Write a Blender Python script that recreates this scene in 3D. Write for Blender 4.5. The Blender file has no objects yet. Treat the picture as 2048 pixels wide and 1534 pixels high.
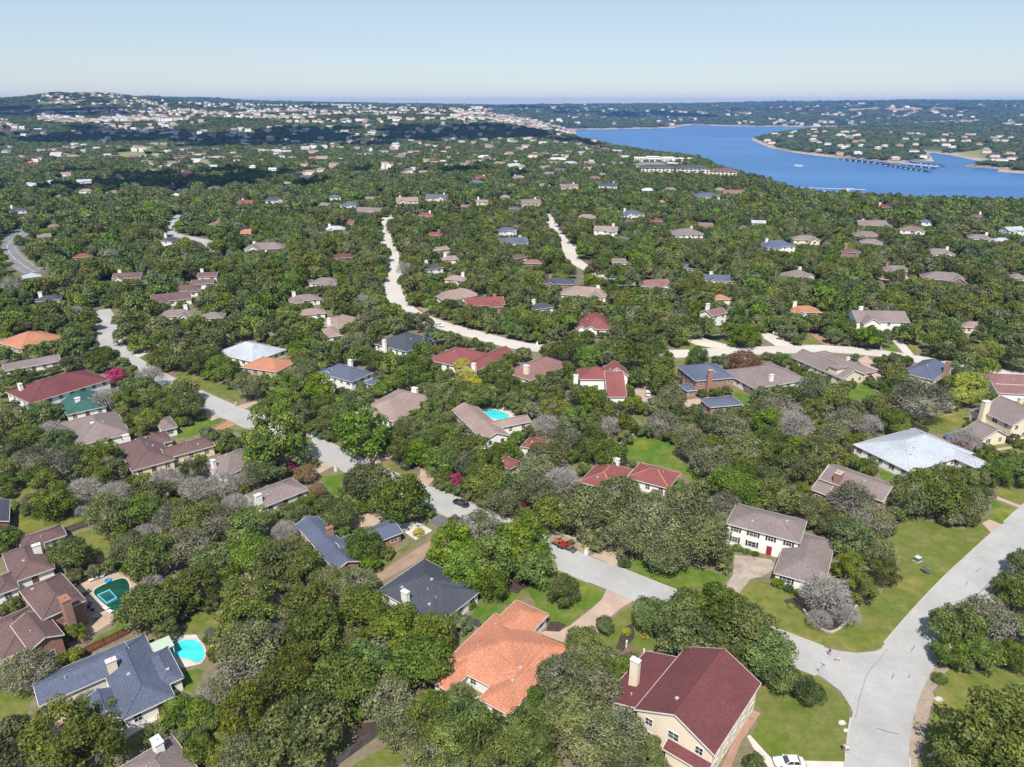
import bpy, math, random
import numpy as np
from mathutils import Vector, Matrix

# ---------------------------------------------------------------- camera, sky, sun, exposure
scene = bpy.context.scene
C = scene.collection
CAM_H = 95.0
cd = bpy.data.cameras.new('camera'); cam = bpy.data.objects.new('camera', cd); C.objects.link(cam)
cd.sensor_width = 36.0; cd.lens = 24.94; cd.clip_start = 1.0; cd.clip_end = 60000.0
cam.location = (0, 0, CAM_H); cam.rotation_euler = (math.radians(90 - 21.536), 0, 0)
scene.camera = cam
SUN_EL, SUN_AZ = 56.0, 189.0            # the sun stands behind the camera, a little to the left
world = bpy.data.worlds.new('World'); scene.world = world; world.use_nodes = True
nt = world.node_tree; nt.nodes.clear()
sky = nt.nodes.new('ShaderNodeTexSky'); sky.sky_type = 'NISHITA'; sky.sun_disc = False
sky.sun_elevation = math.radians(SUN_EL); sky.sun_rotation = math.radians(SUN_AZ)
sky.air_density = 1.0; sky.dust_density = 0.12; sky.ozone_density = 0.8
bg = nt.nodes.new('ShaderNodeBackground'); bg.inputs['Strength'].default_value = 0.090
wo = nt.nodes.new('ShaderNodeOutputWorld')
veil = nt.nodes.new('ShaderNodeMix'); veil.data_type = 'RGBA'; veil.inputs[0].default_value = 0.5      # haze painted in: one even pale blue mixed into the sky colour, flattening the horizon
veil.inputs[7].default_value = (4.3, 5.4, 6.9, 1); nt.links.new(sky.outputs[0], veil.inputs[6])
nt.links.new(veil.outputs[2], bg.inputs[0]); nt.links.new(bg.outputs[0], wo.inputs[0])
sl = bpy.data.lights.new('sun', 'SUN'); sl.energy = 5.0; sl.angle = math.radians(0.53); sl.color = (1.0, 0.95, 0.875)
sun = bpy.data.objects.new('sun', sl); C.objects.link(sun); sun.location = (0, -200, 600)
_a, _e = math.radians(SUN_AZ), math.radians(SUN_EL)
SUN_DIR = Vector((math.sin(_a) * math.cos(_e), math.cos(_a) * math.cos(_e), math.sin(_e)))
sun.rotation_euler = SUN_DIR.to_track_quat('Z', 'Y').to_euler()
scene.view_settings.view_transform = 'Standard'; scene.view_settings.look = 'None'
scene.view_settings.exposure = 0.42; scene.view_settings.gamma = 1.0; scene.view_settings.use_curve_mapping = False
scene.render.engine = 'CYCLES'
scene.cycles.max_bounces = 6; scene.cycles.diffuse_bounces = 3; scene.cycles.transmission_bounces = 3
scene.cycles.volume_bounces = 0; scene.cycles.transparent_max_bounces = 8
scene.cycles.use_denoising = True
rnd = random.Random(7); rng = np.random.default_rng(7)

# ---------------------------------------------------------------- survey data (metres; camera stands over the origin, +y is ahead)
LAKE = [(378.0, 4516.0), (528.0, 4516.0), (860.0, 4699.0), (1021.0, 4796.0), (1195.0, 5287.0), (1342.0, 5538.0), (1403.0, 5347.0), (1613.0, 5112.0), (1931.0, 5057.0), (2176.0, 5002.0), (2341.0, 4897.0), (2232.0, 4699.0), (1997.0, 4516.0), (1762.0, 4306.0), (1370.0, 3841.0), (1135.0, 3492.0), (1037.0, 3246.0), (966.0, 2915.0), (902.0, 2585.0), (894.0, 2394.0), (915.0, 2208.0), (949.0, 2085.0), (962.0, 1993.0), (999.0, 1958.0), (1069.0, 1967.0), (1144.0, 2011.0), (1221.0, 2165.0), (1295.0, 2321.0), (1339.0, 2369.0), (1326.0, 2252.0), (1286.0, 2085.0), (1256.0, 1958.0), (1139.0, 1861.0), (1121.0, 1830.0), (1161.0, 1758.0), (1113.0, 1691.0), (1140.0, 1641.0), (1214.0, 1518.0), (1277.0, 1358.0), (984.0, 1034.0), (742.0, 1049.0), (573.0, 1070.0), (538.0, 1156.0), (503.0, 1188.0), (498.0, 1286.0), (500.0, 1367.0), (492.0, 1457.0), (494.0, 1560.0), (477.0, 1691.0), (431.0, 1958.0), (364.0, 2297.0), (295.0, 2500.0), (281.0, 2740.0), (286.0, 2991.0), (314.0, 3601.0)]
TREE_KEYS = ['bare', 'blue', 'bright', 'cedar', 'conifer', 'grey', 'greyoak', 'lime', 'oak', 'pink', 'rust', 'yellow']
TREE_NAME = {'oak': 'live_oak_tree', 'greyoak': 'live_oak_tree', 'bright': 'broadleaf_tree', 'cedar': 'cedar_tree', 'grey': 'sparse_tree', 'bare': 'bare_tree', 'pink': 'crape_myrtle', 'yellow': 'yellow_tree', 'lime': 'lime_green_tree', 'rust': 'rusty_leaved_tree', 'conifer': 'conifer_tree', 'blue': 'broadleaf_tree'}
ROADS = [
  ('side_street',8.2,'concrete',[[63.9,98.6],[60.1,100.3],[56.4,102.2],[49.6,106.8],[37.6,115.1],[22.3,126.0],[12.9,132.8],[0.7,143.5],[-15.7,156.0],[-29.2,165.6],[-47.7,180.4],[-56.8,188.0],[-71.9,198.9],[-88.3,211.0],[-105.7,224.4],[-127.0,241.7],[-146.0,258.7],[-159.5,272.9],[-170.6,287.1],[-181.1,304.9],[-191.8,322.3],[-203.8,339.7]]),
  ('through_road',8.6,'concrete',[[51.9,71.2],[56.2,79.9],[60.0,86.9],[64.7,93.8],[70.4,100.6],[76.7,106.6],[85.5,114.5],[95.7,123.3],[108.3,133.5],[125.5,147.3],[151.7,168.0]]),
  ('upper_street',9.0,'concrete_pale',[[-104.9,677.2],[-107.5,639.9],[-107.2,603.7],[-98.6,554.9],[-87.5,505.4],[-80.9,476.7],[-75.4,441.9],[-69.5,411.5],[-65.9,384.7],[-60.1,361.0],[-49.2,334.3],[-36.8,318.2],[-26.5,308.0],[-13.1,296.8],[-5.1,289.8],[5.9,282.4],[17.9,279.2],[32.1,276.0],[47.1,273.5],[68.5,273.5],[86.1,276.0],[111.2,278.5],[130.2,279.8],[147.0,275.4],[161.1,267.4],[173.3,257.6],[183.4,252.1],[198.0,243.2]]),
  ('back_street',8.5,'concrete_pale',[[31.9,667.5],[32.7,637.0],[35.3,595.8],[37.2,541.7],[39.5,505.4],[39.8,473.3],[44.3,441.9],[55.3,411.5],[62.1,401.4],[74.8,391.7]]),
  ('highway',13,'asphalt',[[-397.1,583.2],[-385.0,559.4],[-374.1,533.2],[-359.4,505.4],[-334.9,473.3],[-309.2,444.9],[-288.3,423.5]]),
  ('hill_road',9,'concrete',[[-302.7,670.7],[-301.4,655.0],[-290.9,617.1],[-278.0,580.8],[-261.0,554.9],[-241.7,539.5],[-226.5,527.0],[-211.7,503.5],[-204.6,480.1]]),
]
LAWNS = [
  [[46.9,119.4],[50.7,111.0],[58.0,106.2],[64.2,104.5],[71.0,106.1],[89.9,122.3],[104.3,134.3],[126.4,152.3],[123.8,156.0],[108.5,145.2],[101.3,149.5],[101.2,156.5],[88.4,141.0],[84.0,127.7],[73.6,119.4],[67.5,114.8],[56.8,124.3],[52.1,126.0],[49.0,123.0]],
  [[46.7,100.6],[49.6,102.7],[54.8,98.1],[56.9,94.7],[57.0,91.2],[56.3,87.9],[52.4,80.8],[40.5,81.0],[38.7,85.9],[41.8,90.2],[40.7,93.1]],
  [[62.6,79.9],[73.2,94.2],[78.8,100.3],[91.9,99.4],[84.7,84.9],[78.2,77.7],[61.4,77.7]],
  [[-9.3,113.3],[-2.5,124.3],[9.9,129.1],[19.4,122.0],[18.1,119.4],[11.4,111.9],[8.4,110.7],[6.6,114.1],[3.7,121.0],[-6.3,111.9]],
  [[19.6,113.6],[24.9,118.5],[26.9,116.6],[30.3,106.4],[21.9,103.8],[16.5,105.7],[17.0,110.7]],
  [[23.8,130.6],[34.3,123.0],[43.6,122.3],[47.3,127.4],[39.3,130.9],[27.6,133.5]],
  [[-104.9,142.3],[-99.7,145.8],[-92.0,139.6],[-90.5,133.1],[-96.3,128.8]],
  [[-123.1,149.5],[-121.7,151.8],[-102.5,151.0],[-102.1,148.8],[-115.7,143.7]],
  [[-79.6,106.6],[-76.9,113.7],[-74.1,109.4],[-80.3,104.4]],
  [[-71.4,106.6],[-65.9,108.4],[-64.9,104.9],[-69.0,103.6]],
  [[-60.5,99.8],[-55.5,100.2],[-55.5,95.1],[-58.7,95.1]],
  [[-65.7,116.2],[-59.9,116.2],[-57.0,111.2],[-59.9,109.4],[-64.1,110.3]],
  [[-90.4,95.5],[-83.4,95.9],[-80.2,88.6],[-85.3,88.0]],
  [[-62.8,80.9],[-57.9,84.7],[-59.5,85.8],[-62.6,83.4]],
  [[-50.1,87.3],[-43.7,88.6],[-44.7,84.0],[-47.6,83.1]],
  [[-36.9,94.4],[-31.7,92.2],[-25.9,87.6],[-26.2,81.5],[-30.0,79.9],[-29.7,87.3]],
  [[-19.6,84.0],[-14.5,79.9],[-24.8,79.7]],
  [[-12.4,105.3],[-8.0,111.2],[-7.2,109.8],[-11.6,104.0]],
  [[-9.1,114.1],[-0.4,121.4],[1.3,120.3],[-6.0,111.7]],
  [[-33.3,126.4],[-27.6,133.7],[-19.6,147.3],[-18.3,145.8],[-27.2,131.2],[-31.6,125.3]],
  [[39.3,197.7],[50.2,192.3],[47.2,183.8],[52.4,171.4],[48.7,165.0],[46.8,175.1],[36.1,180.5],[30.3,182.1],[33.8,190.5]],
  [[-55.0,194.0],[-51.2,191.4],[-39.8,184.6],[-43.1,181.6],[-53.3,190.2]],
  [[-37.6,178.2],[-35.8,180.5],[-25.5,172.8],[-27.3,170.2]],
  [[-52.5,171.4],[-46.1,173.2],[-45.9,164.3],[-46.5,158.4]],
  [[-127.0,249.7],[-123.9,253.9],[-96.0,231.6],[-93.1,222.2],[-110.8,235.3]],
  [[-105.6,195.8],[-100.7,210.4],[-92.7,209.3],[-94.8,203.9],[-98.4,195.8]],
  [[-90.1,201.4],[-82.7,202.4],[-82.0,196.8]],
  [[-150.4,267.3],[-146.9,272.0],[-141.3,261.2]],
  [[-176.6,225.6],[-173.7,228.0],[-170.0,221.1],[-172.8,220.0]],
  [[-131.4,162.3],[-128.9,167.1],[-125.2,162.3],[-128.4,157.7]],
  [[117.3,232.3],[129.2,242.7],[129.2,228.6],[117.8,225.0]],
  [[126.4,213.7],[132.3,211.5],[152.6,217.0],[140.5,200.3],[132.7,197.5],[125.8,203.3]],
  [[101.3,196.5],[108.5,202.3],[107.1,197.5]],
  [[102.2,175.9],[105.5,171.3],[100.3,168.4]],
  [[129.8,166.9],[138.6,168.4],[130.3,156.1],[126.2,161.4]],
  [[123.6,159.3],[127.5,152.9],[122.7,149.5],[118.1,149.5]],
  [[143.1,189.2],[149.5,191.0],[150.9,186.6],[143.5,184.9]],
  [[124.7,291.8],[132.1,297.5],[133.0,286.7],[123.9,286.7]],
  [[157.0,284.5],[161.6,288.1],[159.4,276.5],[152.5,276.5]],
  [[166.3,284.5],[173.9,284.5],[164.9,275.0]],
  [[33.4,288.9],[37.5,290.7],[35.3,281.1]],
  [[48.7,287.1],[52.9,285.4],[52.1,277.7],[48.2,276.9]],
  [[63.8,264.2],[71.6,268.8],[70.3,261.2],[62.6,247.0],[59.0,248.3]],
  [[68.6,281.6],[77.9,286.3],[84.4,281.6],[75.8,277.7]],
  [[83.5,300.0],[93.0,290.7],[88.7,285.4]],
  [[79.9,237.8],[83.9,226.8],[78.7,220.0],[77.2,226.8]],
  [[39.6,217.8],[43.2,213.5],[42.2,205.4],[40.3,211.4]],
  [[39.2,558.7],[52.2,525.2],[50.0,510.9],[40.4,520.0]],
  [[43.9,493.0],[52.2,486.1],[48.7,468.5],[42.9,470.6]],
  [[-58.2,357.9],[-46.0,355.4],[-47.1,348.0],[-55.1,350.4]],
  [[-40.8,331.7],[-35.4,327.3],[-36.6,320.9]],
  [[-23.7,315.8],[-17.0,323.0],[-16.0,312.8]],
  [[-85.3,514.3],[-78.8,516.8],[-78.1,499.8]],
  [[-140.5,509.4],[-134.4,514.3],[-134.5,499.8]],
  [[-203.5,385.1],[-197.8,389.5],[-193.9,376.6]],
  [[-350.8,499.8],[-340.4,490.6],[-319.6,468.8],[-311.9,456.6],[-337.2,481.7]],
  [[-940.0,1888.1],[-852.9,1858.4],[-730.2,1561.9],[-793.5,1604.7]],
]
PAVED = [
  ['driveway','pinkcrete',[[19.8,122.8],[25.1,119.3],[21.9,116.7],[19.6,114.2],[16.9,111.2],[16.1,105.3],[10.4,106.6],[5.1,109.4],[6.4,110.2],[9.0,109.9],[11.4,111.7],[16.6,117.2],[18.6,119.8]]],
  ['driveway','stained',[[43.7,122.0],[47.8,127.6],[50.3,135.0],[53.9,134.4],[58.0,133.1],[58.5,130.3],[53.8,127.0],[51.4,126.4],[48.6,123.1],[46.2,119.8],[42.2,115.1],[39.7,117.2]]],
  ['driveway','tan',[[17.6,134.6],[20.5,136.9],[23.9,136.1],[23.5,131.3],[22.2,131.2]]],
  ['verge','gravel',[[7.5,146.1],[11.9,142.6],[17.5,138.6],[18.8,137.6],[17.1,134.8],[9.8,137.3],[6.4,143.2]]],
  ['driveway','browncrete',[[-18.6,140.9],[-19.7,133.7],[-28.6,124.7],[-30.4,126.4],[-21.7,137.6]]],
  ['driveway','tarmac',[[-17.4,151.4],[-14.6,148.7],[-18.2,147.0],[-20.3,148.7]]],
  ['driveway','tan',[[-38.2,152.3],[-32.7,154.6],[-30.9,150.9],[-33.3,147.0],[-39.7,145.7],[-41.6,147.9]]],
  ['driveway','pinkcrete',[[-42.8,180.9],[-40.6,183.9],[-36.6,187.6],[-34.7,182.7],[-37.1,180.3],[-37.7,175.9]]],
  ['driveway','tan',[[-27.3,169.6],[-25.3,172.2],[-25.5,174.5],[-27.2,176.7],[-25.6,179.7],[-21.3,175.6],[-20.7,172.2],[-21.4,169.0],[-22.9,165.4]]],
  ['driveway','pinkcrete',[[-55.8,176.2],[-53.1,179.7],[-50.4,177.3],[-53.1,172.8],[-54.3,172.2]]],
  ['driveway','terracotta',[[-94.1,200.5],[-91.4,208.8],[-87.6,205.4],[-90.5,201.3]]],
  ['driveway','tan',[[-101.3,215.8],[-94.8,210.8],[-96.5,207.9],[-100.4,211.1]]],
  ['driveway','whitecrete',[[-155.1,270.4],[-149.9,279.4],[-148.4,275.2],[-151.2,265.7]]],
  ['footpath','terracotta',[[-130.7,252.5],[-126.6,260.4],[-124.8,256.0],[-129.6,251.1]]],
  ['driveway','tan',[[-92.9,220.1],[-88.0,224.6],[-86.8,222.6],[-89.1,217.7]]],
  ['patio','tan',[[-92.2,123.6],[-90.2,127.0],[-84.7,129.1],[-78.9,124.2],[-79.8,121.4],[-78.5,116.2],[-77.6,113.7],[-79.2,111.7],[-80.5,109.4],[-82.2,105.1],[-84.2,106.6],[-82.8,111.2],[-87.4,118.2]]],
  ['courtyard','tan',[[-91.4,97.8],[-87.6,103.6],[-87.3,105.7],[-81.9,100.6],[-84.9,97.4],[-90.1,95.9]]],
  ['courtyard','tan',[[-78.9,91.4],[-70.9,91.8],[-66.8,86.3],[-67.4,81.5],[-74.1,82.8]]],
  ['footpath','whitecrete',[[-63.4,88.0],[-59.0,91.3],[-58.4,89.3],[-61.6,85.6],[-64.2,83.6],[-64.9,84.3]]],
  ['footpath','redbrick',[[40.3,91.1],[41.6,90.2],[36.6,84.4],[33.3,79.2],[31.7,79.2],[35.6,84.7]]],
  ['footpath','whitecrete',[[37.9,85.6],[38.5,85.8],[39.3,83.9],[40.6,81.1],[52.5,80.8],[51.9,79.4],[39.6,79.4],[38.2,83.4]]],
  ['verge','gravel',[[77.5,101.4],[78.8,100.2],[74.1,95.9],[71.4,92.5],[67.7,87.3],[63.0,80.9],[61.3,78.8],[59.8,78.8],[65.6,88.0],[70.1,94.4],[74.4,99.0]]],
  ['driveway','pinkcrete',[[114.3,148.0],[117.2,149.7],[119.5,146.6],[113.8,143.0]]],
  ['footpath','tan',[[125.7,161.0],[129.9,155.4],[128.8,153.8],[124.6,159.7]]],
  ['driveway','pinkcrete',[[137.6,266.1],[143.7,271.7],[142.5,261.4],[135.1,238.7],[133.8,244.0]]],
  ['driveway','whitecrete',[[164.0,291.8],[168.7,293.7],[163.2,272.2],[159.6,272.2]]],
  ['driveway','whitecrete',[[108.7,299.4],[114.8,305.4],[119.1,284.5],[111.6,280.1]]],
  ['driveway','redbrick',[[132.2,305.4],[135.9,305.4],[136.6,284.5],[131.9,282.7]]],
  ['driveway','whitecrete',[[74.9,292.5],[81.4,296.2],[93.5,282.8],[86.8,278.6],[77.7,285.4]]],
  ['driveway','pinkcrete',[[58.1,224.5],[68.4,228.0],[65.6,219.4],[59.1,218.9]]],
  ['driveway','pinkcrete',[[43.7,237.8],[49.8,237.8],[49.8,226.8],[48.1,221.1],[43.3,224.5]]],
  ['patio','whitecrete',[[108.9,190.1],[116.8,194.6],[115.3,190.1],[109.0,186.2]]],
  ['patio','whitecrete',[[-13.4,215.6],[-7.0,220.0],[-0.4,217.8],[2.1,209.3],[-4.6,206.3]]],
  ['patio','whitecrete',[[-65.3,105.3],[-64.2,108.9],[-60.7,109.1],[-56.6,104.4],[-56.6,101.5],[-59.6,100.4],[-63.2,103.1]]],
  ['footpath','tan',[[141.2,187.5],[149.0,189.7],[148.3,188.3],[141.6,186.2]]],
  ['bed','mulch',[[6.3,110.3],[7.2,112.9],[9.2,112.7],[10.9,111.7],[9.0,109.9]]],
  ['bed','mulch',[[19.4,105.3],[21.8,111.2],[23.9,112.2],[23.3,108.4],[20.9,104.9]]],
  ['bed','mulch',[[-1.7,121.9],[1.6,127.8],[3.7,127.2],[3.5,123.8],[1.0,121.6]]],
  ['bed','mulch',[[-26.1,88.3],[-22.3,88.6],[-20.6,87.0],[-24.5,83.1]]],
  ['bed','mulch',[[55.7,119.0],[61.6,120.9],[70.7,118.7],[65.1,112.2],[61.2,109.8],[59.2,112.2],[58.5,115.6]]],
  ['bed','whitecrete',[[-28.6,147.3],[-23.1,148.8],[-19.0,144.8],[-22.5,140.8]]],
  ['driveway','pinkcrete',[[-64.6,397.1],[-61.4,397.1],[-54.6,360.5],[-57.5,357.9]]],
  ['driveway','redbrick',[[-48.7,345.5],[-42.6,348.0],[-37.6,336.2],[-40.8,331.7]]],
  ['driveway','pinkcrete',[[213.0,410.7],[221.9,417.7],[226.1,407.3],[218.7,395.7],[215.1,400.6]]],
  ['driveway','pinkcrete',[[229.7,414.2],[238.9,410.7],[233.6,402.2],[226.9,407.3]]],
  ['driveway','whitecrete',[[153.4,514.9],[170.3,530.5],[164.1,509.9],[155.7,500.1]]],
  ['driveway','whitecrete',[[37.8,509.9],[50.4,505.0],[42.8,490.7],[39.4,481.6]]],
  ['driveway','whitecrete',[[-123.5,650.4],[-105.5,641.3],[-105.1,631.7],[-120.2,641.3]]],
  ['bare_ground','tan',[[-60.6,127.0],[-58.9,130.6],[-54.9,128.8],[-55.6,123.0],[-57.8,121.4]]],
  ['bare_ground','tan',[[-10.5,155.2],[-8.3,157.1],[1.0,146.9],[-0.6,145.7]]],
]
POOLS = [
  ['kidney shaped swimming pool with bright turquoise water and pale stone rim', 'turq', [[-63.69, 104.78], [-63.72, 106.41], [-62.85, 107.3], [-60.81, 107.75], [-58.91, 106.63], [-57.0, 104.0], [-56.84, 102.3], [-57.7, 101.79], [-59.23, 102.51], [-60.64, 102.93], [-62.43, 103.48]]],
  ['dark green swimming pool beside the brick house patio', 'green', [[-87.54, 122.5], [-83.76, 126.44], [-80.44, 123.05], [-79.21, 118.21], [-79.2, 115.55], [-81.3, 116.66], [-84.42, 119.0]]],
  ['square raised spa with blue tiled rim at the green pool', 'spa', [[-85.38, 120.32], [-84.0, 121.78], [-81.53, 119.53], [-82.57, 118.11]]],
  ['pale turquoise swimming pool behind the tan V-shaped house', 'turq', [[-9.45, 214.55], [-6.49, 216.69], [-1.25, 212.44], [-2.07, 208.33], [-5.88, 209.34]]],
  ['small pond with curved stone rim in the lower lawn', 'green', [[-43.48, 84.99], [-42.97, 86.63], [-41.01, 87.29], [-39.49, 85.97], [-41.43, 83.71]]],
]
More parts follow.
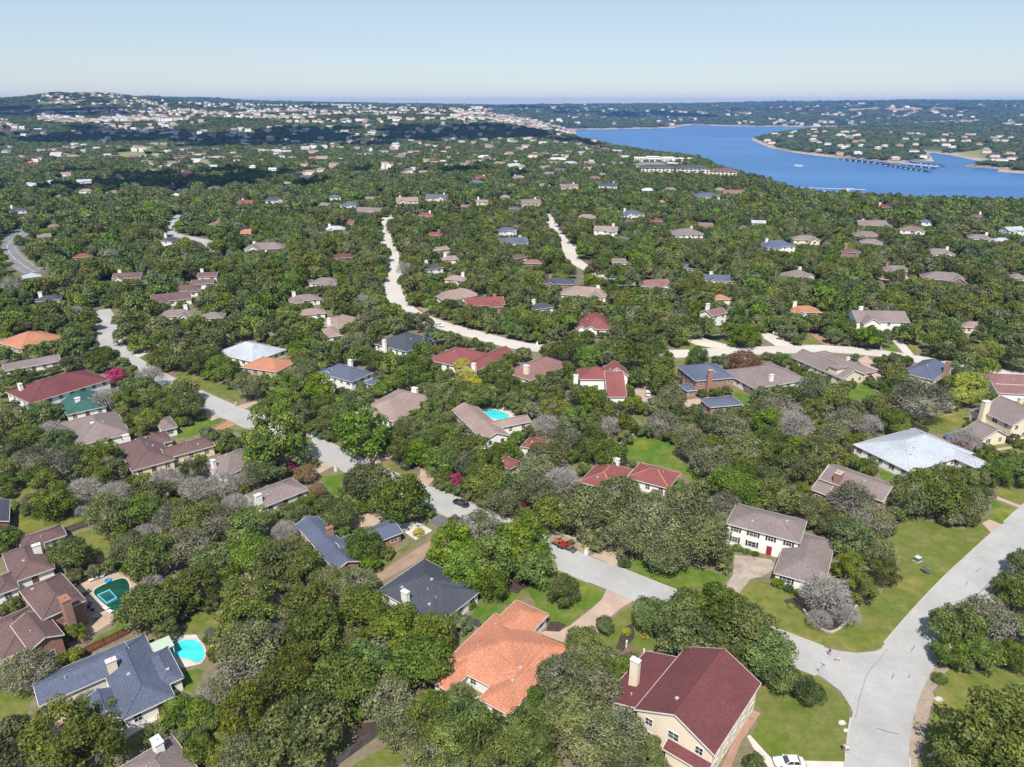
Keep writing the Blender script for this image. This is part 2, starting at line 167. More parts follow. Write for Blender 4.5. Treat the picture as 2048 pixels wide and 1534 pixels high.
HOUSES = [
  {'l': 'cream two-storey house with big maroon roof and front gable','x': 30.34,'y': 88.43,'a': 5.5978,'roof': 'maroon','wall': 'cream','w': [[-6.79,6.79,-9.05,9.05,5.6,'gable',None,0.5],[-12.96,-6.34,-8.45,6.05,3.2,'shed','L',0.355],[-0.84,6.49,-10.41,-6.21,2.7,'shed','F',0.35]],'ch': [[-10.14,-3.2,9.4,1.5,'cream']],'ex': {'ac': [[-1.4,-9.64]]}},
  {'l': 'white one-storey house with orange shingle roof and courtyard notch','x': 2.35,'y': 96.73,'a': 5.6906,'roof': 'orange','wall': 'white','w': [[-3.19,3.19,-9.52,9.52,2.8,'hip',None,0.42],[-13.22,3.19,-6.33,9.52,2.8,'hip',None,0.4],[-12.08,-7.88,-11.06,-1.74,2.8,'hip',None,0.42],[-12.07,-4.29,3.33,15.15,2.8,'hip',None,0.42]],'ch': [],'ex': {'vents': 6}},
  {'l': 'white one-storey house with dark slate hip roof and small white chimney','x': -16.98,'y': 119.55,'a': 5.6312,'roof': 'darkslate','wall': 'white','w': [[-7.88,7.88,-6.81,6.81,2.8,'hip',None,0.42],[-6.51,9.0,-5.49,5.63,2.8,'hip',None,0.42]],'ch': [[-0.28,-6.27,5.8,1.5,'white']],'ex': {'vents': 5}},
  {'l': 'white house with wide slate blue roof beside the turquoise pool','x': -65.64,'y': 96.12,'a': 0.6905,'roof': 'slate','wall': 'white','w': [[-4.03,4.03,-9.67,9.67,2.8,'hip',None,0.42],[-13.91,0.66,2.24,9.72,2.8,'gable',None,0.42],[2.23,6.43,-6.34,3.45,2.8,'hip',None,0.4],[-7.84,-3.64,-8.84,-0.71,2.8,'gable',None,0.42]],'ch': [[-2.65,2.61,5.6,1.5,'cream']],'ex': {'vents': 4,'garage': 1}},
  {'l': 'red brick two-storey house with brown roof and tall brick chimney','x': -90.11,'y': 114.06,'a': -0.7141,'roof': 'brown','wall': 'brick','w': [[-6.66,6.66,-3.82,3.82,5.4,'hip',None,0.45],[2.56,12.86,-8.04,-2.3,4.6,'gable',None,0.45],[-3.93,9.04,-11.67,-2.94,2.8,'hip',None,0.4]],'ch': [[8.29,0.09,8.9,2.2,'brick']],'ex': {}},
  {'l': 'white one-storey house with brown roof above the green pool','x': -104.99,'y': 129.04,'a': 0.7268,'roof': 'brown','wall': 'white','w': [[-3.84,3.84,-6.91,6.91,2.8,'hip',None,0.42],[-0.31,8.59,5.56,11.49,2.8,'hip',None,0.4],[-7.27,-3.07,-9.6,-2.16,2.8,'hip',None,0.4]],'ch': [[2.14,0.54,5.6,1.5,'white']],'ex': {}},
  {'l': 'taupe roofed house with broad white chimney cut by the lower edge','x': -51.38,'y': 75.85,'a': -0.7421,'roof': 'taupe','wall': 'cream','w': [[-6.45,6.45,-4.21,4.21,2.8,'hip',None,0.42]],'ch': [[-4.34,1.39,5.6,1.9,'white']],'ex': {}},
  {'l': 'small dark grey roofed house at the left edge','x': -124.54,'y': 148.32,'a': 0.5657,'roof': 'darkslate','wall': 'brown','w': [[-2.43,2.43,-5.94,5.94,2.8,'gable',None,0.4]],'ch': [],'ex': {}},
  {'l': 'brick one-storey house with slate blue roof in two legs','x': -41.91,'y': 135.99,'a': 0.6517,'roof': 'slate','wall': 'brick','w': [[-2.94,2.94,-11.28,11.28,2.8,'gable',None,0.42],[0.94,15.59,-7.02,-0.42,2.8,'gable',None,0.42]],'ch': [[1.52,1.38,5.4,1.5,'brick']],'ex': {}},
  {'l': 'white two-storey house with dark maroon roof and white chimney','x': -154.81,'y': 225.32,'a': 5.6868,'roof': 'maroon','wall': 'white','w': [[-8.85,8.85,-13.01,13.01,5.4,'hip',None,0.4]],'ch': [[-3.2,-10.22,8.6,1.6,'white']],'ex': {}},
  {'l': 'house with dark green roof and pale flat patches','x': -143.4,'y': 217.75,'a': 0.6632,'roof': 'green','wall': 'white','w': [[-5.81,5.81,-9.94,9.94,2.8,'hip',None,0.35]],'ch': [[-1.38,-4.03,5.6,1.5,'white']],'ex': {}},
  {'l': 'long house with grey brown hip roof behind the cedars','x': -127.17,'y': 196.82,'a': 0.6632,'roof': 'taupe','wall': 'white','w': [[-7.63,7.63,-10.57,10.57,2.8,'hip',None,0.42],[15.24,19.89,-14.75,-4.42,2.8,'hip',None,0.42]],'ch': [[-0.59,-2.82,5.8,1.6,'white']],'ex': {}},
  {'l': 'cream house with broad brown roof,round vents and white chimney','x': -104.22,'y': 180.12,'a': 0.669,'roof': 'brown','wall': 'cream','w': [[-5.59,5.59,-9.99,9.99,3.0,'hip',None,0.42],[3.56,17.06,-8.09,-0.53,3.0,'gable',None,0.42],[-0.11,8.4,2.74,11.24,3.0,'hip',None,0.4]],'ch': [[-2.72,8.88,5.8,1.6,'white']],'ex': {'vents': 5}},
  {'l': 'house with taupe roof half hidden by bare grey trees','x': -77.05,'y': 174.77,'a': 5.683,'roof': 'taupe','wall': 'white','w': [[-5.68,5.68,-6.14,6.14,2.8,'hip',None,0.45]],'ch': [[-0.81,-5.53,5.4,1.4,'white']],'ex': {}},
  {'l': 'house with bright terracotta hip roof and open carport','x': -202.18,'y': 284.01,'a': 5.7799,'roof': 'terracotta','wall': 'tan','w': [[-9.33,9.33,-8.98,8.98,2.8,'hip',None,0.4]],'ch': [],'ex': {}},
  {'l': 'low house with long grey brown roof and square porch','x': -183.91,'y': 255.59,'a': 0.6695,'roof': 'taupe','wall': 'white','w': [[-9.23,9.23,-4.77,4.77,2.8,'gable',None,0.3]],'ch': [],'ex': {}},
  {'l': 'white house with light grey roof below the crape myrtles','x': -59.96,'y': 158.17,'a': 0.7835,'roof': 'taupe','wall': 'white','w': [[-6.41,6.41,-4.54,4.54,2.8,'hip',None,0.42]],'ch': [[-6.08,-2.54,5.6,1.6,'white']],'ex': {}},
  {'l': 'house with pale grey metal roof left of the white house','x': -104.58,'y': 268.94,'a': 5.7701,'roof': 'palemetal','wall': 'white','w': [[-10.9,10.9,-8.79,8.79,2.8,'hip',None,0.42]],'ch': [[-8.04,-10.54,5.8,1.8,'white']],'ex': {}},
  {'l': 'small terracotta roof peeking between trees','x': -92.3,'y': 253.73,'a': -0.3413,'roof': 'terracotta','wall': 'tan','w': [[-8.09,8.09,-6.36,6.36,2.8,'hip',None,0.42]],'ch': [],'ex': {}},
  {'l': 'white two-storey house with slate roof and front gables','x': -59.77,'y': 238.0,'a': 5.701,'roof': 'slate','wall': 'white','w': [[-8.68,8.68,-5.54,5.54,5.4,'hip',None,0.45],[-6.9,-1.34,-4.48,0.7,4.6,'gable','F',0.7],[1.09,5.29,-4.12,1.9,4.6,'gable','F',0.7],[7.88,12.08,0.91,5.81,2.8,'hip',None,0.4]],'ch': [[-3.77,6.35,7.5,1.6,'white']],'ex': {}},
  {'l': 'house with sandy taupe hip roof and white end chimney','x': -37.79,'y': 214.52,'a': 5.7855,'roof': 'tanroof','wall': 'white','w': [[-7.96,7.96,-11.41,11.41,2.9,'hip',None,0.45]],'ch': [[0.85,8.83,5.9,2.0,'white']],'ex': {}},
  {'l': 'white V-shaped house with tan roof in front of a pale pool','x': -10.03,'y': 200.59,'a': 0.4552,'roof': 'tanroof','wall': 'white','w': [[-4.39,4.39,-12.71,12.71,2.9,'gable',None,0.42],[0.69,14.68,-6.5,-0.9,2.9,'gable',None,0.42]],'ch': [],'ex': {}},
  {'l': 'white house with faded red roof in two wings','x': -21.17,'y': 262.03,'a': 5.7157,'roof': 'red','wall': 'white','w': [[-8.08,8.08,-9.4,9.4,3.0,'hip',None,0.42],[7.53,15.56,-10.87,16.85,3.0,'gable',None,0.42]],'ch': [[16.81,-12.77,7.2,1.6,'white']],'ex': {}},
  {'l': 'house with dark slate hip roof beside the silvery conifer','x': -44.15,'y': 280.71,'a': 5.6807,'roof': 'darkslate','wall': 'white','w': [[-9.01,9.01,-9.46,9.46,2.9,'hip',None,0.45]],'ch': [[-1.36,-11.06,6.3,1.6,'white']],'ex': {}},
  {'l': 'white house with tan hip roof and tall white chimney','x': -77.59,'y': 309.47,'a': 5.701,'roof': 'tanroof','wall': 'white','w': [[-6.94,6.94,-8.65,8.65,2.9,'hip',None,0.45]],'ch': [[0.51,-7.22,6.5,1.8,'white']],'ex': {}},
  {'l': 'low tan roof just below another tan roofed house','x': -77.87,'y': 294.05,'a': 0.472,'roof': 'tanroof','wall': 'white','w': [[-3.28,3.28,-6.47,6.47,2.9,'hip',None,0.45]],'ch': [],'ex': {}},
  {'l': 'cream house with dusty maroon hip roof and tall cream chimney','x': 9.51,'y': 249.17,'a': 5.5673,'roof': 'dustred','wall': 'cream','w': [[-6.54,6.54,-11.52,11.52,2.9,'hip',None,0.5]],'ch': [[2.32,-9.15,7.0,2.0,'cream']],'ex': {}},
  {'l': 'white two-storey house with red roof,front gable and balcony','x': 36.97,'y': 237.93,'a': 0.0,'roof': 'red','wall': 'white','w': [[-4.39,4.39,-3.97,3.97,5.4,'gable','F',0.75],[-13.24,-0.97,-4.84,5.72,4.6,'hip',None,0.55],[-4.8,1.92,-16.64,-5.91,2.8,'shed','F',0.5]],'ch': [[-15.22,-12.15,9.0,1.5,'white']],'ex': {}},
  {'l': 'red brick two-storey house with slate blue hip roof and brick chimney','x': 69.36,'y': 237.96,'a': 0.2163,'roof': 'slate','wall': 'brick','w': [[-7.61,7.61,-7.61,7.61,5.6,'hip',None,0.42],[-11.47,-7.23,-9.16,-2.53,2.8,'hip',None,0.35],[-10.11,1.85,-24.01,-16.29,2.8,'hip',None,0.3]],'ch': [[-2.56,-8.09,9.4,1.6,'brick']],'ex': {}},
  {'l': 'white one-storey house with red roof and orange ridge lines','x': 25.24,'y': 166.84,'a': -0.5357,'roof': 'red','wall': 'white','w': [[-4.88,4.88,-6.92,6.92,2.9,'hip',None,0.4],[4.98,16.63,1.51,11.42,2.9,'hip',None,0.4]],'ch': [[0.16,5.83,5.3,1.8,'white']],'ex': {}},
  {'l': 'small brick red roof between grey trees','x': 6.44,'y': 186.17,'a': 5.8419,'roof': 'red','wall': 'white','w': [[-2.85,2.85,-3.48,3.48,2.8,'hip',None,0.4]],'ch': [],'ex': {}},
  {'l': 'red roof corner showing between oak crowns','x': -1.21,'y': 174.27,'a': 5.5524,'roof': 'red','wall': 'white','w': [[-3.16,3.16,-2.62,2.62,2.8,'hip',None,0.4]],'ch': [],'ex': {}},
  {'l': 'white house with red roof and twin front gables','x': 37.88,'y': 308.87,'a': 0.0,'roof': 'red','wall': 'white','w': [[-6.83,6.83,-10.71,10.71,2.9,'hip',None,0.5],[-10.09,-5.04,-12.25,-6.83,3.2,'gable','F',0.7],[-5.63,-1.43,-11.11,-6.83,3.2,'gable','F',0.7]],'ch': [],'ex': {}},
  {'l': 'white house with taupe hip roof and slim white chimney','x': 91.79,'y': 241.79,'a': 0.3834,'roof': 'taupe','wall': 'white','w': [[-11.84,11.84,-9.68,9.68,2.9,'hip',None,0.4]],'ch': [[-3.24,-7.37,6.1,1.5,'white']],'ex': {}},
  {'l': 'cream house with taupe roof,wide dormer and covered porch','x': 118.83,'y': 251.78,'a': 0.3978,'roof': 'taupe','wall': 'cream','w': [[-5.65,5.65,-12.95,12.95,3.0,'gable',None,0.45],[6.3,12.42,-12.08,13.22,3.0,'hip',None,0.45]],'ch': [[9.35,-1.03,5.2,1.3,'white']],'ex': {'dormer': [-2.58,-9.66]}},
  {'l': 'cream house with slate roof and brick end chimney','x': 153.3,'y': 245.35,'a': 0.7124,'roof': 'slate','wall': 'cream','w': [[-9.9,9.9,-5.48,5.48,3.6,'hip',None,0.6]],'ch': [[1.18,-5.75,8.0,2.0,'brick']],'ex': {}},
  {'l': 'white house with stepped maroon roofs at the right edge','x': 176.78,'y': 232.93,'a': -0.142,'roof': 'dustred','wall': 'white','w': [[-8.58,8.58,-5.18,5.18,4.6,'hip',None,0.35],[-9.25,4.63,-9.5,-4.05,2.8,'shed','F',0.35]],'ch': [],'ex': {}},
  {'l': 'cream stucco two-storey house with brown roof and stone chimneys','x': 155.65,'y': 200.74,'a': 0.2694,'roof': 'taupe','wall': 'cream','w': [[-7.84,7.84,-6.2,6.2,5.4,'gable','F',0.5],[-19.05,-9.31,-7.05,0.19,2.8,'gable','F',0.5],[-8.11,-0.96,4.46,8.66,4.6,'hip',None,0.4]],'ch': [[-8.13,3.59,9.4,2.2,'cream'],[7.89,5.4,8.0,1.6,'cream']],'ex': {}},
  {'l': 'white one-storey house with wide pale grey metal roof','x': 115.0,'y': 182.59,'a': 0.4425,'roof': 'palemetal','wall': 'white','w': [[-13.26,13.26,-9.29,9.29,2.9,'hip',None,0.4],[5.02,11.27,-15.69,3.43,2.9,'hip',None,0.4]],'ch': [[2.37,2.81,5.1,2.4,'palemetal']],'ex': {'vents': 3}},
  {'l': 'red brick two-storey house with weathered taupe roof','x': 88.24,'y': 158.59,'a': 0.7633,'roof': 'taupe','wall': 'brick','w': [[-5.39,5.39,-7.85,7.85,5.4,'gable',None,0.4],[-8.68,0.66,4.09,8.29,3.4,'shed','L',0.4]],'ch': [[-3.98,3.74,8.2,2.4,'brick']],'ex': {}},
  {'l': 'white two-storey house with taupe roof,dark shutters and red door','x': 58.64,'y': 140.16,'a': -0.5108,'roof': 'taupe','wall': 'white','w': [[-8.06,8.06,-5.18,5.18,5.4,'hip',None,0.38],[4.58,14.67,-15.1,3.94,2.8,'hip',None,0.4]],'ch': [],'ex': {'vents': 4,'shutters': 1,'reddoor': 1}},
]
MID_HOUSES = [
  (163.5, 300.5, 0.0, 23.0, 'taupe', 'white', 2, -3, 1, 'white two-storey house with grey brown roof right of the taupe house with dormer'),
  (36.7, 356.9, 0.0, 23.8, 'tanroof', 'cream', 1, -12, 1, 'cream house with tan roof just above the twin gabled red roofed house'),
  (-25.3, 353.0, 0.0, 21.5, 'tanroof', 'white', 1, 30, 0, 'white house with tan roof just above and right of the upper street bend'),
  (-12.8, 337.9, 0.0, 19.2, 'red', 'brick', 1, 10, 1, 'brick house with red roof right of the upper street bend'),
  (-169.4, 483.6, 0.0, 26.6, 'taupe', 'white', 1, 5, 1, 'white house with grey brown roof right of the hill road'),
  (243.6, 391.7, 0.0, 23.6, 'taupe', 'brick', 1, -20, 0, 'brick house with grey brown roof above the slate roofed house with brick chimney'),
  (-171.2, 347.2, 0.0, 18.7, 'brown', 'white', 1, 25, 0, 'white house with brown roof above and right of the grey car on the cul-de-sac'),
  (130.5, 525.0, 0.0, 24.3, 'taupe', 'white', 2, 20, 1, 'white two-storey house with grey brown roof below the lakeside apartment blocks'),
  (25.6, 382.5, 0.0, 17.1, 'darkslate', 'brick', 1, -8, 1, 'brick house with dark slate roof above and left of the twin gabled red roofed house'),
  (78.4, 378.0, 0.0, 16.9, 'dustred', 'cream', 1, 10, 0, 'cream house with dusty red roof right of the twin gabled red roofed house'),
  (181.3, 476.7, 0.0, 22.2, 'slate', 'white', 2, 15, 1, 'white two-storey house with slate blue roof above the driveway of parked pickups'),
  (-104.3, 382.5, 0.0, 17.1, 'taupe', 'white', 1, -15, 0, 'white house with grey brown roof just above the tan roofed house with tall chimney'),
  (116.7, 389.4, 0.0, 17.3, 'slate', 'cream', 1, -10, 1, 'cream house with slate blue roof above and left of the driveway of parked pickups'),
  (-157.1, 319.0, 0.0, 15.0, 'taupe', 'white', 1, 15, 1, 'white house with grey brown roof right of the grey car on the cul-de-sac'),
  (-103.9, 347.2, 0.0, 15.1, 'taupe', 'white', 1, 25, 1, 'white house with grey brown roof just above and left of the low tan roof'),
  (2.1, 505.4, 0.0, 20.6, 'slate', 'white', 1, 15, 1, 'white house with slate blue roof left of the back street'),
  (140.0, 325.7, 0.0, 14.3, 'terracotta', 'white', 1, -2, 1, 'white house with terracotta roof just above and right of the driveway of parked pickups'),
  (166.3, 401.4, 0.0, 17.3, 'taupe', 'white', 1, 25, 1, 'white house with grey brown roof above the driveway of parked pickups'),
  (295.4, 583.2, 0.0, 26.0, 'taupe', 'cream', 1, -8, 1, 'cream house with grey brown roof just below and right of the boat pier'),
  (-173.0, 367.2, 0.0, 15.4, 'brown', 'white', 1, 20, 0, 'white house with brown roof below the hill road'),
  (-93.9, 322.3, 0.0, 12.3, 'tanroof', 'white', 1, 20, 0, 'white house with tan roof just above and left of the low tan roof'),
  (-132.8, 661.2, 0.0, 24.7, 'taupe', 'white', 1, -15, 0, 'white house with grey brown roof just left of the top of the upper street'),
  (229.1, 414.1, 0.0, 17.2, 'taupe', 'brick', 1, -5, 1, 'brick house with grey brown roof below the boat pier'),
  (205.3, 757.1, -0.4, 27.1, 'slate', 'white', 2, 20, 0, 'white two-storey house with slate blue roof just below the lakeside apartment blocks'),
  (-219.1, 396.5, 0.0, 15.4, 'brown', 'white', 1, 10, 1, 'white house with brown roof above the left cul-de-sac'),
  (207.8, 501.6, 0.0, 18.4, 'taupe', 'cream', 2, -10, 0, 'cream two-storey house with grey brown roof below and left of the boat pier'),
  (15.5, 332.6, 0.0, 11.2, 'darkslate', 'white', 1, 25, 1, 'white house with dark slate roof left of the twin gabled red roofed house'),
  (70.6, 541.7, 0.0, 18.2, 'tanroof', 'white', 2, -15, 1, 'white two-storey house with tan roof right of the back street'),
  (266.0, 533.2, 0.0, 19.5, 'taupe', 'brick', 1, -12, 1, 'brick house with grey brown roof above the taupe house with dormer'),
  (282.9, 466.7, 0.0, 17.8, 'taupe', 'white', 1, -15, 1, 'white house with grey brown roof below and right of the boat pier'),
  (95.0, 312.6, 0.0, 10.6, 'dustred', 'white', 2, 35, 1, 'white two-storey house with dusty red roof above the red brick slate roofed house'),
  (-32.6, 391.7, 0.0, 12.4, 'tanroof', 'cream', 1, -20, 1, 'cream house with tan roof just above the upper street bend'),
  (106.0, 625.5, 0.0, 20.0, 'slate', 'white', 2, 15, 1, 'white two-storey house with slate blue roof below the white resort building'),
  (-77.4, 739.0, -0.1, 23.4, 'slate', 'cream', 2, -10, 1, 'cream two-storey house with slate blue roof right of the top of the upper street'),
  (-109.5, 454.0, 0.0, 14.2, 'maroon', 'brick', 1, 0, 0, 'brick house with maroon roof above the tan roofed house with tall chimney'),
  (-201.6, 546.0, 0.0, 17.6, 'terracotta', 'brick', 1, 10, 1, 'brick house with terracotta roof right of the hill road'),
  (-102.7, 715.6, -0.0, 21.7, 'tanroof', 'cream', 2, 15, 1, 'cream two-storey house with tan roof above the upper street bend'),
  (-138.7, 315.8, 0.0, 10.2, 'taupe', 'white', 1, 10, 0, 'white house with grey brown roof above and left of the pale metal roofed house'),
  (205.1, 300.5, 0.0, 10.6, 'tanroof', 'cream', 1, -15, 0, 'cream house with tan roof above and right of the slate roofed house with brick chimney'),
  (18.4, 701.3, 0.0, 20.3, 'taupe', 'cream', 2, 10, 1, 'cream two-storey house with grey brown roof just above and left of the back street'),
  (-37.9, 447.9, 0.0, 12.7, 'tanroof', 'cream', 1, 15, 1, 'cream house with tan roof above the upper street bend'),
  (303.0, 541.7, 0.0, 17.5, 'dustred', 'white', 2, -30, 0, 'white two-storey house with dusty red roof below and right of the boat pier'),
  (-170.1, 382.5, 0.0, 11.6, 'brown', 'white', 1, 15, 0, 'white house with brown roof above and left of the pale metal roofed house'),
  (13.0, 436.1, 0.0, 11.8, 'dustred', 'brick', 1, -10, 0, 'brick house with dusty red roof just below and left of the back street'),
  (-44.5, 408.9, 0.0, 11.1, 'darkslate', 'white', 2, 35, 1, 'white two-storey house with dark slate roof above the upper street bend'),
  (-150.7, 1088.5, -3.3, 29.6, 'taupe', 'white', 1, 0, 1, 'white house with grey brown roof above the top of the upper street'),
  (-233.5, 347.2, 0.0, 11.1, 'darkslate', 'white', 1, 25, 1, 'white house with dark slate roof just above the terracotta roofed house'),
  (255.5, 505.4, 0.0, 14.9, 'taupe', 'cream', 1, -20, 0, 'cream house with grey brown roof below the boat pier'),
  (247.1, 813.1, -0.9, 22.3, 'dustred', 'cream', 1, -8, 0, 'cream house with dusty red roof right of the lakeside apartment blocks'),
  (64.3, 625.5, 0.0, 16.5, 'tanroof', 'white', 1, -15, 0, 'white house with tan roof just above and right of the back street'),
  (-242.6, 590.7, 0.0, 16.5, 'dustred', 'white', 1, -25, 0, 'white house with dusty red roof right of the hill road'),
  (112.9, 863.8, -1.2, 22.5, 'darkslate', 'white', 2, -10, 1, 'white two-storey house with dark slate roof below and left of the white resort building'),
  (-138.8, 564.1, 0.0, 15.0, 'palemetal', 'white', 1, 15, 1, 'white house with pale grey roof left of the top of the upper street'),
  (-2.3, 541.7, 0.0, 13.7, 'slate', 'white', 2, 30, 0, 'white two-storey house with slate blue roof left of the back street'),
  (-174.7, 400.1, 0.0, 10.9, 'brown', 'white', 1, 10, 1, 'white house with brown roof above the pale metal roofed house'),
  (345.1, 525.0, 0.0, 15.5, 'taupe', 'white', 1, -20, 1, 'white house with grey brown roof right of the boat pier'),
  (106.7, 349.1, 0.0, 9.0, 'terracotta', 'cream', 1, 10, 0, 'cream house with terracotta roof left of the driveway of parked pickups'),
  (67.6, 851.1, -0.9, 21.0, 'taupe', 'cream', 2, 10, 1, 'cream two-storey house with grey brown roof above the back street'),
  (-155.4, 687.3, 0.0, 17.1, 'slate', 'white', 2, -20, 0, 'white two-storey house with slate blue roof just left of the top of the upper street'),
  (87.2, 1420.6, -7.4, 34.5, 'white', 'white', 1, 0, 0, 'white house with white roof above the back street'),
  (382.7, 541.7, 0.0, 15.9, 'palemetal', 'white', 2, 15, 0, 'white two-storey house with pale grey roof above the stepped maroon roofs'),
  (-236.7, 724.3, -0.2, 18.0, 'darkslate', 'white', 2, 25, 0, 'white two-storey house with dark slate roof right of the hill road'),
  (218.5, 457.1, 0.0, 11.7, 'brown', 'brick', 2, -30, 1, 'brick two-storey house with brown roof below the boat pier'),
  (-146.1, 1335.8, -6.5, 30.7, 'maroon', 'cream', 2, 0, 0, 'cream two-storey house with maroon roof above and right of the top of the upper street'),
  (6.8, 454.0, 0.0, 10.3, 'brown', 'cream', 1, 45, 0, 'cream house with brown roof just below and left of the back street'),
  (-59.5, 537.4, 0.0, 12.1, 'red', 'brick', 1, -8, 1, 'brick house with red roof right of the top of the upper street'),
  (-267.1, 725.3, -0.3, 17.0, 'red', 'white', 1, -10, 1, 'white house with red roof right of the hill road'),
  (-76.5, 637.0, 0.0, 14.1, 'red', 'tan', 1, 5, 1, 'tan house with red roof just right of the top of the upper street'),
  (-44.0, 934.6, -1.7, 20.4, 'slate', 'white', 1, 20, 0, 'white house with slate blue roof right of the top of the upper street'),
  (106.6, 422.1, 0.0, 9.0, 'slate', 'white', 1, -25, 0, 'white house with slate blue roof below the lakeside apartment blocks'),
  (-277.3, 455.5, 0.0, 11.0, 'red', 'cream', 1, 25, 0, 'cream house with red roof right of the curving highway'),
  (124.4, 603.7, 0.0, 12.6, 'red', 'tan', 1, 15, 0, 'tan house with red roof below the lakeside apartment blocks'),
  (66.8, 439.0, 0.0, 9.0, 'taupe', 'white', 1, 0, 0, 'white house with grey brown roof above the twin gabled red roofed house'),
  (104.4, 1309.9, -6.2, 26.5, 'palemetal', 'white', 1, 0, 0, 'white house with pale grey roof above the back street'),
  (-448.2, 654.2, -0.8, 15.4, 'darkslate', 'white', 2, 20, 1, 'white two-storey house with dark slate roof just above the curving highway'),
  (-43.2, 694.0, 0.0, 13.4, 'dustred', 'brick', 1, -15, 0, 'brick house with dusty red roof right of the top of the upper street'),
  (9.7, 1014.8, -3.2, 19.3, 'tanroof', 'cream', 1, 0, 1, 'cream house with tan roof above and left of the back street'),
  (157.6, 842.6, -1.1, 16.2, 'white', 'white', 1, 0, 0, 'white house with white roof just below the white resort building'),
  (157.5, 583.2, 0.0, 11.4, 'dustred', 'tan', 1, -10, 0, 'tan house with dusty red roof below the lakeside apartment blocks'),
  (-56.4, 1495.9, -10.9, 28.2, 'white', 'white', 2, 0, 0, 'white two-storey house with white roof above and left of the back street'),
  (184.8, 854.0, -1.3, 16.4, 'taupe', 'white', 1, -10, 0, 'white house with grey brown roof just below and left of the lakeside apartment blocks'),
  (-45.8, 480.1, 0.0, 9.0, 'tanroof', 'cream', 1, 40, 0, 'cream house with tan roof right of the top of the upper street'),
  (-273.5, 398.9, 0.0, 9.0, 'palemetal', 'white', 1, 40, 0, 'white house with pale grey roof just below the curving highway'),
  (354.4, 513.0, 0.0, 11.5, 'palemetal', 'white', 1, -15, 0, 'white house with pale grey roof above the stepped maroon roofs'),
  (204.7, 595.8, 0.0, 11.6, 'palemetal', 'white', 1, -10, 0, 'white house with pale grey roof below and right of the lakeside apartment blocks'),
  (289.6, 396.5, 0.0, 9.0, 'taupe', 'cream', 1, 10, 0, 'cream house with grey brown roof above the stepped maroon roofs'),
  (-355.2, 871.1, -1.4, 16.7, 'taupe', 'white', 1, -10, 0, 'white house with grey brown roof above and right of the hill road'),
  (40.4, 896.3, -1.3, 15.9, 'tanroof', 'white', 1, 30, 0, 'white house with tan roof above the back street'),
  (-242.5, 497.9, 0.0, 9.8, 'darkslate', 'white', 2, -15, 1, 'white two-storey house with dark slate roof just below the hill road'),
  (-44.1, 1012.0, -3.0, 17.9, 'red', 'white', 1, 0, 1, 'white house with red roof right of the top of the upper street'),
  (55.5, 1076.1, -3.6, 19.0, 'taupe', 'white', 1, 10, 0, 'white house with grey brown roof above the back street'),
  (-568.3, 1353.2, -7.8, 25.6, 'taupe', 'white', 1, 0, 0, 'white house with grey brown roof right of the far green meadow'),
  (-234.6, 1528.0, -10.3, 26.8, 'taupe', 'white', 1, 0, 0, 'white house with grey brown roof above the upper street bend'),
  (-185.4, 708.9, -0.1, 12.7, 'taupe', 'white', 1, -25, 0, 'white house with grey brown roof left of the top of the upper street'),
  (360.8, 700.0, -0.8, 13.5, 'maroon', 'brown', 1, -10, 1, 'brown house with maroon roof just right of the boat pier'),
  (1.4, 680.5, 0.0, 11.3, 'slate', 'white', 1, -15, 0, 'white house with slate blue roof above and right of the upper street bend'),
  (-28.8, 708.4, 0.0, 11.7, 'tanroof', 'cream', 2, 10, 1, 'cream two-storey house with tan roof left of the back street'),
  (409.8, 633.8, -0.4, 12.3, 'brown', 'cream', 1, -5, 1, 'cream house with brown roof right of the boat pier'),
  (-480.5, 1085.5, -3.0, 19.2, 'maroon', 'white', 1, 10, 1, 'white house with maroon roof just below and right of the far green meadow'),
  (137.9, 1309.0, -6.2, 21.2, 'tanroof', 'cream', 1, 0, 0, 'cream house with tan roof left of the white resort building'),
  (-284.5, 922.1, -1.6, 15.1, 'tanroof', 'brown', 1, 0, 0, 'brown house with tan roof left of the top of the upper street'),
  (-405.2, 1507.2, -11.7, 24.4, 'terracotta', 'tan', 1, 0, 0, 'tan house with terracotta roof above and left of the top of the upper street'),
  (-546.8, 937.9, -3.3, 16.6, 'palemetal', 'white', 2, 30, 0, 'white two-storey house with pale grey roof left of the far green meadow'),
  (-889.1, 1502.5, -7.4, 26.3, 'tanroof', 'white', 1, 10, 0, 'white house with tan roof left of the far green meadow'),
  (-386.1, 855.7, -1.5, 14.1, 'slate', 'white', 1, -10, 0, 'white house with slate blue roof just above the hill road'),
  (74.1, 1138.0, -3.3, 17.0, 'slate', 'white', 1, 0, 0, 'white house with slate blue roof above the back street'),
  (113.9, 1008.6, -2.7, 15.1, 'dustred', 'white', 1, 0, 0, 'white house with dusty red roof above the back street'),
  (-417.0, 889.2, -1.6, 14.6, 'maroon', 'white', 1, 15, 1, 'white house with maroon roof just above the hill road'),
  (-674.4, 1607.0, -10.5, 25.9, 'taupe', 'white', 1, 10, 0, 'white house with grey brown roof above the hill road'),
  (-182.1, 751.8, -0.3, 11.4, 'slate', 'white', 2, 30, 0, 'white two-storey house with slate blue roof left of the top of the upper street'),
  (-863.5, 1326.0, -7.5, 23.3, 'terracotta', 'cream', 1, 0, 0, 'cream house with terracotta roof above the curving highway'),
  (-135.9, 598.4, 0.0, 9.0, 'red', 'tan', 1, -10, 0, 'tan house with red roof just left of the top of the upper street'),
  (-455.5, 830.3, -1.9, 13.7, 'taupe', 'white', 1, 0, 0, 'white house with grey brown roof below and left of the far green meadow'),
  (-375.3, 1501.0, -11.3, 22.3, 'slate', 'white', 1, 0, 0, 'white house with slate blue roof above and left of the top of the upper street'),
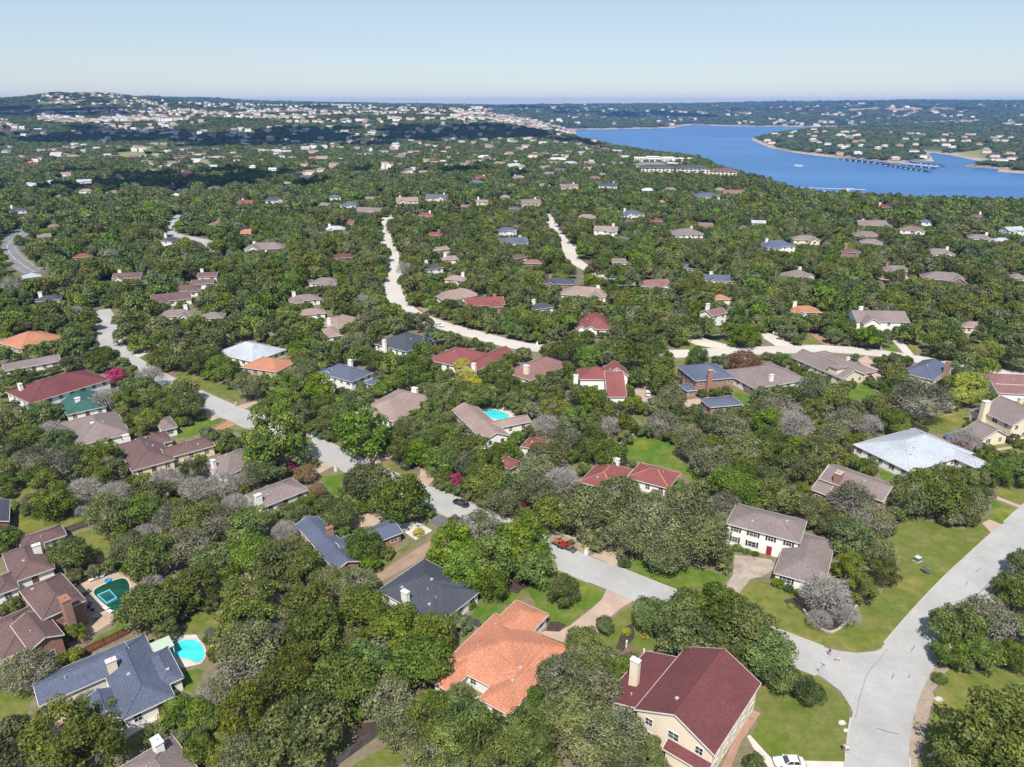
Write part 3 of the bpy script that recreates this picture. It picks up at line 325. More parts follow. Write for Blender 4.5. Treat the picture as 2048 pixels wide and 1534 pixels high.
  (-286.3, 1016.7, -2.1, 15.2, 'slate', 'white', 1, 0, 0, 'white house with slate blue roof left of the top of the upper street'),
  (-481.1, 823.1, -2.1, 13.6, 'tanroof', 'white', 2, 15, 0, 'white two-storey house with tan roof below and left of the far green meadow'),
  (-453.5, 1523.1, -11.9, 22.6, 'tanroof', 'tan', 1, 0, 0, 'tan house with tan roof left of the top of the upper street'),
  (-348.1, 531.1, 0.0, 9.0, 'taupe', 'white', 1, 30, 0, 'white house with grey brown roof just right of the curving highway'),
  (-372.2, 578.3, 0.0, 9.7, 'dustred', 'tan', 1, -20, 0, 'tan house with dusty red roof just above and right of the curving highway'),
  (-7.4, 772.0, -0.2, 10.6, 'tanroof', 'white', 1, 0, 0, 'white house with tan roof above and left of the back street'),
  (-149.5, 759.9, -0.3, 10.5, 'taupe', 'white', 1, 10, 0, 'white house with grey brown roof above the tan roofed house with tall chimney'),
  (-614.8, 1330.6, -7.8, 19.8, 'dustred', 'white', 1, 20, 0, 'white house with dusty red roof just below and right of the far green meadow'),
  (-21.0, 1295.6, -5.1, 17.5, 'taupe', 'white', 1, 0, 0, 'white house with grey brown roof above and left of the back street'),
  (41.9, 1518.3, -10.5, 20.5, 'white', 'white', 1, 20, 0, 'white house with white roof left of the white resort building'),
  (-6.5, 1619.1, -11.3, 21.8, 'tanroof', 'cream', 2, 0, 0, 'cream two-storey house with tan roof above and left of the back street'),
  (336.9, 583.2, 0.0, 9.0, 'slate', 'white', 2, -10, 0, 'white two-storey house with slate blue roof right of the boat pier'),
  (230.5, 2072.5, -19.8, 27.8, 'red', 'brick', 1, 0, 0, 'brick house with red roof left of the white resort building'),
  (-200.1, 1139.2, -4.1, 15.4, 'taupe', 'brown', 1, 0, 0, 'brown house with grey brown roof above the top of the upper street'),
  (243.8, 854.0, -1.2, 11.7, 'tanroof', 'cream', 1, 0, 0, 'cream house with tan roof just below and right of the lakeside apartment blocks'),
  (-513.7, 1696.2, -9.8, 22.8, 'palemetal', 'white', 1, 0, 0, 'white house with pale grey roof above and left of the top of the upper street'),
  (-575.0, 1546.9, -11.5, 20.8, 'dustred', 'white', 1, 0, 0, 'white house with dusty red roof right of the far green meadow'),
  (-596.8, 1517.2, -10.5, 20.4, 'tanroof', 'tan', 1, 0, 0, 'tan house with tan roof right of the far green meadow'),
  (-128.0, 1365.0, -7.0, 16.6, 'palemetal', 'white', 1, 0, 0, 'white house with pale grey roof above and right of the top of the upper street'),
  (151.7, 731.1, -0.1, 9.0, 'terracotta', 'cream', 1, 0, 0, 'cream house with terracotta roof just below and left of the lakeside apartment blocks'),
  (-780.9, 1528.4, -9.3, 20.6, 'dustred', 'white', 1, 0, 0, 'white house with dusty red roof just left of the far green meadow'),
  (-205.1, 1216.8, -5.3, 14.8, 'white', 'white', 2, 0, 0, 'white two-storey house with white roof above the top of the upper street'),
  (252.8, 2027.1, -22.5, 24.5, 'red', 'brick', 1, 0, 0, 'brick house with red roof left of the lakeside apartment blocks'),
  (-495.1, 797.0, -2.2, 11.0, 'taupe', 'white', 1, 0, 0, 'white house with grey brown roof above and right of the curving highway'),
  (-564.2, 1712.1, -8.6, 20.7, 'tanroof', 'white', 1, 0, 0, 'white house with tan roof right of the far green meadow'),
  (-1069.2, 1569.5, -4.0, 21.1, 'taupe', 'white', 2, 0, 0, 'white two-storey house with grey brown roof above the curving highway'),
  (131.8, 1072.4, -3.2, 11.7, 'taupe', 'white', 1, 0, 0, 'white house with grey brown roof left of the white resort building'),
  (-222.2, 1723.0, -11.5, 18.5, 'terracotta', 'cream', 1, 0, 0, 'cream house with terracotta roof above the top of the upper street'),
  (-312.0, 1084.0, -2.9, 11.8, 'white', 'white', 1, 0, 0, 'white house with white roof left of the top of the upper street'),
  (-921.7, 1533.0, -5.6, 18.6, 'taupe', 'white', 1, 10, 0, 'white house with grey brown roof left of the far green meadow'),
  (-362.8, 1116.6, -2.9, 12.1, 'white', 'white', 2, 0, 0, 'white two-storey house with white roof right of the hill road'),
  (-369.1, 797.4, -1.3, 9.0, 'white', 'white', 1, 0, 0, 'white house with white roof just above the hill road'),
  (-80.5, 1354.8, -6.2, 12.8, 'tanroof', 'cream', 1, 0, 0, 'cream house with tan roof above and right of the top of the upper street'),
  (-287.1, 1101.7, -3.0, 10.5, 'tanroof', 'white', 2, 0, 0, 'white two-storey house with tan roof above and left of the top of the upper street'),
  (-416.2, 1184.3, -4.2, 11.2, 'white', 'white', 2, 0, 0, 'white two-storey house with white roof above and right of the hill road'),
]
TREES = [
  (3, 71.8, 78.6, 7.2, 12.7, 'dense olive green cedar right of the gravel verge'),
  (8, -32.4, 81.0, 6.5, 10.1, 'rounded dark green live oak left of the leaning wooden fence'),
  (8, 2.8, 80.6, 5.0, 7.7, 'rounded dark green live oak below the orange roofed house'),
  (6, 12.0, 81.0, 5.0, 7.2, 'dull grey green live oak below and right of the orange roofed house'),
  (6, 8.5, 85.6, 5.2, 7.5, 'dull grey green live oak left of the maroon roofed cream house'),
  (2, -65.0, 176.1, 9.5, 16.2, 'bright green broadleaf tree right of the taupe roof among bare trees'),
  (8, -16.1, 96.1, 5.6, 8.6, 'rounded dark green live oak just below the red pergola'),
  (1, -24.9, 96.0, 5.4, 9.1, 'bluish green tree below and left of the red pergola'),
  (6, 31.4, 138.2, 7.2, 10.4, 'dull grey green live oak below and right of the red roofed house with orange ridges'),
  (8, -3.4, 80.8, 4.6, 7.1, 'rounded dark green live oak right of the leaning wooden fence'),
  (8, 43.4, 105.6, 5.7, 8.8, 'rounded dark green live oak left of the blue street sign'),
  (8, 39.6, 109.6, 5.9, 9.1, 'rounded dark green live oak below the white house with red door'),
  (3, 66.8, 77.3, 4.4, 7.7, 'dense olive green cedar below and right of the gravel verge'),
  (3, 75.5, 77.5, 4.4, 7.8, 'dense olive green cedar right of the road junction'),
  (6, 40.8, 144.1, 7.2, 10.4, 'dull grey green live oak left of the white house with red door'),
  (8, 45.3, 100.5, 5.3, 8.2, 'rounded dark green live oak left of the person with a dog'),
  (6, 41.4, 132.1, 6.6, 9.5, 'dull grey green live oak below the curved backyard fence'),
  (6, 17.5, 144.3, 7.1, 10.2, 'dull grey green live oak just above and right of the raised stone kerb wall'),
  (8, -69.8, 110.3, 5.6, 8.7, 'rounded dark green live oak just right of the dark green pool'),
  (8, 33.0, 109.5, 5.4, 8.3, 'rounded dark green live oak above the maroon roofed cream house'),
  (8, -9.6, 82.0, 4.2, 6.6, 'rounded dark green live oak below and left of the orange roofed house'),
  (6, 16.9, 83.3, 4.3, 6.2, 'dull grey green live oak left of the white car at the lower edge'),
  (2, -4.1, 125.1, 5.9, 10.1, 'bright green broadleaf tree below the parked black car'),
  (2, 2.9, 132.1, 6.2, 10.6, 'bright green broadleaf tree just left of the equipment trailer'),
  (6, 14.3, 91.2, 4.6, 6.6, 'dull grey green live oak right of the orange roofed house'),
  (2, -26.9, 148.4, 6.9, 11.7, 'bright green broadleaf tree left of the parked black car'),
  (2, -42.9, 184.2, 8.3, 14.1, 'bright green broadleaf tree just below and left of the sandy taupe roofed house'),
  (6, 26.3, 150.1, 6.9, 10.0, 'dull grey green live oak just below the red roofed house with orange ridges'),
  (5, -83.4, 95.3, 4.8, 7.7, 'sparse greyish tree with bare twigs below the brick house with tall chimney'),
  (5, -47.0, 95.4, 4.7, 7.6, 'sparse greyish tree with bare twigs right of the turquoise kidney pool'),
  (3, 82.0, 86.4, 4.4, 7.7, 'dense olive green cedar right of the person with a dog'),
  (5, 129.9, 206.9, 9.0, 14.5, 'sparse greyish tree with bare twigs just below the slate roofed house with brick chimney'),
  (8, -36.4, 159.0, 7.0, 10.8, 'rounded dark green live oak above and right of the slate roofed brick house'),
  (8, 83.7, 107.3, 5.1, 7.9, 'rounded dark green live oak above the gravel verge'),
  (5, 90.0, 108.6, 5.1, 8.2, 'sparse greyish tree with bare twigs above and right of the gravel verge'),
  (2, -13.0, 131.6, 5.7, 9.8, 'bright green broadleaf tree just below the parked black car'),
  (5, -7.1, 138.1, 6.0, 9.6, 'sparse greyish tree with bare twigs just below and right of the parked black car'),
  (3, -49.0, 125.7, 5.5, 9.7, 'dense olive green cedar left of the slate roofed brick house'),
  (0, 62.3, 115.7, 5.2, 8.8, 'leafless grey tree above the person with a dog'),
  (5, -71.7, 132.1, 5.8, 9.2, 'sparse greyish tree with bare twigs above and right of the dark green pool'),
  (8, -36.9, 85.0, 3.9, 6.1, 'rounded dark green live oak below and right of the turquoise kidney pool'),
  (6, 25.4, 135.4, 5.6, 8.2, 'dull grey green live oak right of the raised stone kerb wall'),
  (8, 75.5, 134.6, 5.6, 8.7, 'rounded dark green live oak below the brick taupe roofed house'),
  (8, 104.7, 151.0, 6.2, 9.6, 'rounded dark green live oak below the pale metal roofed white house'),
  (6, 33.3, 129.7, 5.2, 7.6, 'dull grey green live oak right of the equipment trailer'),
  (8, -52.9, 87.2, 3.8, 5.8, 'rounded dark green live oak below the turquoise kidney pool'),
  (2, -9.6, 123.2, 4.8, 8.1, 'bright green broadleaf tree just right of the dark slate roofed house'),
  (6, 12.5, 98.4, 3.9, 5.7, 'dull grey green live oak below the equipment trailer'),
  (5, -67.8, 142.7, 5.3, 8.4, 'sparse greyish tree with bare twigs below the taupe roof among bare trees'),
  (5, 82.9, 151.4, 5.5, 8.9, 'sparse greyish tree with bare twigs just below and left of the brick taupe roofed house'),
  (8, 27.0, 110.6, 4.2, 6.5, 'rounded dark green live oak below and right of the equipment trailer'),
  (2, 4.7, 125.4, 4.6, 7.9, 'bright green broadleaf tree just below and left of the equipment trailer'),
  (8, 13.3, 103.1, 3.8, 5.9, 'rounded dark green live oak right of the orange roofed house'),
  (8, 46.2, 95.9, 3.6, 5.6, 'rounded dark green live oak just left of the blue street sign'),
  (8, 36.8, 105.4, 3.9, 6.0, 'rounded dark green live oak above the white car at the lower edge'),
  (2, -32.8, 132.7, 4.6, 7.9, 'bright green broadleaf tree just right of the slate roofed brick house'),
  (8, 95.0, 107.2, 3.9, 6.1, 'rounded dark green live oak above and right of the gravel verge'),
  (8, 101.4, 116.6, 4.2, 6.5, 'rounded dark green live oak right of the road junction'),
  (8, -96.2, 130.1, 4.6, 7.1, 'rounded dark green live oak just right of the brown roofed house above the green pool'),
  (5, -50.0, 92.1, 3.3, 5.3, 'sparse greyish tree with bare twigs below and right of the turquoise kidney pool'),
  (2, 84.8, 100.8, 3.5, 6.0, 'bright green broadleaf tree above and right of the gravel verge'),
  (8, 45.4, 252.4, 7.7, 12.0, 'rounded dark green live oak just above and right of the red roofed white gable house'),
  (5, 84.8, 143.5, 4.7, 7.5, 'sparse greyish tree with bare twigs just below the brick taupe roofed house'),
  (2, -69.8, 175.7, 5.6, 9.5, 'bright green broadleaf tree just right of the taupe roof among bare trees'),
  (0, 84.6, 192.8, 6.0, 10.3, 'leafless grey tree below and right of the taupe roofed house'),
  (5, 84.1, 204.0, 6.4, 10.2, 'sparse greyish tree with bare twigs just below the taupe roofed house'),
  (6, 111.2, 151.1, 4.9, 7.1, 'dull grey green live oak below and right of the pale metal roofed white house'),
  (8, -41.1, 146.1, 4.6, 7.2, 'rounded dark green live oak just above the slate roofed brick house'),
  (0, -74.5, 160.7, 5.0, 8.5, 'leafless grey tree just below and left of the taupe roof among bare trees'),
  (0, -89.8, 161.7, 5.0, 8.6, 'leafless grey tree just below and right of the broad brown roofed house'),
  (2, -4.3, 120.3, 3.9, 6.5, 'bright green broadleaf tree right of the dark slate roofed house'),
  (2, 79.2, 101.4, 3.4, 5.7, 'bright green broadleaf tree above the gravel verge'),
  (5, 52.3, 150.3, 4.6, 7.4, 'sparse greyish tree with bare twigs above and left of the white house with red door'),
  (8, 110.7, 127.4, 4.0, 6.3, 'rounded dark green live oak below the cream stucco two-storey house'),
  (8, 10.7, 118.2, 3.7, 5.7, 'rounded dark green live oak below the equipment trailer'),
  (8, 90.1, 100.8, 3.3, 5.1, 'rounded dark green live oak right of the person with a dog'),
  (8, 22.7, 263.1, 7.4, 11.4, 'rounded dark green live oak just below and left of the twin gabled red roofed house'),
  (0, -108.6, 157.2, 4.7, 7.9, 'leafless grey tree below the grey brown roofed house'),
  (7, 157.3, 225.1, 6.4, 10.2, 'lime green tree just left of the stepped maroon roofs'),
  (6, 47.8, 143.1, 4.1, 5.9, 'dull grey green live oak right of the red roofed house with orange ridges'),
  (3, 72.0, 126.4, 3.7, 6.4, 'dense olive green cedar below the brick taupe roofed house'),
  (0, -67.4, 149.7, 4.2, 7.2, 'leafless grey tree just below the taupe roof among bare trees'),
  (0, -80.6, 157.6, 4.4, 7.5, 'leafless grey tree left of the taupe roof among bare trees'),
  (8, 107.2, 161.9, 4.5, 7.0, 'rounded dark green live oak just below the pale metal roofed white house'),
  (0, 130.8, 184.5, 5.1, 8.6, 'leafless grey tree left of the cream stucco two-storey house'),
  (8, 50.1, 92.6, 2.7, 4.3, 'rounded dark green live oak just below the blue street sign'),
  (0, -100.2, 156.1, 4.2, 7.2, 'leafless grey tree below and left of the broad brown roofed house'),
  (10, 87.0, 249.2, 6.2, 9.3, 'rusty brown leaved tree just above and left of the taupe roofed house'),
  (0, 64.8, 111.7, 3.0, 5.2, 'leafless grey tree just above the person with a dog'),
  (6, -66.9, 88.9, 2.5, 3.6, 'dull grey green live oak above and left of the taupe roof at the lower edge'),
  (6, -70.9, 90.6, 2.5, 3.7, 'dull grey green live oak left of the slate blue roofed house by the pool'),
  (0, -134.0, 217.1, 5.3, 9.0, 'leafless grey tree just right of the green roofed house'),
  (2, -199.3, 495.3, 11.1, 18.8, 'bright green broadleaf tree above the pale metal roofed house'),
  (0, -84.3, 138.6, 3.5, 5.9, 'leafless grey tree above the dark green pool'),
  (0, 10.3, 195.5, 4.7, 8.0, 'leafless grey tree just above the small brick red roof'),
  (8, 74.9, 143.2, 3.5, 5.4, 'rounded dark green live oak just below and left of the brick taupe roofed house'),
  (8, 118.4, 156.6, 3.8, 5.8, 'rounded dark green live oak below and right of the pale metal roofed white house'),
  (0, 108.8, 196.5, 4.5, 7.7, 'leafless grey tree above and left of the pale metal roofed white house'),
  (0, -52.5, 140.1, 3.3, 5.6, 'leafless grey tree just below the light grey roofed house'),
  (8, 37.7, 265.5, 5.8, 8.9, 'rounded dark green live oak just below the twin gabled red roofed house'),
  (0, -128.9, 235.9, 5.2, 8.8, 'leafless grey tree below and right of the grey car on the cul-de-sac'),
  (0, 59.6, 111.1, 2.6, 4.5, 'leafless grey tree above the blue street sign'),
  (0, 29.6, 196.4, 4.2, 7.2, 'leafless grey tree just below the red roofed white gable house'),
  (7, 188.6, 265.2, 5.6, 8.9, 'lime green tree just above the stepped maroon roofs'),
  (8, -82.6, 107.3, 2.3, 3.6, 'rounded dark green live oak just below and right of the brick house with tall chimney'),
  (10, -55.4, 168.4, 3.3, 5.0, 'rusty brown leaved tree just above and right of the light grey roofed house'),
  (7, 181.9, 263.7, 4.9, 7.8, 'lime green tree above and left of the stepped maroon roofs'),
  (7, 150.9, 219.3, 4.2, 6.6, 'lime green tree just below and right of the slate roofed house with brick chimney'),
  (2, 71.7, 258.9, 4.6, 7.9, 'bright green broadleaf tree just above the red brick slate roofed house'),
  (0, 59.3, 180.0, 3.2, 5.4, 'leafless grey tree right of the curved backyard fence'),
  (8, 17.9, 109.6, 2.1, 3.2, 'rounded dark green live oak below the raised stone kerb wall'),
  (9, -143.1, 238.9, 3.9, 7.0, 'pink flowering crape myrtle just below the grey car on the cul-de-sac'),
  (11, -15.8, 238.5, 3.7, 7.1, 'yellow leaved tree just below the faded red roofed house'),
  (10, -50.1, 159.6, 2.5, 3.8, 'rusty brown leaved tree just right of the light grey roofed house'),
  (11, -18.5, 249.7, 3.5, 6.6, 'yellow leaved tree just below and right of the faded red roofed house'),
  (9, 1.6, 154.8, 2.2, 3.9, 'pink flowering crape myrtle just below the red roof corner'),
  (9, -14.9, 166.0, 2.3, 4.2, 'pink flowering crape myrtle just above the parked black car'),
  (11, -13.8, 232.9, 3.1, 5.9, 'yellow leaved tree just above the tan V-shaped house'),
  (4, -34.5, 276.4, 3.4, 12.1, 'silvery pointed conifer just below the upper street bend'),
  (7, -184.7, 765.7, 8.1, 13.0, 'lime green tree above the tan roofed house with tall chimney'),
  (9, -61.5, 173.6, 2.0, 3.6, 'pink flowering crape myrtle just above the light grey roofed house'),
  (7, -73.1, 251.4, 2.8, 4.4, 'lime green tree just left of the white slate roofed two-storey house'),
  (4, -184.9, 414.1, 4.0, 14.6, 'silvery pointed conifer above the pale metal roofed house'),
  (7, -175.2, 765.1, 6.9, 11.1, 'lime green tree above the low tan roof'),
  (7, -87.5, 267.5, 2.5, 4.1, 'lime green tree just right of the small terracotta roof'),
  (3, -63.3, 78.5, 5.8, 10.2, 'dense olive green cedar left of the taupe roof at the lower edge'),
  (8, -28.2, 92.0, 5.9, 9.2, 'rounded dark green live oak above the leaning wooden fence'),
  (3, -69.6, 81.8, 5.3, 9.4, 'dense olive green cedar below and left of the slate blue roofed house by the pool'),
  (6, -46.9, 100.8, 5.9, 8.6, 'dull grey green live oak right of the turquoise kidney pool'),
  (3, -38.3, 90.2, 5.3, 9.4, 'dense olive green cedar above and left of the leaning wooden fence'),
  (8, -36.7, 104.5, 6.0, 9.3, 'rounded dark green live oak below the slate roofed brick house'),
  (8, -76.4, 80.2, 4.8, 7.4, 'rounded dark green live oak left of the slate blue roofed house by the pool'),
  (8, -20.7, 104.6, 5.8, 9.0, 'rounded dark green live oak just left of the red pergola'),
  (3, -42.7, 86.0, 4.8, 8.4, 'dense olive green cedar below and right of the turquoise kidney pool'),
  (3, -49.7, 106.9, 5.7, 9.9, 'dense olive green cedar right of the turquoise kidney pool'),
  (6, -20.4, 89.7, 4.8, 6.9, 'dull grey green live oak above the leaning wooden fence'),
  (3, -39.4, 110.9, 5.6, 9.9, 'dense olive green cedar below the slate roofed brick house'),
  (8, 31.5, 103.5, 5.3, 8.1, 'rounded dark green live oak below and left of the white house with red door'),
  (6, 8.5, 94.4, 4.8, 7.0, 'dull grey green live oak just right of the orange roofed house'),
  (3, -51.6, 114.0, 5.6, 9.7, 'dense olive green cedar above and right of the turquoise kidney pool'),
  (8, -13.0, 86.8, 4.4, 6.8, 'rounded dark green live oak below the red pergola'),
  (8, -7.8, 85.9, 4.3, 6.7, 'rounded dark green live oak below the dark slate roofed house'),
  (8, -29.0, 111.2, 5.3, 8.2, 'rounded dark green live oak left of the red pergola'),
  (3, -64.2, 117.3, 5.4, 9.4, 'dense olive green cedar above the turquoise kidney pool'),
  (6, -12.7, 78.4, 3.8, 5.5, 'dull grey green live oak right of the leaning wooden fence'),
  (8, -77.1, 127.7, 5.6, 8.6, 'rounded dark green live oak above and right of the dark green pool'),
  (8, -55.4, 128.4, 5.6, 8.6, 'rounded dark green live oak below the light grey roofed house'),
  (3, -14.1, 103.3, 4.6, 8.0, 'dense olive green cedar just below and right of the red pergola'),
  (3, -95.1, 143.7, 6.0, 10.4, 'dense olive green cedar below and left of the broad brown roofed house'),
  (6, -41.1, 79.9, 3.6, 5.3, 'dull grey green live oak right of the taupe roof at the lower edge'),
  (8, -60.8, 140.3, 5.7, 8.8, 'rounded dark green live oak just below and left of the light grey roofed house'),
  (6, 16.7, 78.6, 3.5, 5.1, 'dull grey green live oak below and left of the maroon roofed cream house'),
  (8, -63.9, 127.9, 5.1, 7.9, 'rounded dark green live oak below and left of the light grey roofed house'),
  (6, -17.4, 84.4, 3.5, 5.1, 'dull grey green live oak just right of the leaning wooden fence'),
  (6, 97.7, 152.4, 5.7, 8.3, 'dull grey green live oak below the pale metal roofed white house'),
  (3, -73.6, 141.2, 5.3, 9.3, 'dense olive green cedar below and left of the taupe roof among bare trees'),
  (3, -66.8, 115.1, 4.4, 7.7, 'dense olive green cedar right of the dark green pool'),
  (3, 65.8, 151.7, 5.5, 9.7, 'dense olive green cedar just above the white house with red door'),
  (8, -44.0, 125.8, 4.7, 7.2, 'rounded dark green live oak just below and left of the slate roofed brick house'),
  (6, -31.8, 119.9, 4.5, 6.5, 'dull grey green live oak below and right of the slate roofed brick house'),
  (3, -38.1, 98.7, 3.8, 6.6, 'dense olive green cedar left of the red pergola'),
  (8, 8.9, 145.2, 5.2, 8.1, 'rounded dark green live oak just above and left of the raised stone kerb wall'),
  (8, 55.7, 159.4, 5.6, 8.7, 'rounded dark green live oak above and left of the white house with red door'),
  (8, -7.1, 160.4, 5.6, 8.7, 'rounded dark green live oak just below and left of the red roof corner'),
  (6, 54.1, 170.9, 5.9, 8.6, 'dull grey green live oak below and right of the curved backyard fence'),
  (3, -111.6, 150.6, 5.3, 9.3, 'dense olive green cedar right of the dark roof at the left edge'),
  (6, 9.7, 173.2, 5.9, 8.6, 'dull grey green live oak just below and right of the small brick red roof'),
  (8, -88.2, 147.1, 5.1, 7.9, 'rounded dark green live oak below the broad brown roofed house'),
  (0, 12.8, 161.3, 5.4, 9.2, 'leafless grey tree just below and right of the small brick red roof'),
  (6, -36.8, 120.8, 4.2, 6.1, 'dull grey green live oak just below the slate roofed brick house'),
  (6, 6.4, 156.3, 5.2, 7.5, 'dull grey green live oak just below and right of the red roof corner'),
  (6, 64.6, 178.7, 5.8, 8.5, 'dull grey green live oak below the taupe roofed house'),
  (6, -84.8, 133.2, 4.5, 6.5, 'dull grey green live oak above the dark green pool'),
  (3, -88.9, 153.0, 5.0, 8.7, 'dense olive green cedar just below the broad brown roofed house'),
  (8, 74.5, 168.2, 5.4, 8.4, 'rounded dark green live oak left of the brick taupe roofed house'),
  (6, 6.0, 167.2, 5.3, 7.6, 'dull grey green live oak just below the small brick red roof'),
  (8, 26.8, 176.2, 5.5, 8.5, 'rounded dark green live oak just above the red roofed house with orange ridges'),
  (8, -0.1, 159.7, 5.0, 7.7, 'rounded dark green live oak just below the red roof corner'),
  (5, -122.7, 170.2, 5.3, 8.4, 'sparse greyish tree with bare twigs below and left of the grey brown roofed house'),
  (8, 60.7, 154.0, 4.8, 7.4, 'rounded dark green live oak just above the white house with red door'),
  (8, -66.6, 168.6, 5.1, 8.0, 'rounded dark green live oak just right of the taupe roof among bare trees'),
  (6, 15.8, 184.8, 5.5, 8.0, 'dull grey green live oak just right of the small brick red roof'),
  (6, 66.0, 193.3, 5.8, 8.4, 'dull grey green live oak below the red brick slate roofed house'),
  (6, 51.2, 181.7, 5.4, 7.9, 'dull grey green live oak just right of the curved backyard fence'),
  (8, 72.8, 176.6, 5.3, 8.2, 'rounded dark green live oak below the taupe roofed house'),
  (6, -156.0, 196.8, 5.8, 8.5, 'dull grey green live oak left of the dark maroon roofed white house'),
  (3, -9.9, 176.4, 5.2, 9.1, 'dense olive green cedar just below the tan V-shaped house'),
  (3, 86.6, 179.3, 5.3, 9.3, 'dense olive green cedar above and left of the brick taupe roofed house'),
  (8, -7.2, 170.5, 5.0, 7.8, 'rounded dark green live oak just left of the red roof corner'),
  (5, -80.9, 144.1, 4.4, 7.0, 'sparse greyish tree with bare twigs below the broad brown roofed house'),
  (3, -112.6, 174.2, 5.1, 9.0, 'dense olive green cedar just below the grey brown roofed house'),
  (8, 61.1, 168.9, 4.9, 7.7, 'rounded dark green live oak above the white house with red door'),
  (8, -8.1, 78.3, 2.6, 4.0, 'rounded dark green live oak left of the maroon roofed cream house'),
  (8, -124.0, 164.1, 4.8, 7.5, 'rounded dark green live oak above and right of the dark roof at the left edge'),
  (6, 80.7, 131.4, 4.0, 5.8, 'dull grey green live oak below the brick taupe roofed house'),
  (8, 21.0, 79.2, 2.6, 4.0, 'rounded dark green live oak below and left of the maroon roofed cream house'),
  (6, -2.1, 152.3, 4.4, 6.4, 'dull grey green live oak just below the red roof corner'),
  (8, 23.0, 181.6, 5.2, 8.0, 'rounded dark green live oak right of the small brick red roof'),
  (5, -70.8, 78.4, 2.6, 4.2, 'sparse greyish tree with bare twigs left of the taupe roof at the lower edge'),
  (5, 102.3, 198.3, 5.5, 8.8, 'sparse greyish tree with bare twigs below the taupe house with dormer'),
  (3, 71.3, 119.0, 3.5, 6.2, 'dense olive green cedar above the person with a dog'),
  (8, -48.4, 80.8, 2.6, 4.0, 'rounded dark green live oak below the dark green pool'),
  (8, -53.9, 199.7, 5.5, 8.6, 'rounded dark green live oak just below the white slate roofed two-storey house'),
  (5, 45.8, 196.4, 5.4, 8.6, 'sparse greyish tree with bare twigs just above the curved backyard fence'),
  (2, -74.7, 213.0, 5.8, 9.9, 'bright green broadleaf tree just below the small terracotta roof'),
  (3, 80.9, 167.5, 4.7, 8.2, 'dense olive green cedar left of the brick taupe roofed house'),
  (3, -135.4, 167.0, 4.7, 8.2, 'dense olive green cedar above the dark roof at the left edge'),
  (5, -131.2, 173.2, 4.8, 7.7, 'sparse greyish tree with bare twigs left of the grey brown roofed house'),
  (8, -25.8, 197.0, 5.3, 8.3, 'rounded dark green live oak just right of the sandy taupe roofed house'),
  (8, -115.0, 135.1, 3.9, 6.0, 'rounded dark green live oak just below the dark roof at the left edge'),
  (2, -19.8, 173.0, 4.7, 8.0, 'bright green broadleaf tree above the parked black car'),
  (8, -13.1, 217.7, 5.8, 9.0, 'rounded dark green live oak just above the tan V-shaped house'),
  (3, 119.2, 208.7, 5.6, 9.8, 'dense olive green cedar below and left of the slate roofed house with brick chimney'),
  (8, -103.4, 208.9, 5.6, 8.7, 'rounded dark green live oak above and right of the broad brown roofed house'),
  (8, 116.6, 198.5, 5.3, 8.2, 'rounded dark green live oak just above and left of the pale metal roofed white house'),
  (8, -142.5, 188.4, 5.1, 7.9, 'rounded dark green live oak below and left of the dark maroon roofed white house'),
  (3, 78.7, 124.7, 3.5, 6.2, 'dense olive green cedar above and right of the person with a dog'),
  (6, -90.1, 226.9, 5.9, 8.6, 'dull grey green live oak just below and left of the small terracotta roof'),
  (8, -126.5, 222.0, 5.8, 9.0, 'rounded dark green live oak below the grey car on the cul-de-sac'),
  (8, -111.0, 222.0, 5.8, 9.0, 'rounded dark green live oak above the broad brown roofed house'),
  (2, -64.9, 221.7, 5.8, 9.8, 'bright green broadleaf tree just left of the white slate roofed two-storey house'),
  (8, -49.5, 87.3, 2.6, 4.0, 'rounded dark green live oak above and right of the taupe roof at the lower edge'),
  (8, 135.1, 167.3, 4.5, 6.9, 'rounded dark green live oak below the stepped maroon roofs'),
  (2, 77.5, 195.8, 5.1, 8.6, 'bright green broadleaf tree below the taupe roofed house'),
  (3, 87.6, 174.1, 4.6, 8.0, 'dense olive green cedar just above and left of the brick taupe roofed house'),
  (2, 4.6, 90.7, 2.6, 4.4, 'bright green broadleaf tree just below the orange roofed house'),
  (8, -16.3, 180.6, 4.6, 7.2, 'rounded dark green live oak just below and left of the tan V-shaped house'),
  (6, 71.7, 151.9, 4.0, 5.8, 'dull grey green live oak above and right of the white house with red door'),
  (6, -8.9, 92.2, 2.6, 3.8, 'dull grey green live oak left of the orange roofed house'),
  (6, 101.7, 223.8, 5.6, 8.1, 'dull grey green live oak just below and left of the taupe house with dormer'),
  (2, -36.2, 233.9, 5.8, 9.9, 'bright green broadleaf tree just above the sandy taupe roofed house'),
  (8, -109.9, 211.0, 5.3, 8.2, 'rounded dark green live oak right of the grey brown roofed house'),
  (8, 19.1, 201.2, 5.0, 7.8, 'rounded dark green live oak above and right of the small brick red roof'),
  (3, 14.1, 206.5, 5.1, 9.0, 'dense olive green cedar just below the dusty maroon roofed house'),
  (2, 130.0, 167.5, 4.3, 7.3, 'bright green broadleaf tree below the cream stucco two-storey house'),
  (8, -20.0, 189.6, 4.7, 7.3, 'rounded dark green live oak just left of the tan V-shaped house'),
  (8, -132.3, 185.0, 4.7, 7.2, 'rounded dark green live oak just left of the grey brown roofed house'),
  (8, -145.9, 183.1, 4.6, 7.2, 'rounded dark green live oak above the dark roof at the left edge'),
  (8, 67.5, 164.5, 4.2, 6.4, 'rounded dark green live oak right of the curved backyard fence'),
  (6, -20.1, 95.0, 2.6, 3.8, 'dull grey green live oak below the red pergola'),
  (6, -12.4, 172.3, 4.3, 6.2, 'dull grey green live oak just above the parked black car'),
  (8, 54.9, 246.3, 5.9, 9.2, 'rounded dark green live oak left of the red brick slate roofed house'),
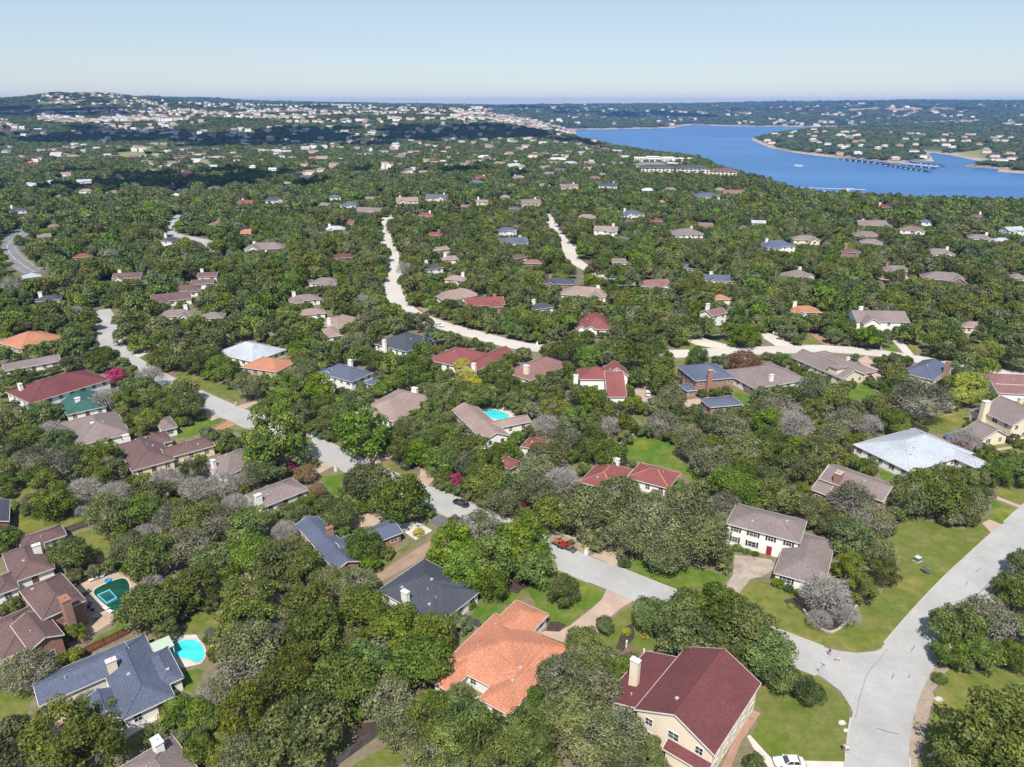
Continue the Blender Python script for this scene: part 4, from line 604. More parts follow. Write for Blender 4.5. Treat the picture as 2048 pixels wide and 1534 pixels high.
  (8, -121.4, 176.0, 4.4, 6.9, 'rounded dark green live oak just below and left of the grey brown roofed house'),
  (3, -116.2, 151.5, 3.9, 6.8, 'dense olive green cedar just right of the dark roof at the left edge'),
  (2, -25.6, 177.2, 4.4, 7.5, 'bright green broadleaf tree below the sandy taupe roofed house'),
  (6, -24.5, 221.5, 5.4, 7.8, 'dull grey green live oak just below the faded red roofed house'),
  (2, 18.4, 97.6, 2.6, 4.4, 'bright green broadleaf tree right of the orange roofed house'),
  (8, -30.6, 179.2, 4.4, 6.7, 'rounded dark green live oak below the sandy taupe roofed house'),
  (8, -79.8, 229.2, 5.4, 8.4, 'rounded dark green live oak just below and right of the small terracotta roof'),
  (6, 53.0, 217.5, 5.1, 7.5, 'dull grey green live oak just above the curved backyard fence'),
  (3, 40.4, 100.1, 2.6, 4.5, 'dense olive green cedar above and right of the maroon roofed cream house'),
  (8, -25.5, 186.1, 4.4, 6.8, 'rounded dark green live oak just below and right of the sandy taupe roofed house'),
  (2, -148.7, 205.3, 4.9, 8.3, 'bright green broadleaf tree just below and left of the dark maroon roofed white house'),
  (0, -137.5, 191.9, 4.6, 7.7, 'leafless grey tree just below the dark maroon roofed white house'),
  (3, -81.8, 98.9, 2.6, 4.5, 'dense olive green cedar below the brick house with tall chimney'),
  (6, 96.9, 192.3, 4.5, 6.5, 'dull grey green live oak above the brick taupe roofed house'),
  (8, -50.6, 253.3, 5.7, 8.9, 'rounded dark green live oak just left of the dark slate roof by the conifer'),
  (3, -109.2, 165.0, 3.9, 6.9, 'dense olive green cedar below the grey brown roofed house'),
  (8, 192.2, 254.3, 5.8, 8.9, 'rounded dark green live oak just above the stepped maroon roofs'),
  (3, -85.5, 168.2, 4.0, 6.9, 'dense olive green cedar just left of the taupe roof among bare trees'),
  (8, 74.0, 202.7, 4.7, 7.2, 'rounded dark green live oak just below the taupe roofed house'),
  (8, 54.9, 262.3, 5.9, 9.1, 'rounded dark green live oak above and right of the red roofed white gable house'),
  (8, -61.0, 209.5, 4.8, 7.4, 'rounded dark green live oak just below and left of the white slate roofed two-storey house'),
  (8, -118.1, 216.7, 4.9, 7.6, 'rounded dark green live oak below and right of the grey car on the cul-de-sac'),
  (8, 75.4, 188.9, 4.3, 6.7, 'rounded dark green live oak below and right of the red brick slate roofed house'),
  (3, 114.3, 165.6, 3.9, 6.8, 'dense olive green cedar just below and right of the pale metal roofed white house'),
  (8, -34.5, 189.6, 4.3, 6.7, 'rounded dark green live oak just below the sandy taupe roofed house'),
  (8, 53.9, 202.0, 4.6, 7.1, 'rounded dark green live oak just above and right of the curved backyard fence'),
  (8, -66.3, 206.5, 4.7, 7.2, 'rounded dark green live oak below and left of the white slate roofed two-storey house'),
  (6, -31.0, 105.9, 2.6, 3.8, 'dull grey green live oak left of the red pergola'),
  (2, 28.6, 253.6, 5.6, 9.4, 'bright green broadleaf tree just below the twin gabled red roofed house'),
  (6, 52.5, 191.8, 4.3, 6.3, 'dull grey green live oak below and right of the red roofed white gable house'),
  (6, -32.0, 197.3, 4.4, 6.4, 'dull grey green live oak just below the sandy taupe roofed house'),
  (8, 59.0, 200.0, 4.4, 6.9, 'rounded dark green live oak just right of the curved backyard fence'),
  (3, -133.4, 254.0, 5.5, 9.7, 'dense olive green cedar right of the grey car on the cul-de-sac'),
  (3, 94.4, 206.2, 4.6, 8.0, 'dense olive green cedar below the taupe house with dormer'),
  (3, -65.3, 107.7, 2.6, 4.5, 'dense olive green cedar just above and left of the turquoise kidney pool'),
  (0, -44.8, 108.7, 2.6, 4.4, 'leafless grey tree right of the turquoise kidney pool'),
  (8, -118.5, 250.6, 5.4, 8.4, 'rounded dark green live oak left of the pale metal roofed house'),
  (8, -50.9, 217.0, 4.7, 7.3, 'rounded dark green live oak just below and right of the white slate roofed two-storey house'),
  (8, -155.9, 256.0, 5.5, 8.6, 'rounded dark green live oak just below and left of the grey car on the cul-de-sac'),
  (8, -1.6, 228.3, 4.9, 7.6, 'rounded dark green live oak just left of the dusty maroon roofed house'),
  (8, -4.6, 242.5, 5.2, 8.1, 'rounded dark green live oak just right of the faded red roofed house'),
  (2, 98.1, 282.4, 6.0, 10.2, 'bright green broadleaf tree just left of the driveway of parked pickups'),
  (8, 6.6, 223.0, 4.8, 7.5, 'rounded dark green live oak just below the dusty maroon roofed house'),
  (2, 26.5, 215.5, 4.7, 7.9, 'bright green broadleaf tree just below and left of the red roofed white gable house'),
  (8, -75.9, 244.5, 5.2, 8.1, 'rounded dark green live oak just right of the small terracotta roof'),
  (5, -69.5, 164.8, 3.7, 5.9, 'sparse greyish tree with bare twigs just left of the light grey roofed house'),
  (2, -38.6, 248.8, 5.3, 8.9, 'bright green broadleaf tree just below the dark slate roof by the conifer'),
  (6, -63.5, 275.4, 5.8, 8.4, 'dull grey green live oak just right of the low tan roof'),
  (6, -78.5, 239.0, 5.1, 7.3, 'dull grey green live oak just right of the small terracotta roof'),
  (8, 54.1, 285.3, 5.9, 9.2, 'rounded dark green live oak right of the twin gabled red roofed house'),
  (8, -127.5, 215.5, 4.6, 7.2, 'rounded dark green live oak just above and right of the grey brown roofed house'),
  (8, 24.4, 198.2, 4.2, 6.5, 'rounded dark green live oak below the red roofed white gable house'),
  (8, -108.5, 247.9, 5.2, 8.0, 'rounded dark green live oak just left of the pale metal roofed house'),
  (8, -118.5, 260.9, 5.4, 8.4, 'rounded dark green live oak left of the small terracotta roof'),
  (8, -132.1, 163.7, 3.6, 5.6, 'rounded dark green live oak just above the dark roof at the left edge'),
  (8, 2.8, 218.2, 4.6, 7.1, 'rounded dark green live oak above and right of the tan V-shaped house'),
  (8, -141.6, 284.2, 5.8, 9.0, 'rounded dark green live oak right of the grey car on the cul-de-sac'),
  (8, -113.1, 201.1, 4.3, 6.6, 'rounded dark green live oak just above the broad brown roofed house'),
]
MORE_TREES = [
  (6,203.7,273.1,5.6),
  (3,-102.2,288.8,5.9),
  (8,47.9,159.3,3.4),
  (8,22.1,220.8,4.6),
  (3,6.3,78.6,1.9),
  (6,-152.8,295.7,6.0),
  (8,-113.0,293.9,5.9),
  (2,-8.9,221.0,4.5),
  (8,-58.7,283.1,5.7),
  (3,-85.3,187.9,3.9),
  (8,36.8,78.8,1.9),
  (8,-36.8,78.8,1.9),
  (8,63.9,285.9,5.7),
  (2,147.8,280.7,5.6),
  (8,-173.7,267.0,5.4),
  (3,-127.1,270.0,5.4),
  (3,107.1,221.4,4.5),
  (8,51.2,230.7,4.6),
  (8,-44.3,249.4,5.0),
  (8,82.2,182.6,3.8),
  (3,-45.4,80.4,1.9),
  (8,-33.0,248.4,4.9),
  (2,179.9,279.6,5.5),
  (8,-181.6,280.8,5.5),
  (3,138.9,173.5,3.6),
  (8,-102.3,240.2,4.8),
  (8,-60.5,120.5,2.6),
  (2,45.2,236.6,4.7),
  (6,21.7,82.5,1.9),
  (8,-68.2,260.5,5.1),
  (3,35.0,197.0,3.9),
  (8,-163.2,286.3,5.5),
  (0,-75.1,122.0,2.6),
  (8,30.7,209.0,4.1),
  (8,-71.6,224.7,4.4),
  (6,-47.2,123.5,2.6),
  (8,-100.2,304.8,5.8),
  (8,-122.7,279.9,5.4),
  (8,-150.3,199.3,4.0),
  (8,213.5,286.4,5.5),
  (2,23.7,302.1,5.7),
  (8,-49.8,83.9,1.9),
  (8,-52.0,83.9,1.9),
  (5,104.1,122.7,2.6),
  (8,-34.7,263.0,5.0),
  (6,-107.4,170.6,3.4),
  (2,-127.4,253.2,4.8),
  (8,-57.0,84.6,1.9),
  (8,-60.3,125.6,2.6),
  (8,-120.4,289.4,5.4),
  (6,-55.3,85.4,1.9),
  (3,57.4,184.6,3.6),
  (8,57.2,303.7,5.6),
  (8,-25.7,234.0,4.4),
  (3,138.0,239.4,4.5),
  (2,-30.9,128.9,2.6),
  (6,14.6,231.4,4.4),
  (6,-129.9,264.5,4.9),
  (8,-1.3,181.1,3.5),
  (6,219.7,307.1,5.7),
  (2,-25.2,88.6,1.9),
  (8,-201.5,302.3,5.6),
  (3,54.1,236.7,4.4),
  (8,-94.7,281.7,5.2),
  (8,2.4,89.7,1.9),
  (8,-221.7,305.4,5.6),
  (8,-166.7,305.5,5.5),
  (8,169.6,287.1,5.2),
  (6,47.4,211.9,3.9),
  (8,171.5,252.3,4.6),
  (8,-20.3,228.8,4.2),
  (8,-144.9,279.3,5.0),
  (3,-13.4,91.8,1.9),
  (6,-15.8,192.9,3.6),
  (6,16.1,197.7,3.7),
  (8,-73.9,264.7,4.8),
  (2,141.6,293.2,5.2),
  (8,-61.0,259.1,4.6),
  (8,-197.5,260.2,4.7),
  (8,84.9,297.2,5.2),
  (3,-89.8,289.8,5.1),
  (8,210.3,298.6,5.2),
  (3,108.5,215.9,3.9),
  (8,-81.2,269.7,4.7),
  (8,137.5,231.7,4.1),
  (8,10.7,95.3,1.9),
  (6,17.4,139.0,2.6),
  (8,-86.7,279.7,4.9),
  (3,39.0,212.8,3.8),
  (8,51.8,297.4,5.1),
  (3,152.8,229.8,4.0),
  (6,-114.9,138.6,2.6),
  (2,-190.6,305.3,5.2),
  (8,42.9,97.4,1.9),
  (2,202.0,281.6,4.8),
  (6,100.0,207.5,3.6),
  (6,-162.0,209.8,3.7),
  (8,-181.6,270.0,4.6),
  (6,16.6,98.6,1.9),
  (8,5.9,299.1,5.0),
  (8,-92.1,141.9,2.6),
  (3,70.2,296.0,5.0),
  (2,101.3,301.1,5.0),
  (6,-89.5,96.4,1.9),
  (8,-139.4,302.1,5.1),
  (8,20.9,245.7,4.2),
  (8,177.6,248.7,4.2),
  (8,118.5,300.7,5.0),
  (8,47.7,302.2,5.0),
  (2,-44.5,227.9,3.9),
  (8,21.0,100.5,1.9),
  (8,183.7,294.9,4.9),
  (6,72.0,144.8,2.6),
  (2,222.3,299.8,5.0),
  (2,-175.9,232.5,3.9),
  (6,-40.1,305.4,5.0),
  (8,3.0,147.9,2.6),
  (6,17.2,102.2,1.9),
  (8,-136.9,267.9,4.4),
  (8,81.1,100.1,1.9),
  (2,179.9,298.5,4.9),
  (8,-120.5,303.9,5.0),
  (2,76.3,301.6,4.9),
  (6,105.9,147.0,2.6),
  (3,-53.7,102.4,1.9),
  (8,-50.8,149.3,2.6),
  (3,-79.6,101.4,1.9),
  (8,-46.5,307.0,5.0),
  (3,15.2,264.4,4.3),
  (8,-47.5,149.7,2.6),
  (3,171.5,266.7,4.4),
  (8,-1.5,217.4,3.6),
  (6,38.8,103.5,1.9),
  (8,93.0,148.8,2.6),
  (6,84.4,221.6,3.7),
  (5,-41.8,104.0,1.9),
  (8,193.4,299.6,4.8),
  (8,-152.1,275.4,4.5),
  (6,44.1,288.5,4.6),
  (6,90.8,223.4,3.7),
  (3,76.0,152.1,2.6),
  (8,-34.8,153.5,2.6),
  (8,95.2,223.4,3.6),
  (6,-46.6,153.9,2.6),
  (5,-74.1,153.3,2.6),
  (8,92.9,292.7,4.6),
  (6,-66.6,305.8,4.8),
  (8,-219.4,296.9,4.7),
  (8,72.0,286.0,4.5),
  (5,6.6,209.9,3.4),
  (6,153.4,282.0,4.5),
  (8,-28.4,107.3,1.9),
  (6,-55.5,106.7,1.9),
  (8,16.5,308.9,4.8),
  (6,-6.4,155.8,2.6),
  (8,173.7,278.1,4.4),
  (6,-61.3,309.0,4.8),
  (8,-172.4,274.4,4.3),
  (6,-40.5,155.8,2.6),
  (8,59.0,155.9,2.6),
  (6,-51.6,301.5,4.7),
  (2,-80.3,213.1,3.4),
  (8,11.3,303.0,4.7),
  (8,136.7,298.6,4.6),
  (6,-9.7,110.0,1.9),
  (8,-141.4,297.2,4.6),
  (3,-68.9,291.6,4.5),
  (8,143.6,287.5,4.5),
  (8,104.4,216.8,3.4),
  (3,-175.0,306.0,4.7),
  (8,42.0,159.3,2.6),
  (8,183.6,274.6,4.3),
  (2,-30.9,284.3,4.4),
  (8,16.1,160.3,2.6),
  (6,-114.4,310.8,4.7),
  (3,75.3,160.0,2.6),
  (8,16.4,297.4,4.5),
  (8,-11.2,112.0,1.9),
  (3,116.0,160.0,2.6),
  (2,-163.1,295.4,4.5),
  (2,-208.4,304.1,4.6),
  (8,-11.9,306.4,4.6),
  (5,-66.0,112.8,1.9),
  (8,192.3,309.5,4.6),
  (8,-30.9,235.7,3.6),
  (8,-100.1,163.5,2.6),
  (8,126.0,300.6,4.5),
  (3,-97.7,164.6,2.6),
  (3,-18.3,166.8,2.6),
  (3,-100.4,114.5,1.9),
  (6,-60.6,116.4,1.9),
  (0,-47.8,117.4,1.9),
  (8,122.8,167.2,2.6),
  (8,126.0,167.2,2.6),
  (3,-62.5,169.6,2.6),
  (8,125.9,309.8,4.5),
  (5,-100.0,116.1,1.9),
  (2,1.5,293.1,4.2),
  (8,-167.6,253.1,3.7),
  (8,19.5,171.7,2.6),
  (6,146.5,256.3,3.8),
  (8,-1.0,257.6,3.7),
  (8,-118.5,170.0,2.6),
  (2,-1.6,306.3,4.4),
  (6,119.1,292.3,4.2),
  (8,-148.1,252.2,3.6),
  (2,96.1,173.2,2.6),
  (8,-49.1,121.6,1.9),
  (3,-76.1,120.7,1.9),
  (2,112.5,308.0,4.3),
  (8,135.7,307.1,4.3),
  (0,-58.1,176.2,2.6),
  (8,100.7,120.6,1.9),
  (8,-172.5,308.6,4.3),
  (8,141.4,310.2,4.3),
  (2,87.1,292.1,4.1),
  (3,94.0,176.5,2.6),
  (8,-178.8,240.0,3.4),
  (3,-81.3,257.0,3.6),
  (3,-185.5,295.8,4.1),
  (8,16.9,179.3,2.6),
  (8,-80.7,283.3,3.9),
  (8,135.0,178.1,2.6),
  (2,-188.7,267.8,3.7),
  (2,-69.9,276.5,3.8),
  (8,136.4,287.4,3.9),
  (8,174.7,249.2,3.5),
  (8,-79.8,125.6,1.9),
  (6,-93.0,125.5,1.9),
  (0,-126.8,181.0,2.6),
  (5,-89.6,126.8,1.9),
  (6,46.0,129.0,1.9),
  (8,-82.9,128.0,1.9),
  (8,-37.6,186.3,2.6),
  (8,-87.7,128.4,1.9),
  (8,-24.3,281.0,3.8),
  (2,-187.5,273.0,3.7),
  (8,-57.3,266.2,3.6),
  (6,-165.7,255.7,3.5),
  (8,-81.6,187.6,2.6),
  (8,-17.6,132.4,1.9),
  (3,99.9,188.5,2.6),
  (8,-87.7,130.9,1.9),
  (2,1.6,190.8,2.6),
  (8,47.8,133.2,1.9),
  (8,-28.1,133.9,1.9),
  (6,33.7,191.5,2.6),
  (6,79.2,294.5,3.8),
  (3,47.5,191.9,2.6),
  (8,103.8,259.4,3.4),
  (8,-46.9,135.4,1.9),
  (8,4.7,194.4,2.6),
  (8,32.0,286.6,3.7),
  (6,19.5,136.9,1.9),
  (6,-92.2,194.2,2.6),
  (8,41.0,195.8,2.6),
  (3,-113.5,194.7,2.6),
  (6,4.9,265.1,3.4),
  (8,-60.4,196.5,2.6),
  (5,-49.8,137.7,1.9),
  (8,-64.0,137.8,1.9),
  (2,203.6,309.4,3.9),
  (3,-80.7,138.8,1.9),
  (3,-68.3,139.7,1.9),
  (3,-214.3,301.3,3.8),
  (8,84.7,139.4,1.9),
  (8,97.0,200.1,2.6),
  (8,21.1,295.1,3.7),
  (8,-60.5,201.6,2.6),
  (2,-39.5,141.9,1.9),
  (3,-119.6,202.0,2.6),
  (6,12.4,143.4,1.9),
  (3,-20.1,205.0,2.6),
  (3,-117.6,141.7,1.9),
  (8,88.7,142.7,1.9),
  (6,27.4,207.5,2.6),
  (8,-31.2,207.7,2.6),
  (8,-7.3,302.6,3.7),
  (8,-107.2,206.9,2.6),
  (6,-13.8,146.4,1.9),
  (8,70.6,208.5,2.6),
  (6,-201.3,312.9,3.8),
  (8,-145.3,207.7,2.6),
  (2,-120.6,208.4,2.6),
  (8,-114.0,209.3,2.6),
  (3,-125.7,209.7,2.6),
  (8,-53.7,147.9,1.9),
  (3,80.7,147.3,1.9),
  (8,-192.8,299.7,3.6),
  (6,59.7,211.5,2.6),
  (6,113.4,210.7,2.6),
  (3,-58.7,148.6,1.9),
  (8,1.8,212.5,2.6),
  (6,109.1,146.9,1.9),
  (3,111.1,147.3,1.9),
  (5,43.0,213.0,2.6),
  (8,197.1,287.2,3.4),
  (8,-28.4,213.3,2.6),
  (2,-21.0,150.6,1.9),
  (8,-87.5,299.9,3.5),
  (3,80.6,213.8,2.6),
  (2,-148.7,212.4,2.6),
  (8,-120.2,214.1,2.6),
  (8,-18.7,215.8,2.6),
  (8,-26.3,215.8,2.6),
  (6,113.0,214.7,2.6),
  (6,-56.7,151.4,1.9),
  (3,78.1,150.9,1.9),
  (6,-22.7,216.4,2.6),
  (8,-54.5,152.5,1.9),
  (2,-37.4,152.9,1.9),
  (3,-110.1,150.9,1.9),
  (0,-106.0,151.1,1.9),
  (8,117.7,216.6,2.6),
  (8,-5.5,218.3,2.6),
  (2,-57.8,219.1,2.6),
  (8,166.5,292.9,3.4),
  (8,-120.0,152.0,1.9),
  (6,155.9,218.1,2.6),
  (8,-123.5,152.5,1.9),
  (8,-53.2,154.8,1.9),
  (3,12.7,155.7,1.9),
  (3,-85.0,154.2,1.9),
  (6,36.5,155.6,1.9),
  (3,-82.7,154.7,1.9),
  (3,-51.1,155.7,1.9),
  (8,-130.8,304.6,3.5),
  (8,162.2,221.8,2.6),
  (8,-10.6,158.3,1.9),
  (8,16.3,225.4,2.6),
  (6,36.8,158.6,1.9),
  (8,-58.4,226.3,2.6),
  (8,-231.4,309.3,3.5),
  (8,-48.6,227.2,2.6),
  (8,-43.8,160.3,1.9),
  (8,-86.5,159.3,1.9),
  (6,-13.9,161.1,1.9),
  (3,-120.4,227.7,2.6),
  (3,-30.9,229.6,2.6),
  (2,-176.8,227.1,2.6),
  (3,-130.1,159.1,1.9),
  (8,-69.8,161.3,1.9),
  (8,-17.2,162.8,1.9),
  (8,-53.3,231.8,2.6),
  (8,43.9,164.4,1.9),
  (8,-19.4,164.9,1.9),
  (8,117.5,232.8,2.6),
  (2,19.7,234.7,2.6),
  (2,134.9,234.7,2.6),
  (8,79.5,165.5,1.9),
  (8,-120.0,164.9,1.9),
  (8,103.1,166.0,1.9),
  (8,127.2,165.5,1.9),
  (3,-43.4,238.3,2.6),
  (8,10.6,238.6,2.6),
  (2,-89.6,238.6,2.6),
  (8,110.7,239.6,2.6),
  (8,120.0,167.6,1.9),
  (8,21.7,241.6,2.6),
  (2,108.5,241.6,2.6),
  (8,14.1,242.6,2.6),
  (6,-48.7,243.3,2.6),
  (8,-109.0,242.6,2.6),
  (6,-140.3,242.3,2.6),
  (3,122.3,170.3,1.9),
  (2,-111.9,243.7,2.6),
  (8,-10.9,244.7,2.6),
  (3,98.1,171.4,1.9),
  (8,164.9,243.7,2.6),
  (8,-177.4,243.7,2.6),
  (8,33.0,175.6,1.9),
  (8,67.9,175.0,1.9),
  (8,107.6,247.8,2.6),
  (6,-29.2,175.9,1.9),
  (8,-141.9,247.8,2.6),
  (8,-55.7,176.1,1.9),
  (8,-28.8,250.0,2.6),
  (5,100.3,176.0,1.9),
  (2,139.9,250.0,2.6),
  (3,-158.4,250.7,2.6),
  (8,-155.6,251.1,2.6),
  (3,-87.6,177.8,1.9),
  (8,20.5,179.1,1.9),
  (8,-105.9,253.3,2.6),
  (8,1.9,180.4,1.9),
  (8,-140.2,178.5,1.9),
  (8,139.6,179.8,1.9),
  (8,141.9,257.7,2.6),
  (8,134.1,181.0,1.9),
  (6,32.8,259.6,2.6),
  (8,153.3,258.9,2.6),
  (6,36.5,260.8,2.6),
  (6,82.9,260.8,2.6),
  (8,107.2,261.2,2.6),
  (8,-4.5,186.1,1.9),
  (3,-85.2,185.3,1.9),
  (3,-82.8,185.9,1.9),
  (8,191.9,262.4,2.6),
  (3,98.3,185.9,1.9),
  (8,138.8,184.8,1.9),
  (8,61.8,264.7,2.6),
  (8,-167.1,263.5,2.6),
  (8,136.8,185.4,1.9),
  (2,-196.6,263.6,2.6),
  (6,177.8,264.3,2.6),
  (8,176.0,265.9,2.6),
  (0,-131.7,188.1,1.9),
  (8,150.2,188.0,1.9),
  (5,29.1,191.2,1.9),
  (3,-29.7,271.8,2.6),
  (3,-54.6,192.6,1.9),
  (8,82.1,192.0,1.9),
  (8,-186.5,270.8,2.6),
  (8,-206.2,270.8,2.6),
  (3,104.8,192.6,1.9),
  (8,71.4,193.4,1.9),
  (6,150.4,191.7,1.9),
  (8,-56.8,194.1,1.9),
  (8,-196.1,273.3,2.6),
  (8,-8.8,275.8,2.6),
  (2,-89.5,276.0,2.6),
  (8,-13.4,277.1,2.6),
  (6,73.7,196.6,1.9),
  (6,38.9,197.3,1.9),
  (8,62.8,279.7,2.6),
  (8,93.6,197.6,1.9),
  (3,-63.2,199.0,1.9),
  (3,146.6,280.8,2.6),
  (2,149.3,281.2,2.6),
  (8,-20.3,282.4,2.6),
  (8,68.8,282.4,2.6),
  (3,-17.3,200.5,1.9),
  (8,-118.2,282.4,2.6),
  (8,-100.6,283.7,2.6),
  (6,144.9,283.2,2.6),
  (8,49.6,285.1,2.6),
  (8,120.4,285.1,2.6),
  (8,12.9,286.4,2.6),
  (6,95.6,202.4,1.9),
  (2,116.7,202.2,1.9),
  (2,7.9,288.0,2.6),
  (8,143.3,202.0,1.9),
  (8,94.7,287.8,2.6),
  (8,-104.8,203.5,1.9),
  (8,-107.5,289.2,2.6),
  (8,-102.9,204.3,1.9),
  (3,10.5,290.4,2.6),
  (8,-26.8,290.6,2.6),
  (8,192.1,289.2,2.6),
  (6,3.7,291.4,2.6),
  (6,17.4,291.4,2.6),
  (2,-217.4,290.8,2.6),
  (8,-159.7,292.0,2.6),
  (8,26.6,293.4,2.6),
  (8,-72.1,208.1,1.9),
  (8,-157.3,293.4,2.6),
  (6,36.0,209.3,1.9),
  (5,-100.6,208.7,1.9),
  (2,-132.4,295.1,2.6),
  (5,123.2,208.7,1.9),
  (8,-75.5,209.7,1.9),
  (8,-23.8,210.5,1.9),
  (6,67.2,210.1,1.9),
  (8,-36.6,297.8,2.6),
  (8,-195.8,296.3,2.6),
  (2,-4.2,299.5,2.6),
  (8,-56.6,299.2,2.6),
  (8,-9.5,300.7,2.6),
  (8,24.2,214.6,1.9),
  (2,-84.0,213.9,1.9),
  (8,-204.2,300.7,2.6),
  (8,-54.6,214.6,1.9),
  (8,111.3,302.2,2.6),
  (2,63.2,304.0,2.6),
  (8,152.0,303.7,2.6),
  (8,143.9,214.6,1.9),
  (6,36.1,216.7,1.9),
  (3,146.7,216.2,1.9),
  (6,-135.3,307.7,2.6),
  (3,-152.1,308.2,2.6),
  (8,103.1,218.8,1.9),
  (6,10.3,220.1,1.9),
  (8,161.4,218.8,1.9),
  (8,181.0,311.5,2.6),
  (2,-57.1,313.4,2.6),
  (8,-92.0,313.1,2.6),
  (8,-25.1,314.7,2.6),
  (8,-97.4,314.7,2.6),
  (8,12.5,224.0,1.9),
  (2,40.8,227.8,1.9),
  (8,66.1,227.6,1.9),
  (8,72.0,227.6,1.9),
  (8,69.8,228.5,1.9),
  (8,-85.8,228.5,1.9),
  (8,133.1,228.5,1.9),
  (8,75.5,230.3,1.9),
  (8,130.4,229.4,1.9),
  (2,-136.1,229.6,1.9),
  (3,41.3,231.3,1.9),
  (8,-42.5,234.1,1.9),
  (6,-126.5,233.6,1.9),
  (8,131.6,234.1,1.9),
  (8,-100.4,235.1,1.9),
  (6,58.6,236.5,1.9),
  (8,-10.2,237.0,1.9),
  (8,22.4,237.0,1.9),
  (8,121.5,236.0,1.9),
  (8,130.1,236.0,1.9),
  (2,-140.7,237.3,1.9),
  (2,-8.5,239.3,1.9),
  (6,-175.8,237.5,1.9),
  (8,60.1,240.0,1.9),
  (8,129.3,239.0,1.9),
  (2,113.9,240.3,1.9),
  (2,-184.8,239.3,1.9),
  (8,-22.7,244.0,1.9),
  (8,16.6,247.2,1.9),
  (6,-99.5,246.6,1.9),
  (8,-23.7,248.2,1.9),
  (8,-175.3,246.1,1.9),
  (3,-189.7,246.2,1.9),
  (8,-173.2,249.3,1.9),
  (6,167.1,249.8,1.9),
  (8,-172.6,251.4,1.9),
  (8,-131.5,252.5,1.9),
  (8,108.0,254.7,1.9),
  (6,82.6,255.2,1.9),
  (6,-165.5,254.1,1.9),
  (2,-71.5,257.3,1.9),
  (8,61.4,260.4,1.9),
  (6,188.2,258.6,1.9),
  (8,-75.7,261.5,1.9),
  (8,79.9,262.7,1.9),
  (8,153.4,262.7,1.9),
  (8,146.9,263.9,1.9),
  (8,86.5,265.1,1.9),
  (8,135.6,265.1,1.9),
  (6,102.5,265.6,1.9),
  (6,101.0,266.8,1.9),
  (2,172.1,266.6,1.9),
  (8,-193.8,266.2,1.9),
  (8,-48.7,268.7,1.9),
  (8,169.3,268.7,1.9),
  (8,3.4,272.4,1.9),
  (8,167.0,271.1,1.9),
  (8,-92.6,276.1,1.9),
  (2,-148.3,277.9,1.9),
  (2,-26.4,280.5,1.9),
  (8,-17.7,281.3,1.9),
  (8,-75.7,281.3,1.9),
  (8,45.5,282.7,1.9),
  (2,92.1,283.1,1.9),
  (6,140.4,283.2,1.9),
  (8,103.7,284.0,1.9),
  (8,-15.4,285.4,1.9),
  (2,160.8,287.2,1.9),
  (8,-105.1,289.5,1.9),
  (8,125.4,292.3,1.9),
  (8,38.4,293.7,1.9),
  (8,178.5,292.3,1.9),
  (8,-182.3,292.3,1.9),
  (8,204.4,292.3,1.9),
  (3,-32.1,296.8,1.9),
  (8,-67.0,298.0,1.9),
  (8,164.9,298.0,1.9),
  (6,-136.6,298.6,1.9),
  (2,46.4,301.5,1.9),
  (2,114.7,301.5,1.9),
  (8,-132.8,302.5,1.9),
  (8,133.9,304.0,1.9),
  (3,178.9,307.3,1.9),
  (8,-88.7,316.5,1.9),
]
